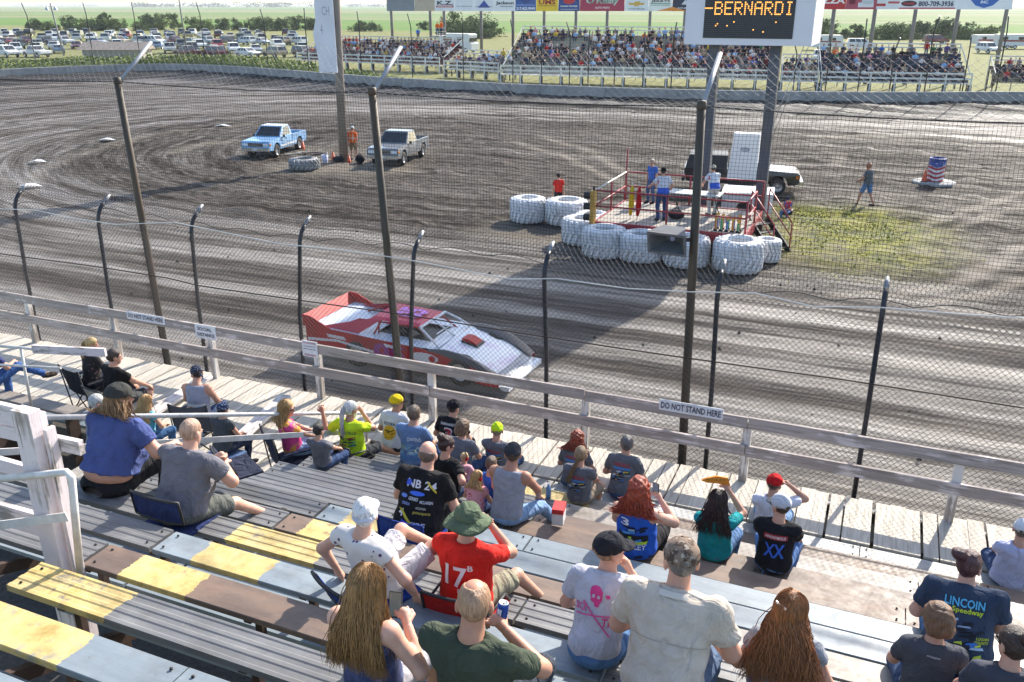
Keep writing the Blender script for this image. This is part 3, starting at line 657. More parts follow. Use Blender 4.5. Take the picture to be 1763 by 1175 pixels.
# ------------------------------------------------------------ vehicles
GLASS = mat('car_glass', (0.015, 0.018, 0.022, 1), 0.08, 0.1, 3, spec=0.8)
TYRE = mat('tyre_black', (0.022, 0.021, 0.02, 1), 0.85, 0.3, 8, dirt=(0.09, 0.075, 0.06, 1), dirtamt=0.6)
CHROME = mat('chrome', (0.55, 0.55, 0.56, 1), 0.25, 0.1, 6, metal=0.9)
TRIM = mat('trim_black', (0.02, 0.02, 0.022, 1), 0.5, 0.1, 4)
HEADL = mat('headlight', (0.75, 0.76, 0.78, 1), 0.15, 0.05, 4); AMBER = mat('amber_lens', (0.5, 0.16, 0.02, 1), 0.3); REDL = mat('red_lens', (0.4, 0.02, 0.02, 1), 0.3)
def carpaint(c, rough=0.3, dirty=0.35):
    return mat('carpaint_%s_%d' % (c, dirty * 100), c, rough, 0.06, 2, dirt=(0.16, 0.13, 0.105, 1), dirtamt=dirty, local=True, coat=0.5)
def frus(x0, x1, z0, X0, X1, z1, w0, w1):
    """cab: bottom rect x0..x1 at z0 width w0, top X0..X1 at z1 width w1 -> 8 points"""
    return [Vector(p) for p in ((x0, -w0 / 2, z0), (x1, -w0 / 2, z0), (x1, w0 / 2, z0), (x0, w0 / 2, z0), (X0, -w1 / 2, z1), (X1, -w1 / 2, z1), (X1, w1 / 2, z1), (X0, w1 / 2, z1))]
CABF = {'right': (0, 1, 5, 4), 'front': (1, 2, 6, 5), 'left': (2, 3, 7, 6), 'rear': (3, 0, 4, 7)}
def pane(m, c, face, u0, u1, v0, v1, off=0.008, mi=0):
    a, b, cc, d = (c[i] for i in CABF[face]); n = (b - a).cross(d - a).normalized() * off
    q = lambda u, v: a * (1 - u) * (1 - v) + b * u * (1 - v) + cc * u * v + d * (1 - u) * v + n
    m.add([q(u0, v0), q(u1, v0), q(u1, v1), q(u0, v1)], [(0, 1, 2, 3)], mi)
def arch(xc, r, zb, n=7):
    return [(xc - r * math.cos(math.pi * i / n), zb + max(0.0, r * math.sin(math.pi * i / n))) for i in range(n + 1)]
def wheel_mesh(r, wd, rim, detail=14):
    a = MB(); a.lathe([(r * 0.6, -wd / 2), (r * 0.93, -wd / 2), (r, -wd * 0.36), (r, wd * 0.36), (r * 0.93, wd / 2), (r * 0.6, wd / 2)], detail, axis='x')
    b = MB(); b.lathe([(r * 0.62, wd * 0.42), (r * 0.55, wd * 0.3), (r * 0.2, wd * 0.34), (0.0, wd * 0.36)], detail, axis='x')
    b.lathe([(r * 0.62, -wd * 0.42), (r * 0.55, -wd * 0.3), (r * 0.2, -wd * 0.34), (0.0, -wd * 0.36)], detail, axis='x')
    return a.mesh('tyre', TYRE), b.mesh('rim', rim)
def add_wheels(root, spots, r, wd, rim):
    tm, rm = wheel_mesh(r, wd, rim)
    for x, y in spots:
        e = link('wheel', tm, root, (x, y, r), RAD(90)); link('rim', rm, e)
def body_prism(m, L, W, z0, zt, wheels, r, nose=None, tail=None):
    """side profile with wheel arches, extruded over the width with a slight tuck at the sills"""
    a0, a1 = wheels; low = [(-L / 2 + 0.05, z0 + 0.08)] + arch(a0, r, z0) + arch(a1, r, z0) + [(L / 2 - 0.06, z0 + 0.06)]
    up = (nose or [(L / 2, z0 + 0.25), (L / 2 - 0.03, zt - 0.12), (L / 2 - 0.15, zt - 0.02)]) + (tail or [(-L / 2 + 0.08, zt), (-L / 2, zt - 0.1)])
    poly = low + up; n = len(poly); ww = []
    for sg, k in ((-1, 1), (1, 1)):
        for x, z in poly:
            t = (z - z0) / (zt - z0); ww.append((x, sg * W / 2 * (0.955 + 0.045 * math.sin(math.pi * min(1, max(0, t * 0.85 + 0.1)))), z))
    m.add(ww, [tuple(range(n)), tuple(range(2 * n - 1, n - 1, -1))] + [((i + 1) % n, i, n + i, n + (i + 1) % n) for i in range(n)])
def pickup(loc, rz, body, label, grp=None, stripe=None, bar=False, topper=False, roof=None, dirty=0.35, rimc='9a9a9a', L=5.0, W=1.86, rw=0.36):
    t = empty('pickup_truck', loc, rz); tag(t, label, 'truck', grp); P = carpaint(body, 0.3, dirty)
    RP = carpaint(roof, 0.3, dirty) if roof else P; fx, bx = 1.55, -1.5; z0, zt = 0.42, 1.02
    m = MB(); body_prism(m, L, W, z0, zt, (bx, fx), 0.43, nose=[(L / 2, 0.62), (L / 2, 0.9), (L / 2 - 0.12, 0.98), (0.98, 1.06), (-0.62, 1.06)], tail=[(-0.62, 0.82), (-L / 2 + 0.02, 0.82), (-L / 2, 0.8)]); m.build('body', P, t)
    m = MB()
    for s in (-1, 1): m.box((-1.56, s * (W / 2 - 0.06), 0.93), (1.86, 0.09, 0.24))
    m.box((-0.66, 0, 0.93), (0.06, W - 0.2, 0.24)); m.box((-2.46, 0, 0.93), (0.07, W - 0.02, 0.24)); m.build('bed_side', P, t)
    c = frus(-0.62, 1.02, 1.05, -0.52, 0.32, 1.6, W - 0.12, W - 0.42)
    m = MB(); m.add(c, [(0, 1, 5, 4), (1, 2, 6, 5), (2, 3, 7, 6), (3, 0, 4, 7), (4, 5, 6, 7)]); cb = m.build('cab', P, t)
    m = MB(); m.box((-0.1, 0, 1.605), (0.86, W - 0.42, 0.035)); m.build('roof', RP, cb)
    for f_, a in (('front', (0.05, 0.95, 0.08, 0.92)), ('rear', (0.08, 0.92, 0.12, 0.9)), ('right', (0.12, 0.8, 0.1, 0.9)), ('left', (0.2, 0.88, 0.1, 0.9))):
        m = MB(); pane(m, c, f_, *a); m.build('window', GLASS, cb)
    for s in (-1, 1):
        m = MB(); m.box((0.72, s * (W / 2 + 0.07), 1.1), (0.08, 0.14, 0.13)); m.build('mirror', TRIM, t)
        m = MB(); m.box((L / 2 + 0.005, s * (W / 2 - 0.26), 0.8), (0.03, 0.34, 0.13)); m.build('headlight', HEADL, t)
        m = MB(); m.box((L / 2 - 0.1, s * (W / 2 - 0.02), 0.8), (0.16, 0.05, 0.12)); m.build('turn_signal', AMBER, t)
        m = MB(); m.box((-L / 2 - 0.005, s * (W / 2 - 0.1), 0.86), (0.03, 0.16, 0.3)); m.build('tail_light', REDL, t)
        m = MB(); m.box((0.3, s * (W / 2 + 0.004), 0.93), (0.16, 0.02, 0.03)); m.build('door_handle', TRIM, t)
    m = MB(); m.box((L / 2 + 0.005, 0, 0.8), (0.03, W - 0.9, 0.2))
    for k2 in range(3): m.box((L / 2 + 0.02, 0, 0.74 + 0.06 * k2), (0.02, W - 0.9, 0.018), 1)
    m.build('grille', [TRIM, CHROME], t)
    m = MB(); m.box((L / 2 + 0.09, 0, 0.54), (0.14, W - 0.02, 0.17)); m.build('front_bumper', CHROME, t)
    m = MB(); m.box((-L / 2 - 0.08, 0, 0.54), (0.14, W - 0.1, 0.15)); m.build('rear_bumper', TRIM, t)
    m = MB()
    for s in (-1, 1):
        for x_ in (-0.52, 0.78): m.box((x_, s * (W / 2 + 0.001), 0.82), (0.014, 0.012, 0.46))
        m.box((0.13, s * (W / 2 + 0.001), 0.585), (1.3, 0.012, 0.014))
    m.build('door_seam', TRIM, t)
    m = MB(); m.box((L / 2 + 0.165, 0, 0.56), (0.01, 0.32, 0.13)); m.build('number_plate', WPAINT, t)
    if stripe:
        m = MB()
        for s in (-1, 1): m.box((0.03, s * (W / 2 + 0.003), 0.58), (2.1, 0.012, 0.1))
        m.build('side_stripe', carpaint(stripe), t)
    if bar:
        m = MB(); m.box((-0.1, 0, 1.68), (0.2, 0.9, 0.09)); m.build('light_bar', AMBER, t)
    if topper:
        c2 = frus(-2.46, -0.66, 1.05, -2.3, -0.66, 1.62, W - 0.14, W - 0.4); m = MB(); m.add(c2, [(0, 1, 5, 4), (1, 2, 6, 5), (2, 3, 7, 6), (3, 0, 4, 7), (4, 5, 6, 7)]); m.build('topper', TRIM, t)
    add_wheels(t, [(x_, s * (W / 2 - 0.14)) for x_ in (fx, bx) for s in (-1, 1)], rw, 0.24, mat('rim_' + rimc, rimc, 0.35, 0.15, 6, metal=0.6)); return t

# parked cars: one of each kind, then copies
def parked(kind, colr):
    t = empty('parked_car'); P = carpaint(colr, 0.28, 0.1); m = MB()
    if kind == 'pickup':
        L, W, r = 5.4, 1.95, 0.38; body_prism(m, L, W, 0.45, 1.1, (-1.6, 1.65), 0.44, nose=[(L / 2, 0.65), (L / 2, 0.98), (L / 2 - 0.15, 1.06), (1.0, 1.12), (-0.9, 1.12)], tail=[(-0.9, 1.08), (-L / 2, 1.08)])
        c = frus(-0.95, 1.1, 1.1, -0.8, 0.4, 1.78, W - 0.1, W - 0.4); bx, fx = -1.6, 1.65
    elif kind == 'suv':
        L, W, r = 4.8, 1.9, 0.36; body_prism(m, L, W, 0.4, 1.05, (-1.4, 1.45), 0.42, nose=[(L / 2, 0.6), (L / 2, 0.9), (L / 2 - 0.15, 1.0), (1.0, 1.08)], tail=[(-L / 2 + 0.04, 1.08), (-L / 2, 0.9)])
        c = frus(-2.3, 1.05, 1.06, -2.1, 0.35, 1.75, W - 0.1, W - 0.4); bx, fx = -1.4, 1.45
    elif kind == 'van':
        L, W, r = 5.0, 1.98, 0.36; body_prism(m, L, W, 0.38, 1.1, (-1.5, 1.55), 0.42, nose=[(L / 2, 0.55), (L / 2, 0.88), (L / 2 - 0.2, 0.98), (1.55, 1.12)], tail=[(-L / 2 + 0.03, 1.12), (-L / 2, 0.9)])
        c = frus(-2.42, 1.6, 1.1, -2.3, 0.75, 1.85, W - 0.08, W - 0.32); bx, fx = -1.5, 1.55
    else:
        L, W, r = 4.7, 1.82, 0.33; body_prism(m, L, W, 0.33, 0.92, (-1.4, 1.42), 0.39, nose=[(L / 2, 0.5), (L / 2 - 0.03, 0.7), (L / 2 - 0.2, 0.8), (0.95, 0.94)], tail=[(-1.75, 0.96), (-L / 2 + 0.06, 0.92), (-L / 2, 0.7)])
        c = frus(-1.8, 1.0, 0.93, -1.15, 0.25, 1.42, W - 0.1, W - 0.44); bx, fx = -1.4, 1.42
    m.build('body', P, t); m = MB(); m.add(c, [(0, 1, 5, 4), (1, 2, 6, 5), (2, 3, 7, 6), (3, 0, 4, 7), (4, 5, 6, 7)]); m.build('roof', P, t)
    for f_ in CABF:
        m = MB()
        if f_ in ('left', 'right'):
            for a, b in ((0.08, 0.36), (0.4, 0.64), (0.68, 0.93)): pane(m, c, f_, a, b, 0.12, 0.88, 0.01)
        else: pane(m, c, f_, 0.06, 0.94, 0.1, 0.9, 0.01)
        m.build('window', GLASS, t)
    m = MB()
    for s in (-1, 1): m.box((L / 2 - 0.02, s * (W / 2 - 0.3), r * 2 + 0.02), (0.06, 0.36, 0.13))
    m.build('headlight', HEADL, t); m = MB(); m.box((L / 2, 0, 0.52), (0.1, W - 0.1, 0.16)); m.build('bumper', TRIM, t)
    add_wheels(t, [(x_, s * (W / 2 - 0.12)) for x_ in (fx, bx) for s in (-1, 1)], r, 0.22, CHROME); return t
def copy_tree(o, parent=None):
    c = o.copy(); COL.objects.link(c); c.parent = parent
    for ch in o.children: copy_tree(ch, c)
    return c
CARC = [('white', 'd9dbdd'), ('white', 'dededc'), ('silver', 'b4b6b8'), ('white', 'c9cbcd'), ('white', 'd0d1d0'), ('white', 'c4c6ca'), ('silver', '9a9da2'), ('silver', 'a6a8aa'), ('dark grey', '4a4c50'), ('black', '1c1d20'), ('red', '8f1f22'), ('maroon', '5a1f26'), ('blue', '2b4a7c'), ('pale blue', '6d87a6'), ('tan', 'a3947c'), ('green', '2f4a3a')]
protos = {}
car_n = {}
def park(x, y, rz, rowname, seed, nth=0):
    r = random.Random(seed); kind = r.choice(['pickup', 'pickup', 'suv', 'suv', 'sedan', 'sedan', 'van']); cn, cc = r.choice(CARC)
    if (kind, cc) not in protos:
        t = parked(kind, cc); protos[(kind, cc)] = t
    else: t = copy_tree(protos[(kind, cc)])
    t.location = (x, y, -0.06); t.rotation_euler = (0, 0, rz)
    nm_ = {'suv': 'utility car', 'sedan': 'sedan', 'van': 'minivan', 'pickup': 'pickup truck'}[kind]
    tag(t, '%s %s parked %s from left in %s' % (cn, nm_, NTH[nth], rowname), 'car', 'cars parked in the grass lot')
# rows run across the view, seen between the far turn and the hedge
lotn = ['the lot row nearest the bank', 'the second lot row', 'the third lot row', 'the fourth lot row', 'the fifth lot row', 'the sixth lot row', 'the back lot row']
sd = 0
for j, v_ in enumerate((98, 91, 84, 77, 71, 66, 61)):
    a = G(-40, v_); b = G(545 if j < 4 else 520, v_); L_ = (b - a).length; d = (b - a) / L_; s_ = 0.0; cn_ = 0; ang = math.atan2(d.y, d.x)
    while s_ < L_:
        sd += 1; r0 = random.Random(sd * 13)
        p = a + d * s_
        uu = proj(p)[0]
        if r0.random() > 0.07 and not (j == 0 and 70 < uu < 300) and not (j == 1 and 120 < uu < 290): park(p.x + r0.uniform(-.2, .2), p.y + r0.uniform(-.6, .6), ang + RAD(90) * r0.choice((1, -1, -1)) + r0.uniform(-.25, .1) + (RAD(60) if j in (0, 3) else RAD(25)), lotn[j], sd, cn_); cn_ += 1
        s_ += r0.uniform(3.3, 4.2) if j not in (0,) else r0.uniform(4.6, 5.6)
# low tan roof in front of the lot
rf = empty('shed', G(205, 106)); tag(rf, 'low tan gabled shed roof in front of the parked cars', 'shed')
rf.rotation_euler = (0, 0, RAD(24))
m = MB(); m.box((0, 0, 0.9), (8.6, 4.0, 1.8)); m.build('wall', mat('shed_wall', (0.28, 0.25, 0.22, 1), 0.8), rf)
m = MB(); m.prism([(-2.4, 1.7), (2.4, 1.7), (0, 2.75)], -4.8, 4.8, 0, 'yz'); m.build('roof', mat('shed_roof', (0.24, 0.20, 0.17, 1), 0.85, 0.2, 2), rf)

# cars, vans and trailers behind the far stands
def place_far(u, v, kind, cc, label, rz):
    t = parked(kind, cc); t.location = G(u, v); t.rotation_euler = (0, 0, rz); tag(t, label, 'car'); return t
place_far(1410, 108, 'pickup', 'cfd0d2', 'white pickup facing the track between the middle and right far stands', RAD(-80))
place_far(1700, 92, 'suv', 'cfd0d2', 'white car parked behind the far right stand', RAD(-60))
place_far(690, 104, 'sedan', '8f1f22', 'red car parked beside the left far stand under the flag tower', RAD(-20))
place_far(1610, 76, 'van', '6a1f26', 'maroon van parked behind the blue far stand at right', RAD(20))
place_far(1480, 84, 'van', 'd0d2d4', 'white van behind the left end of the blue far stand', RAD(10))
place_far(840, 120, 'suv', '3a3c40', 'dark car parked at the left end of the long white stand', RAD(-50))
def trailer(u, v, L, Hh, col, label, rz):
    t = empty('trailer', G(u, v), rz); tag(t, label, 'trailer'); m = MB()
    m.prism([(-L / 2, 0.5), (L / 2, 0.5), (L / 2 + 0.25, 0.8), (L / 2, Hh - 0.15), (L / 2 - 0.2, Hh), (-L / 2, Hh)], -1.15, 1.15); m.build('body', carpaint(col, 0.35, 0.1), t)
    m = MB(); m.box((0, -1.155, Hh * 0.55), (L * 0.9, 0.02, 0.3)); m.build('side_stripe', carpaint('8f3028', 0.4, 0.1), t)
    for x_ in (-L * 0.25, L * 0.2): m = MB(); m.box((x_, -1.16, Hh * 0.72), (0.9, 0.02, 0.5)); m.build('window', GLASS, t)
    add_wheels(t, [(x_, s * 1.05) for x_ in (-0.9, 0.4) for s in (-1, 1)], 0.34, 0.22, CHROME); return t
trailer(1420, 86, 5.5, 2.6, 'd0d2d4', 'white camper trailer with red stripe behind the scoreboard', RAD(15))
trailer(1740, 84, 6.0, 2.6, 'd2d4d6', 'white enclosed trailer at the far right edge', RAD(10))
trailer(1700, 80, 6.0, 2.2, 'c8cacc', 'long low white trailer behind the blue far stand', RAD(23))
mh = empty('motorhome', G(792, 90), RAD(-8)); tag(mh, 'white motorhome parked beside the tall hedge behind the far stands', 'motorhome')
m = MB(); m.prism([(-3.6, 0.5), (3.2, 0.5), (3.3, 1.5), (2.6, 1.7), (2.9, 2.9), (2.5, 3.1), (-3.6, 3.1)], -1.2, 1.2); m.build('body', carpaint('d4d6d8', 0.35, 0.1), mh)
for c_, d_ in (((2.82, 0, 2.1), (0.2, 2.0, 0.6)), ((0.8, -1.21, 2.2), (1.2, 0.02, 0.6)), ((-1.4, -1.21, 2.2), (1.0, 0.02, 0.6))): m = MB(); m.box(c_, d_); m.build('window', GLASS, mh)
add_wheels(mh, [(x_, s * 1.1) for x_ in (-2.0, 2.0) for s in (-1, 1)], 0.4, 0.25, CHROME)

# ------------------------------------------------------------ hedge and trees
BARK = mat('bark', (0.07, 0.055, 0.04, 1), 0.9, 0.3, 8)
LEAFS = [grass_mat('leaf_a', (0.05, 0.08, 0.02, 1), (0.13, 0.17, 0.05, 1), 0.5), grass_mat('leaf_b', (0.045, 0.075, 0.022, 1), (0.11, 0.15, 0.045, 1), 0.5), grass_mat('leaf_c', (0.06, 0.09, 0.02, 1), (0.16, 0.19, 0.05, 1), 0.5)]
def tree(u, v, h, wd, label, seed, name='tree', cat='tree', grp='trees and bushes along the field edge'):
    r = np.random.RandomState(seed); base = G(u, v); t = empty(name, base); tag(t, label, cat, grp)
    m = MB(); m.tube([(0, 0, -0.1), (0.05, 0, h * 0.35), (r.uniform(-.2, .2), 0.1, h * 0.75)], [0.05 * h * 0.5, 0.035 * h * 0.5, 0.01 * h], 7)
    for _ in range(4):
        a = r.uniform(0, 6.28); m.tube([(0.02, 0, h * r.uniform(0.15, 0.45)), (math.cos(a) * wd * 0.35, math.sin(a) * wd * 0.35, h * r.uniform(0.5, 0.85))], [0.02 * h * 0.5, 0.006 * h], 5)
    m.build('trunk', BARK, t)
    n = int(1100 + 260 * wd); cl = [(r.randn() * wd * 0.26, r.randn() * wd * 0.2, h * (0.10 + 0.8 * r.rand() ** 1.3), wd * r.uniform(0.08, 0.22)) for _ in range(int(10 + wd * 3))]; pts = []
    for _ in range(n):
        c = cl[r.randint(len(cl))]; d = r.randn(3); d /= np.linalg.norm(d); k2 = c[3] * r.rand() ** 0.4; k3 = 1 - 0.45 * max(0, c[2] / h - 0.5)
        pts.append((c[0] * k3 + d[0] * k2, c[1] * k3 + d[1] * k2, max(0.05, c[2] + d[2] * k2 * 0.9)))
    leaf_cloud('crown', pts, 0.17 + 0.012 * h, LEAFS[seed % 3], t, seed=seed)
FT_ = [(58, 52, 4.2, 4), (68, 52, 4.0, 3), (88, 53, 3.2, 5), (122, 53, 5.5, 6), (148, 53, 4.5, 7), (163, 53, 4.0, 6), (178, 53, 7.5, 5), (200, 53, 4.2, 7), (240, 53, 3.0, 6), (255, 52, 6.2, 6), (272, 52, 6.5, 8), (300, 51, 6.3, 5), (337, 54, 5.0, 6), (352, 53, 4.0, 5), (384, 52, 4.6, 6), (412, 52, 4.2, 6), (440, 52, 4.8, 6), (455, 53, 5.0, 7), (484, 53, 5.6, 5), (510, 52, 5.2, 7), (535, 52, 4.6, 6), (552, 52, 4.2, 5), (620, 54, 3.6, 5), (640, 54, 3.2, 5), (728, 52, 3.0, 4), (780, 62, 7.2, 7), (812, 63, 7.0, 10), (835, 66, 5.0, 7), (1412, 66, 6.0, 6), (1448, 66, 4.2, 5), (1470, 67, 4.5, 4), (1520, 68, 3.6, 8), (1545, 68, 4.6, 7), (1572, 67, 5.2, 5), (1600, 67, 4.2, 7), (1620, 67, 5.6, 6), (1645, 67, 4.8, 6), (1668, 68, 3.2, 7), (1700, 66, 3.4, 6)]
kindw = ['bushy', 'thin', 'round', 'ragged', 'spreading']
for i, (u, v, h, wd) in enumerate(FT_):
    side = 'behind the parked cars' if u < 570 else ('behind the left far stand' if u < 840 else 'behind the right far stand')
    tree(u, v, h * 0.8, wd * 1.1, '%s green %s %s, number %s from the left' % (kindw[i % 5], 'tree' if h > 5 else 'bush', side, ['one', 'two', 'three', 'four', 'five', 'six', 'seven', 'eight', 'nine', 'ten', 'eleven', 'twelve', 'thirteen', 'fourteen', 'fifteen', 'sixteen', 'seventeen', 'eighteen', 'nineteen', 'twenty', 'twenty one', 'twenty two', 'twenty three', 'twenty four'][i if u < 570 else (i - 22 if u < 840 else i - 28)]), 100 + i, 'tree' if h > 5 else 'bush', 'tree' if h > 5 else 'bush')
# far shelter belts on the horizon
r_ = np.random.RandomState(11)
for a, b, v_, hh, nn in ((235, 560, 13.2, 16, 2600), (20, 180, 11.0, 12, 900), (600, 700, 12.5, 14, 900), (1690, 1800, 11.0, 14, 800)):
    pts = []; A = G(a, v_); B = G(b, v_); cl = [(r_.rand(), r_.uniform(0.4, 1.0)) for _ in range(40)]
    for _ in range(nn):
        t_, k2 = cl[r_.randint(40)]; q = A.lerp(B, t_ + r_.randn() * 0.012); pts.append((q.x, q.y + r_.randn() * 20, hh * k2 * r_.rand() ** 0.6))
    tag(leaf_cloud('far_wood', pts, 2.6, LEAFS[1], seed=5), 'hazy far off wood on the horizon', 'wood', kind='stuff')

# ------------------------------------------------------------ far grandstands with people
WPAINT = mat('stand_white', (0.62, 0.62, 0.60, 1), 0.6, 0.15, 2, dirt=(0.3, 0.28, 0.26, 1), dirtamt=0.4)
def skin_mat(i, c):
    t = NT('skin_%d' % i); p = t.obj(); k = t.noise(p, 5, 4, 0.6); k2 = t.noise(p, 26, 4, 0.7)
    base = t.ramp(k, [(0.3, mul(c, 0.84)), (0.7, mul(c, 1.12))]); base = t.mix(t.ramp(k2, [(0.48, (0, 0, 0)), (0.7, (0.35, 0.35, 0.35))]), base, (c[0] * 0.95, c[1] * 0.68, c[2] * 0.62, 1))
    t.col(base); t.rough(t.ramp(k2, [(0.3, (0.42, 0.42, 0.42)), (0.7, (0.62, 0.62, 0.62))])); t.b.inputs['Specular IOR Level'].default_value = 0.4
    t.b.inputs['Subsurface Weight'].default_value = 0.08; t.b.inputs['Subsurface Radius'].default_value = (0.012, 0.005, 0.003); t.b.inputs['Subsurface Scale'].default_value = 1.0
    t.bump(k2, 0.12, 0.01); return t.m
SKIN = [skin_mat(i, c) for i, c in enumerate([(0.54, 0.29, 0.2, 1), (0.45, 0.225, 0.145, 1), (0.6, 0.34, 0.245, 1)])]
SHIRTS = [('white', 'd8d8d8'), ('black', '1c1c20'), ('grey', '6f7277'), ('dark grey', '3c3e44'), ('navy', '232c4a'), ('blue', '2f62b0'), ('pale blue', '8fb2d6'), ('red', 'b2262a'), ('orange', 'e4681c'), ('green', '3c6a48'), ('maroon', '5d1f2a'), ('pink', 'd489a0'), ('purple', '54407c'), ('tan', 'a8977c'), ('yellow', 'd0b03a')]
PANTS = ['2a3550', '1d1e22', '6c6654', '44546e']
HAIRC = ['2a1f18', '5b4330', '9a7c4e', '8d8a86', '1a1718', 'c8c6c2', 'b22a2a', '22345c']
def tiny_person(pose):
    """far spectator: lathe torso, head, arms and legs in one mesh; slots shirt, skin, trousers, hair"""
    m = MB(); s = pose == 'stand'; b = 0.86 if s else 0.0
    m.lathe([(0.10, b + 0.0), (0.175, b + 0.06), (0.165, b + 0.25), (0.205, b + 0.42), (0.13, b + 0.53), (0.06, b + 0.56)], 8, (0, 0, 0), 0)
    m.blob((0, 0.03, b + 0.70), (0.085, 0.1, 0.12), 8, 6, 1); m.blob((0, -0.005, b + 0.745), (0.098, 0.108, 0.10), 8, 5, 3); m.tube([(0, 0, b + 0.52), (0, 0.02, b + 0.64)], 0.055, 6, 1)
    for q in (-1, 1):
        if s:
            m.tube([(q * 0.2, 0, b + 0.5), (q * 0.26, -0.02, b + 0.22), (q * 0.25, 0.1, b + 0.0)], [0.06, 0.05, 0.04], 6, 0); m.blob((q * 0.25, 0.11, b - 0.03), (0.045, 0.05, 0.06), 6, 4, 1)
            m.tube([(q * 0.09, 0, b + 0.05), (q * 0.11, 0.02, b - 0.42), (q * 0.12, 0, b - 0.82)], [0.1, 0.07, 0.055], 6, 2); m.blob((q * 0.12, 0.05, 0.05), (0.05, 0.13, 0.05), 6, 4, 3)
        else:
            fy = 0.3 if pose == 'lap' else 0.36; m.tube([(q * 0.19, 0, 0.48), (q * 0.26, 0.06, 0.24)], [0.062, 0.05], 6, 0); m.tube([(q * 0.26, 0.06, 0.24), (q * (0.08 if pose == 'lap' else 0.17), fy, 0.17 if pose == 'lap' else 0.2)], [0.046, 0.036], 6, 1)
            m.blob((q * (0.08 if pose == 'lap' else 0.17), fy + 0.03, 0.18), (0.045, 0.06, 0.04), 6, 4, 1)
            m.tube([(q * 0.09, 0.0, 0.09), (q * 0.14, 0.42, 0.12), (q * 0.13, 0.44, -0.32)], [0.1, 0.075, 0.05], 6, 2); m.blob((q * 0.13, 0.5, -0.36), (0.05, 0.13, 0.045), 6, 4, 3)
    return m
tinies = {p: tiny_person(p).mesh('spectator', [cloth('6f7277'), SKIN[0], cloth('2a3550'), mat('hair_0', '2a1f18', 0.7)]) for p in ('lap', 'knee', 'stand')}
def spectator(p, rz, pose, shirt, where, seed, grp, lab=None):
    r = random.Random(seed); o = link('person', tinies[pose], None, p, rz); k2 = r.uniform(0.88, 1.06); o.scale = (k2 * r.uniform(0.95, 1.15), k2, k2)
    hc = r.choice(HAIRC)
    for i, mm in enumerate((cloth(shirt[1]), r.choice(SKIN), cloth(r.choice(PANTS)), mat('hairtone_' + hc, hc, 0.7, 0.2, 20, local=True))):
        o.material_slots[i].link = 'OBJECT'; o.material_slots[i].material = mm
    tag(o, lab or '%s in a %s shirt %s' % ('standing spectator' if pose == 'stand' else 'seated spectator', shirt[0], where), 'person', grp); return o
ORDN = ['front row', 'second row', 'third row', 'fourth row', 'fifth row', 'sixth row', 'seventh row', 'eighth row', 'ninth row', 'tenth row', 'top row']
CROWD = []
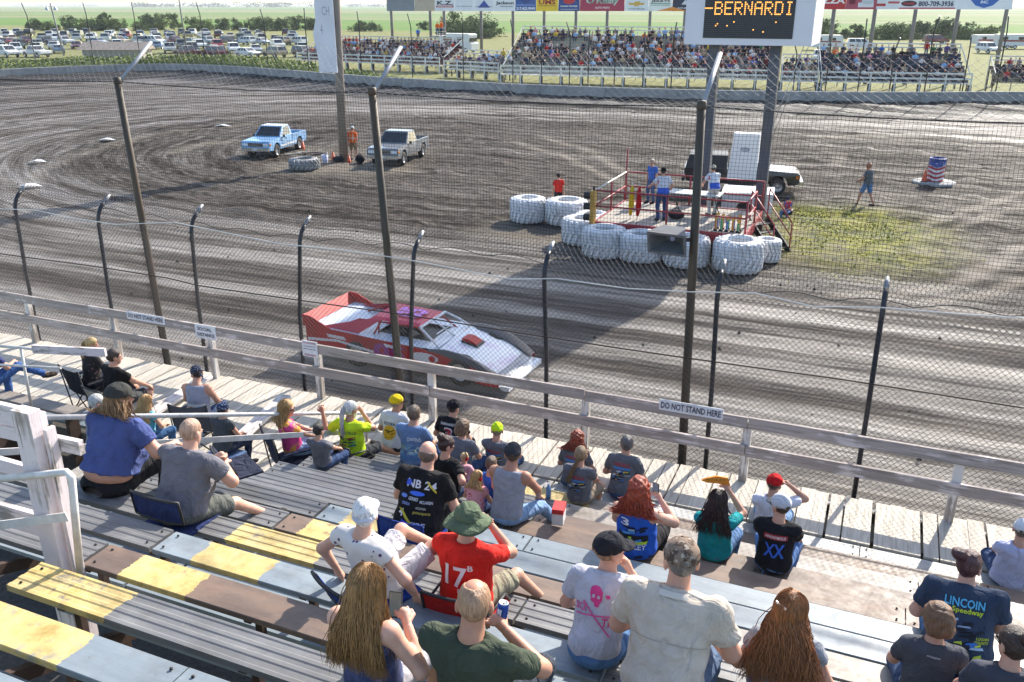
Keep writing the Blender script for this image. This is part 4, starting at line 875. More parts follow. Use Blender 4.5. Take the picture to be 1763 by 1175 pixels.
def far_stand(p0, p1, rows, seatc, name_, label, dens, where, seed, z0=1.35, rise=0.33, pitch=0.72, front=True):
    a = Vector(p0); b = Vector(p1); a.z = b.z = 0; L = (b - a).length; rz = math.atan2((b - a).y, (b - a).x); t = empty('grandstand', a, rz); tag(t, label, 'grandstand')
    SM = mat('seatc_' + seatc, seatc, 0.6, 0.2, 2, dirt=(0.35, 0.34, 0.33, 1), dirtamt=0.3)
    r = random.Random(seed)
    for i in range(rows):
        y = 1.3 + i * pitch; z = z0 + i * rise
        m = MB(); m.box((L / 2, y, z), (L, 0.28, 0.05)); m.build('seat_board', SM, t); m = MB(); m.box((L / 2, y - 0.38, z - 0.36), (L, 0.42, 0.04)); m.build('foot_board', SM, t)
        m = MB(); m.box((L / 2, y + 0.16, z - 0.2), (L, 0.03, 0.3)); m.build('riser', SM, t)
    yb = 1.3 + rows * pitch; zb = z0 + rows * rise; x = 0
    while x <= L + 0.01:
        m = MB(); m.box((x, yb - 0.3, (zb + 0.6) / 2), (0.09, 0.09, zb + 0.6)); m.build('back_post', WPAINT, t)
        if front:
            m = MB(); m.box((x, 0.0, 0.95), (0.12, 0.12, 1.9)); m.build('front_post', WPAINT, t)
            m = MB(); m.box((x, 0.25, 0.4), (0.3, 0.3, 0.8)); m.build('pier', mat('pier_dark', (0.06, 0.055, 0.05, 1), 0.9), t)
        x += L / max(1, round(L / 2.1))
    for z in (zb + 0.55, zb + 0.2):
        m = MB(); m.box((L / 2, yb - 0.36, z), (L, 0.04, 0.11)); m.build('back_rail', WPAINT, t)
    if front:
        for z in (1.82, 1.35): m = MB(); m.box((L / 2, -0.08, z), (L, 0.04, 0.16)); m.build('front_rail', WPAINT, t)
        m = MB(); m.box((L / 2, 0.45, 0.93), (L, 0.95, 0.06)); m.build('walkway', WPAINT, t)
    for x in (0.0, L):
        m = MB(); m.bar((x, 1.0, z0 + 0.5), (x, yb - 0.3, zb + 0.5), 0.05, 0.1); m.build('side_rail', WPAINT, t)
        for i in range(0, rows, 3): m = MB(); m.box((x, 1.3 + i * pitch, (z0 + i * rise) / 2), (0.1, 0.1, z0 + i * rise)); m.build('leg', BRK, t)
    M_ = Matrix.Translation(a) @ Matrix.Rotation(rz, 4, 'Z'); n_ = 0
    for i in range(rows):
        x = 0.4; nr = 0
        while x < L - 0.3:
            d = dens(i / max(1, rows - 1), x / L); rr_ = r.random()
            if d * 0.62 <= rr_ < d * 1.7: CROWD.append((M_ @ Vector((x + r.uniform(-.08, .08), 1.22 + i * pitch, z0 + i * rise + 0.03)), rz + math.pi + r.uniform(-.4, .4), r.randrange(12)))
            if rr_ < d * 0.62:
                pose = r.choice(('lap', 'lap', 'knee')) if r.random() > 0.03 else 'stand'
                q = M_ @ Vector((x + r.uniform(-.08, .08), 1.22 + i * pitch, z0 + i * rise + 0.03 - (0.37 if pose == 'stand' else 0)))
                if pose == 'stand': q = M_ @ Vector((x, 0.92 + i * pitch, z0 + i * rise - 0.34))
                rowt = ORDN[i] if i < rows - 1 else 'top row'
                sc_ = r.choice(SHIRTS[:5] * 3 + SHIRTS); spectator(q, rz + math.pi + r.uniform(-.35, .35), pose, sc_, '', seed * 1000 + n_, 'spectators in the far stands', '%s shirted spectator %s from left, %s of the %s' % (sc_[0], NTH[nr], rowt, where)); n_ += 1; nr += 1
            x += r.uniform(0.52, 0.7)
    return t
def dmid(i, x):
    if x > 0.86: return 0.5 if i < 0.9 else 0.3
    base = 0.18 + 0.3 * (0.15 < i < 0.75) + 0.3 * (i > 0.85)
    if i < 0.1: base = 0.02
    if x > 0.6: base += 0.18 * (i < 0.6)
    if 0.12 < x < 0.3 and 0.55 < i < 0.85: base *= 0.3
    return base
far_stand(G(862, 144), G(1338, 155.5), 11, '9fa09e', 'mid', 'long white far grandstand across the track, packed with spectators', dmid, 'white far stand', 3)
far_stand(G(513, 116), G(757, 127), 6, '6a2a30', 'left', 'low maroon far grandstand beside the car lot', lambda i, x: 0.55 if i > 0.1 else 0.25, 'maroon far stand', 4)
far_stand(G(1412, 158), G(1668, 163), 7, '3a4660', 'right', 'blue seated far grandstand with white railings at the right', lambda i, x: 0.42 if i in (0, 1) else (0.3 if i > 0.3 else 0.5), 'blue far stand', 5)
far_stand(G(1712, 163), G(1850, 166), 4, '7d7466', 'far right', 'small bare timber far stand at the right edge', lambda i, x: 0.35, 'timber far stand', 6, front=False)
far_stand(G(765, 133), G(858, 139), 3, '9fa09e', 'low', 'low white bleacher left of the long white far stand', lambda i, x: 0.35, 'low left stand', 8)
far_stand(G(1343, 157), G(1406, 158.5), 4, '9fa09e', 'low', 'low white bleacher between the long and blue far stands', lambda i, x: 0.4, 'low middle stand', 9)
# the rest of the packed crowd, one mass
tm_ = tiny_person('lap'); bv = np.array(tm_.v); cmats = [cloth(c) for _, c in (SHIRTS[:5] * 2)[:9] + [SHIRTS[6], SHIRTS[7], SHIRTS[13]]] + [SKIN[0], cloth('2a3550'), mat('hairtone_2a1f18', '2a1f18', 0.7, 0.2, 20, local=True)]; cm_ = MB()
for p, a, c in CROWD:
    R_ = np.array([[math.cos(a), -math.sin(a), 0], [math.sin(a), math.cos(a), 0], [0, 0, 1]]); vv = (bv * (0.9 + 0.012 * c)) @ R_.T + np.array(p); b0 = len(cm_.v); cm_.v += [tuple(q) for q in vv]; cm_.f += [tuple(i + b0 for i in f) for f in tm_.f]
    cm_.m += [c if q == 0 else 11 + q for q in tm_.m]; cm_.sm += tm_.sm
tag(cm_.build('far_crowd', cmats), 'dense mass of seated spectators filling the far stands', 'crowd', kind='stuff')
# flag tower at the end of the left stand
ft = empty('flag_tower', G(757, 122)); tag(ft, 'narrow white ladder tower holding two orange clad marshals above the left far stand', 'tower')
m = MB()
for s in (-0.4, 0.4):
    for q in (-0.3, 0.3): m.tube([(s, q, 0), (s, q, 4.2)], 0.04, 6)
m.build('leg', WPAINT, ft); m = MB(); m.box((0, 0, 4.2), (1.5, 1.1, 0.06)); m.build('deck', WPAINT, ft)
for k2 in range(9): m = MB(); m.box((0, -0.3, 0.4 + k2 * 0.42), (0.8, 0.05, 0.05)); m.build('rung', WPAINT, ft)
m = MB()
for z in (4.7, 5.1):
    for a, b in (((-0.7, -0.5), (0.7, -0.5)), ((-0.7, 0.5), (0.7, 0.5)), ((-0.7, -0.5), (-0.7, 0.5)), ((0.7, -0.5), (0.7, 0.5))): m.bar((a[0], a[1], z), (b[0], b[1], z), 0.03, 0.03)
m.build('rail', WPAINT, ft); q = ft.location
spectator((q.x - 0.15, q.y, 4.23), RAD(180), 'stand', ('orange', 'e4681c'), 'and white cap on the flag tower, left of two', 901, 'marshals on the flag tower')
spectator((q.x + 0.4, q.y, 4.23), RAD(150), 'stand', ('bright orange', 'ea6a18'), 'on the flag tower, right of two', 902, 'marshals on the flag tower')
q = G(682, 118); spectator((q.x, q.y + 6.3, 3.35), RAD(190), 'stand', ('bright blue', '2a68c8'), 'behind the maroon far stand', 903, 'standing spectators')
# far catch fence posts in front of the far stands
for i, (u, vt, vb) in enumerate([(60, 5, 100), (160, 5, 97), (240, 4, 92), (352, 4, 90), (460, 16, 95), (530, 14, 100), (622, 20, 112), (710, 24, 118), (798, 30, 125), (883, 34, 140), (932, 52, 142), (980, 38, 145), (1012, 52, 148), (1057, 52, 150), (1106, 55, 150), (1155, 38, 150), (1365, 75, 158), (1420, 60, 160), (1476, 32, 160), (1530, 65, 162), (1590, 28, 165), (1655, 62, 166), (1712, 28, 168)]):
    wdist = min(((WP[j] - np.array(G(u, vb)[:2])) @ (WP[j] - np.array(G(u, vb)[:2])), j) for j in range(n))[1]
    bpt = Vector((WP[wdist][0], WP[wdist][1], 0)); lo_, hi_ = 0.3, 3.0
    d = ray(u, vb); # walk along the sight line until just beyond the wall
    for tt in np.linspace(60, 140, 400):
        q = Vector((d.x / d.y * tt, tt)); 
        if not inside_wall(np.array([[q.x, q.y]]))[0]: break
    y_ = q.y + 0.5; x_ = d.x / d.y * y_; top = GY(u, vt, y_)
    t = MB(); t.tube([(0, 0, 0.4), (0, 0, top.z * 0.84 - 0.0), (rnd.uniform(-.25, .25), -0.3, top.z)], 0.05, 6)
    tag(t.build('fence_post', PIPE, None, (x_, y_, 0)), 'dark bent topped fence post on the far wall, %s from the left' % (['first', 'second', 'third', 'fourth', 'fifth', 'sixth', 'seventh', 'eighth', 'ninth', 'tenth', 'eleventh', 'twelfth', 'thirteenth', 'fourteenth', 'fifteenth', 'sixteenth', 'seventeenth', 'eighteenth', 'nineteenth', 'twentieth', 'twenty first', 'twenty second', 'twenty third'][i]), 'post', 'posts of the far fence')
# lamp post by the lot
lp = empty('lamp_post', G(107, 96)); tag(lp, 'tall leaning pole with two floodlights in front of the parked cars', 'lamp post')
hl = 0.5; topz = GY(90, 6, lp.location.y).z
m = MB(); m.tube([(0.4, 0, 0), (-0.6, 0, topz)], [0.16, 0.11], 8); m.build('pole', mat('grey_pole', (0.2, 0.19, 0.18, 1), 0.8, 0.3, 3), lp)
for s in (-1, 1): m = MB(); m.lathe([(0.05, 0.3), (0.3, -0.1), (0.33, -0.3)], 8, (s * 0.95 - 0.6, 0, topz - 0.75)); m.bar((-0.6, 0, topz - 0.5), (s * 0.95 - 0.6, 0, topz - 0.5), 0.05, 0.05); m.build('floodlight', GALV, lp)
q = G(322, 92); m = MB(); m.tube([(0, 0, 0), (-0.3, 0, 10)], [0.14, 0.1], 8); tag(m.build('utility_pole', mat('grey_pole', (0.2, 0.19, 0.18, 1)), None, q), 'plain grey utility pole standing among the parked cars', 'pole')

# ------------------------------------------------------------ billboards above the far stands
def billboard(u0, u1, v0, v1, Yb, panels, posts, label):
    a = GY(u0, v0, Yb); b = GY(u1, v1, Yb + (GY(u1, v1, Yb).x - a.x) * 0.30); t = empty('billboard', (a.x, a.y, 0)); tag(t, label, 'billboard')
    dd = (b - a); L = math.hypot(dd.x, dd.y); t.rotation_euler = (0, 0, math.atan2(dd.y, dd.x)); zb = (a.z + b.z) / 2
    def along(u):       # distance along the board where a sight line crosses it
        lo, hi = -5.0, L + 5
        for _ in range(40):
            mid = (lo + hi) / 2
            if proj((a.x + dd.x / L * mid, a.y + dd.y / L * mid, zb))[0] < u: lo = mid
            else: hi = mid
        return mid
    for i, (ua, ub, c, tx) in enumerate(panels):
        xa, xb = along(ua), along(ub); w_ = xb - xa; pm_ = MB(); pm_.box(((xa + xb) / 2, 0, zb + 1.3), (w_ - 0.02, 0.06, 2.6))
        pn = pm_.build('panel', mat('ad_' + c, c, 0.5, 0.08, 1.5), t)
        for s, x0, z0, ww, hh, ink in tx:
            if s == '#box':
                q = MB(); q.box((xa + (x0 + ww / 2) * w_, -0.036, zb + z0 + hh / 2), (ww * w_, 0.012, hh)); q.build('band', mat('ink_' + ink, ink, 0.5, 0.05), pn)
            elif s == '#tri':
                q = MB(); q.prism([(xa + x0 * w_, zb + z0), (xa + (x0 + ww) * w_, zb + z0), (xa + (x0 + ww * 0.5) * w_, zb + z0 + hh)], -0.042, -0.032); q.build('emblem', mat('ink_' + ink, ink, 0.5, 0.05), pn)
            elif s == '#shield':
                q = MB(); q.prism([(xa + (x0 + p_[0] * ww) * w_, zb + z0 + p_[1] * hh) for p_ in ((0.5, 0), (0.8, 0.14), (0.98, 0.4), (1, 0.8), (0.85, 1), (0.15, 1), (0, 0.8), (0.02, 0.4), (0.2, 0.14))], -0.042, -0.032); q.build('emblem', mat('ink_' + ink, ink, 0.5, 0.05), pn)
            elif s == '#oval':
                q = MB(); q.prism([(xa + (x0 + ww * (0.5 + 0.5 * math.cos(a_))) * w_, zb + z0 + hh * (0.5 + 0.5 * math.sin(a_))) for a_ in np.linspace(0, 6.28, 20)[:-1]], -0.042, -0.032); q.build('emblem', mat('ink_' + ink, ink, 0.5, 0.05), pn)
            elif s == '#bow':
                q = MB(); q.prism([(xa + (x0 + p_[0] * ww) * w_, zb + z0 + p_[1] * hh) for p_ in ((0.08, 0.25), (0.36, 0.25), (0.33, 0), (0.62, 0), (0.66, 0.25), (0.92, 0.25), (1, 0.7), (0.7, 0.7), (0.72, 1), (0.4, 1), (0.36, 0.7), (0.0, 0.7))], -0.042, -0.032); q.build('emblem', mat('ink_' + ink, ink, 0.4, 0.05), pn)
            else: letters('lettering', s, (xa + x0 * w_, -0.031, zb + z0), (1, 0, 0), (0, 0, 1), ww * w_, hh, mat('ink_' + ink, ink, 0.5, 0.05), pn, 0.03, 0.02)
    for i, u in enumerate(posts):
        x = along(u); m = MB(); m.tube([(x, 0.2, 0), (x, 0.2, zb + 2.5)], 0.2, 8); m.build('post', mat('timber_post', (0.2, 0.18, 0.16, 1), 0.85, 0.25, 2), t)
billboard(666, 1190, 19, 20, 108, [
 (666, 714, '7d838c', []), (714, 749, 'b3a796', []),
 (749, 783, 'd6d9e0', [('K.Z.', 0.12, 0.75, 0.8, 0.5, '2a2a30'), ('#box', 0.06, 0.45, 0.88, 0.22, 'b02a3a'), ('RACING ENGINES', 0.12, 0.5, 0.76, 0.11, 'e8e8e8')]),
 (783, 816, 'd8dce4', [('www.kzracing.com', 0.1, 0.52, 0.8, 0.13, '3a4258')]),
 (816, 851, 'd8dce4', [('#tri', 0.2, 0.42, 0.6, 0.9, '3b4ea0'), ('blue demon', 0.1, 0.5, 0.8, 0.13, '50566a')]),
 (851, 887, 'dcdfe6', [('Jackson', 0.08, 0.7, 0.85, 0.5, '2a2c34'), ('RACING INC', 0.3, 0.5, 0.6, 0.12, '2a2c34')]),
 (887, 923, '3a5a9c', [('217.423.9949', 0.05, 0.14, 0.9, 0.36, 'e6eaf2'), ('HEATING & COOLING', 0.06, 0.66, 0.88, 0.16, '9db8e8'), ('#oval', 0.25, 0.95, 0.5, 1.2, '2c4482')]),
 (923, 961, 'e2bf2e', [('UMS', 0.12, 0.8, 0.76, 0.6, 'a02a2a'), ('United Motor Services', 0.1, 0.6, 0.8, 0.14, '8a3020')]),
 (961, 998, '2a4484', [('HAWK POWER', 0.1, 0.5, 0.8, 0.2, 'e6e8ee'), ('#oval', 0.22, 0.85, 0.56, 1.1, 'c23038'), ('#box', 0.1, 0.2, 0.8, 0.06, 'c8cce0')]),
 (998, 1075, 'a23350', [("O'Reilly", 0.14, 0.72, 0.72, 0.95, 'e9efe9'), ("O'Reilly", 0.155, 0.76, 0.69, 0.86, '3f8f7c'), ('AUTO PARTS', 0.34, 0.3, 0.33, 0.24, 'e8d8dc')]),
 (1075, 1116, 'd8dde4', [('#bow', 0.15, 0.62, 0.7, 0.55, 'c9a24a'), ('YOUR DEALER', 0.15, 0.2, 0.7, 0.16, '6a6e7a')]),
 (1116, 1157, 'dfe2e2', [('#box', 0.08, 0.85, 0.84, 0.1, '2f7a5a'), ('JERRYS', 0.1, 1.0, 0.8, 0.35, '2a2c34'), ('products company', 0.1, 0.64, 0.8, 0.13, '2f7a5a'), ('#tri', 0.35, 0.02, 1.3, 0.5, 'd98a3a')]),
 (1157, 1188, '2c2f48', [('217-429', 0.3, 0.28, 0.62, 0.2, 'e2e4ee'), ('#tri', 0.5, 0.8, 0.4, 0.6, 'c8ccd8')])],
 (673, 740, 764, 828, 883, 937, 992, 1046, 1120, 1180), 'long row of painted advertising panels on tall posts above the white far stand')
billboard(1400, 1742, 17, 16, 100, [
 (1400, 1455, 'b5262c', [('PIZZA', 0.02, 0.55, 0.94, 0.6, 'ece8e8')]),
 (1455, 1508, 'a8485a', [('#box', 0.4, 0.2, 0.5, 0.45, 'd8d8dc'), ('#oval', 0.5, 0.5, 0.4, 0.5, 'c8ccd4'), ('#box', 0.1, 0.5, 0.2, 0.6, '6a2030')]),
 (1508, 1547, 'd8dade', [('#box', 0.0, 0.3, 0.4, 0.25, 'b03038'), ('#box', 0.5, 0.55, 0.5, 0.2, 'c05058')]),
 (1547, 1644, 'd9dbe0', [('#box', 0, 0.05, 1, 0.12, 'c04450'), ('#box', 0, 1.0, 1, 0.12, 'c04450'), ('800-709-3936', 0.34, 0.28, 0.62, 0.5, '2e3450'), ('#oval', 0.03, 0.28, 0.28, 0.55, '33313c'), ('PULLERS', 0.07, 0.46, 0.2, 0.2, 'd04040')]),
 (1644, 1742, 'dfe3ea', [('#shield', 0.24, 0.12, 0.52, 1.9, '2f62b4'), ('OIL PRODUCTS', 0.3, 1.0, 0.4, 0.3, 'eaf0f8'), ('INC.', 0.43, 0.55, 0.14, 0.28, 'eaf0f8')])],
 (1437, 1508, 1578, 1652, 1735), 'row of advertising panels with a blue shield on posts above the blue far stand')
# ------------------------------------------------------------ infield
REDP = mat('red_paint', (0.30, 0.025, 0.035, 1), 0.45, 0.2, 4, dirt=(0.15, 0.1, 0.08, 1), dirtamt=0.35)
TYW = mat('tyre_white', (0.68, 0.68, 0.69, 1), 0.65, 0.08, 2, dirt=(0.2, 0.17, 0.145, 1), dirtamt=0.4, bump=0.15, bscale=9)
def tractor_tyre(loc, R, Hh, label, rot=0.0, mm=None):
    t = empty('tractor_tyre', loc, rot); tag(t, label, 'tyre', 'painted tractor tyres round the platform'); m = MB()
    m.lathe([(R * 0.5, 0.02), (R * 0.72, 0.0), (R * 0.9, Hh * 0.06), (R * 0.955, Hh * 0.16), (R * 0.965, Hh * 0.5), (R * 0.955, Hh * 0.84), (R * 0.9, Hh * 0.94), (R * 0.72, Hh), (R * 0.56, Hh * 0.985), (R * 0.5, Hh * 0.9), (R * 0.62, Hh * 0.7), (R * 0.66, Hh * 0.5), (R * 0.62, Hh * 0.3), (R * 0.5, 0.02)], 36)
    m.build('casing', mm or TYW, t); m = MB(); nl = 20
    for i in range(nl):
        for s in (0, 1):
            a0 = 2 * math.pi * (i + 0.5 * s) / nl; pts = []
            for q in range(5):
                f = q / 4; a = a0 + f * 0.26; z = Hh * (0.05 + 0.46 * f) if s == 0 else Hh * (0.95 - 0.46 * f); rr = R * (0.9 if q == 0 else 0.97); pts.append((a, rr, z))
            for (a, r1, z1), (b, r2, z2) in zip(pts[:-1], pts[1:]):
                w2 = 0.06 * 0.8 / R; vv = []
                for ang, r, z in ((a, r1, z1), (b, r2, z2)):
                    for da, dr in ((-w2, -0.02), (w2, -0.02), (w2, 0.06), (-w2, 0.06)): vv.append(((r + dr) * math.cos(ang + da), (r + dr) * math.sin(ang + da), z))
                m.add(vv, [(0, 1, 5, 4), (1, 2, 6, 5), (2, 3, 7, 6), (3, 0, 4, 7), (3, 2, 1, 0), (4, 5, 6, 7)])
    m.build('tread_lugs', mm or TYW, t); return t
for i, (u, v, wpx, hh, lab) in enumerate([(909, 381, 62, 0.95, 'leftmost of the white painted tractor tyres, standing apart left of the platform'), (975, 385, 74, 0.95, 'white painted tractor tyre second from the left, behind the front row'),
    (1003, 418, 74, 0.92, 'white painted tractor tyre tucked behind the front row at its left end'), (1039, 440, 76, 0.98, 'white painted tractor tyre at the left of the front row'),
    (1103, 447, 76, 0.92, 'white painted tractor tyre in the front row under the platform, beside the loudspeaker'), (1180, 456, 78, 0.95, 'white painted tractor tyre in the front row directly behind the fence pole'),
    (1268, 465, 84, 1.02, 'largest white tractor tyre at the right corner of the platform'), (1318, 449, 44, 0.75, 'small white tyre behind the right corner tyre at the foot of the steps'), (1020, 398, 60, 0.7, 'white tyre mostly hidden behind the others at the platform corner')]):
    p = G(u, v); d = (p - cam.location).length; R = wpx / FPX * d / 2 * 0.94; tractor_tyre((p.x, p.y, 0.0), R, hh, lab, i * 0.7)
# flag stand platform
X0, X1, Y0, Y1, ZP = -8.75, -3.75, 27.75, 31.5, 0.95
pf = empty('flag_platform', ((X0 + X1) / 2, (Y0 + Y1) / 2, 0)); PI_ = Matrix.Translation((-(X0 + X1) / 2, -(Y0 + Y1) / 2, 0))
tag(pf, 'red railed starter platform with plank deck in the infield', 'platform')
def pp(m, name, mats): o = m.build(name, mats, pf); o.matrix_parent_inverse = PI_; return o
DK = wood('platform_deck', 'a79f95', '7b736a', 1); ny = int((X1 - X0) / 0.2)
for i in range(ny):
    m = MB(); m.box((X0 + (i + 0.5) * (X1 - X0) / ny, (Y0 + Y1) / 2, ZP - 0.02), ((X1 - X0) / ny - 0.012, Y1 - Y0 - 0.06, 0.04)); pp(m, 'deck_plank', DK)
for a, b in (((X0, Y0), (X1, Y0)), ((X1, Y0), (X1, Y1)), ((X1, Y1), (X0, Y1)), ((X0, Y1), (X0, Y0))):
    m = MB(); m.bar((a[0], a[1], ZP - 0.13), (b[0], b[1], ZP - 0.13), 0.06, 0.32); pp(m, 'fascia', REDP)
for x, y in [(X0, Y0), ((X0 + X1) / 2, Y0), (X1, Y0), (X1, Y1), ((X0 + X1) / 2, Y1), (X0, Y1)]:
    m = MB(); m.box((x, y, (ZP - 0.3) / 2), (0.14, 0.14, ZP - 0.3)); pp(m, 'leg', BRK)
posts = [(X0, Y0), (X0 + 2.45, Y0), (X1, Y0), (X1, Y0 + 1.9), (X1 - 0.02, Y1), (X0 + 2.4, Y1), (X0, Y1), (X0, Y0 + 1.9)]
for x, y in posts: m = MB(); m.tube([(x, y, ZP), (x, y, ZP + 1.07)], 0.035, 6); pp(m, 'rail_post', REDP)
WR = mat('white_pipe', (0.62, 0.6, 0.57, 1), 0.45, 0.2, 6, dirt=(0.3, 0.2, 0.14, 1), dirtamt=0.45)
for z in (ZP + 1.07, ZP + 0.55):
    for a, b in (((X0, Y0), (X1, Y0)), ((X1, Y0), (X1, Y0 + 1.9)), ((X0, Y1), (X1, Y1)), ((X0, Y0), (X0, Y1))):
        m = MB(); m.tube([(a[0], a[1], z), (b[0], b[1], z)], 0.03, 6); pp(m, 'rail', WR if a == (X0, Y0) and b == (X0, Y1) and z > ZP + 1 else REDP)
# steps down to the right
sx, sy = X1 + 0.05, Y0 + 2.6
st = empty('platform_steps', (sx, sy, 0)); tag(st, 'black metal steps with red handrails leading down from the platform', 'steps')
SI = Matrix.Identity(4)
for s in (-0.4, 0.4):
    m = MB(); m.bar((0, s, ZP - 0.02), (1.15, s, 0.02), 0.05, 0.2); m.build('stringer', TRIM, st)
    m = MB(); m.tube([(0, s, ZP + 1.0), (1.15, s, 1.0)], 0.025, 6); m.tube([(0, s, ZP + 0.55), (1.15, s, 0.55)], 0.02, 6); m.tube([(1.15, s, 0), (1.15, s, 1.0)], 0.025, 6); m.tube([(0, s, ZP), (0, s, ZP + 1.0)], 0.025, 6); m.build('handrail', REDP, st)
for i in range(4): m = MB(); m.box((0.14 + 0.27 * i, 0, ZP - 0.14 - 0.22 * i), (0.27, 0.78, 0.035)); m.build('tread', TRIM, st)
st.rotation_euler = (0, 0, RAD(-38))
# traffic light on the corner
tl = empty('signal_light', (X0 - 0.12, Y0 - 0.1, ZP + 0.02)); tag(tl, 'three lamp traffic signal with yellow back fixed to the platform corner', 'traffic light')
m = MB(); m.box((0.09, 0, 0.5), (0.14, 0.3, 1.12)); m.build('housing', mat('signal_yellow', (0.42, 0.24, 0.05, 1), 0.5, 0.2, 5), tl)
for k2 in range(3):
    m = MB(); m.lathe([(0.12, 0.0), (0.12, -0.22)], 12, (0.0, 0, 0.14 + 0.37 * k2), axis='x'); m.lathe([(0.0, -0.02), (0.115, -0.02)], 12, (0, 0, 0.14 + 0.37 * k2), axis='x'); m.build('lamp', TRIM, tl)
m = MB(); m.box((0.1, 0.0, 1.1), (0.06, 0.06, 0.2)); m.build('bracket', TRIM, tl)
# table, trophies, flags, bag on the platform
tb = empty('folding_table', (-5.9, 30.3, ZP)); tag(tb, 'white topped folding table on the platform', 'table')
m = MB(); m.box((0, 0, 0.73), (1.8, 0.75, 0.04)); m.build('table_top', WPAINT, tb)
for s in (-0.7, 0.7): m = MB(); m.bar((s, -0.3, 0.71), (s + 0.1, 0.3, 0.0), 0.03, 0.03); m.bar((s, 0.3, 0.71), (s + 0.1, -0.3, 0.0), 0.03, 0.03); m.build('leg', TRIM, tb)
TG = [mat('gold', (0.6, 0.42, 0.12, 1), 0.3, 0.1, 5, metal=0.8), mat('trophy_orange', (0.5, 0.2, 0.05, 1), 0.4), mat('trophy_green', (0.05, 0.28, 0.14, 1), 0.4), mat('trophy_blue', (0.06, 0.16, 0.4, 1), 0.4)]
for i in range(10):
    x = -4.75 + (i % 5) * 0.18; y = 28.1 + (i // 5) * 0.28; t = empty('trophy', (x, y, ZP)); hh = 0.4 + 0.12 * ((i * 7) % 4) / 3
    tag(t, '%s columned gold trophy, %s in the %s row on the platform deck' % (('orange', 'green', 'blue')[i % 3], ('first', 'second', 'third', 'fourth', 'fifth')[i % 5], ('front', 'back')[i // 5]), 'trophy', 'trophies at the platform corner')
    m = MB(); m.box((0, 0, 0.03), (0.12, 0.12, 0.06)); m.build('base', TRIM, t); m = MB(); m.box((0, 0, 0.06 + hh * 0.3), (0.06, 0.06, hh * 0.6)); m.build('column', TG[1 + i % 3], t)
    m = MB(); m.lathe([(0.02, 0), (0.035, 0.04), (0.06, 0.1), (0.055, 0.14)], 8, (0, 0, 0.06 + hh * 0.6)); m.build('cup', TG[0], t)
for nm_, cc, x, lab in (('flag', 'c8a81c', -7.75, 'furled yellow flag leaning on the platform rail'), ('flag', 'b01c20', -7.5, 'furled red flag leaning on the platform rail')):
    t = empty(nm_, (x, 28.6, ZP)); tag(t, lab, 'flag'); m = MB(); m.tube([(0, 0, 0), (0.1, -0.25, 1.3)], 0.014, 6); m.build('staff', WPAINT, t)
    m = MB(); m.tube([(0.015, -0.03, 0.15), (0.05, -0.1, 0.5), (0.08, -0.2, 0.95), (0.095, -0.24, 1.2)], [0.05, 0.1, 0.075, 0.03], 8); m.build('flag_cloth', cloth(cc), t)
m = MB(); m.tube([(0, 0, 0), (0.05, 0, 1.9)], 0.03, 6); tag(m.build('red_pole', REDP, None, (-8.9, 31.9, 0.9)), 'slanted red pole at the back left corner of the platform', 'pole')
bc = empty('battery_case', (-6.3, 29.2, ZP)); tag(bc, 'dark duffel bag lying on the platform deck', 'bag'); m = MB(); m.blob((0, 0, 0.16), (0.3, 0.2, 0.16), 10, 6); m.build('body', cloth('24222a'), bc)
m = MB(); m.tube([(-.15, 0, 0.3), (0, 0, 0.4), (.15, 0, 0.3)], 0.015, 6); m.build('handle', cloth('3a2030'), bc); bc.name = 'duffel_bag'
# trailer with upright white sheet behind the platform
tr = empty('utility_trailer', G(1280, 372), RAD(6)); tag(tr, 'white utility trailer with dark fender wheel behind the platform', 'trailer')
m = MB(); m.prism([(-0.85, 0.3), (-0.35, 0.3)] + [(0.0 - 0.36 * math.cos(a), 0.3 + 0.4 * math.sin(a)) for a in np.linspace(0.1, math.pi - 0.1, 8)] + [(0.35, 0.3), (1.05, 0.3), (1.05, 0.98), (-0.85, 1.02)], -0.75, 0.75); m.build('body', carpaint('d6d8da', 0.4, 0.3), tr)
m = MB(); m.box((0.1, 0, 1.03), (1.95, 1.55, 0.04)); m.build('lid', carpaint('dcdee0', 0.4, 0.1), tr)
add_wheels(tr, [(0, -0.66), (0, 0.66)], 0.3, 0.2, mat('rim_dark', (0.1, 0.1, 0.1, 1), 0.5))
q = G(1268, 340); wp = empty('white_tank', (q.x, q.y + 1.0, 0.0), RAD(4)); tag(wp, 'tall tapered white plastic box with small grey emblem behind the platform', 'tank')
c = frus(-0.62, 0.62, 0.6, -0.48, 0.62, 2.62, 0.6, 0.5); m = MB(); m.add(c, [(0, 1, 5, 4), (1, 2, 6, 5), (2, 3, 7, 6), (3, 0, 4, 7), (4, 5, 6, 7), (3, 2, 1, 0)]); m.build('body', mat('plastic_white', (0.72, 0.72, 0.74, 1), 0.45, 0.06, 3), wp)
m = MB(); m.box((0, 0, 0.3), (1.1, 0.5, 0.6)); m.build('stand', TRIM, wp); m = MB(); m.prism([(0.05 + 0.22 * math.cos(a), 1.95 + 0.1 * math.sin(a)) for a in np.linspace(0, 6.28, 16)[:-1]], -0.288, -0.28); m.build('emblem', mat('emblem_grey', (0.35, 0.36, 0.42, 1), 0.5), wp)
pickup(G(1268, 338) + Vector((-0.1, 1.5, 0)), RAD(10), '232427', 'dark grey pickup with topper and amber beacon parked behind the platform', bar=True, topper=True, dirty=0.12, L=4.9)
tq = pickup((-31.7, 40.6, 0), RAD(-80), '7ba6cf', 'dusty blue pickup truck with white roof parked in the infield', stripe='c9ccd0', roof='d4d6da', dirty=0.55); tq.scale = (0.9, 0.9, 0.95)
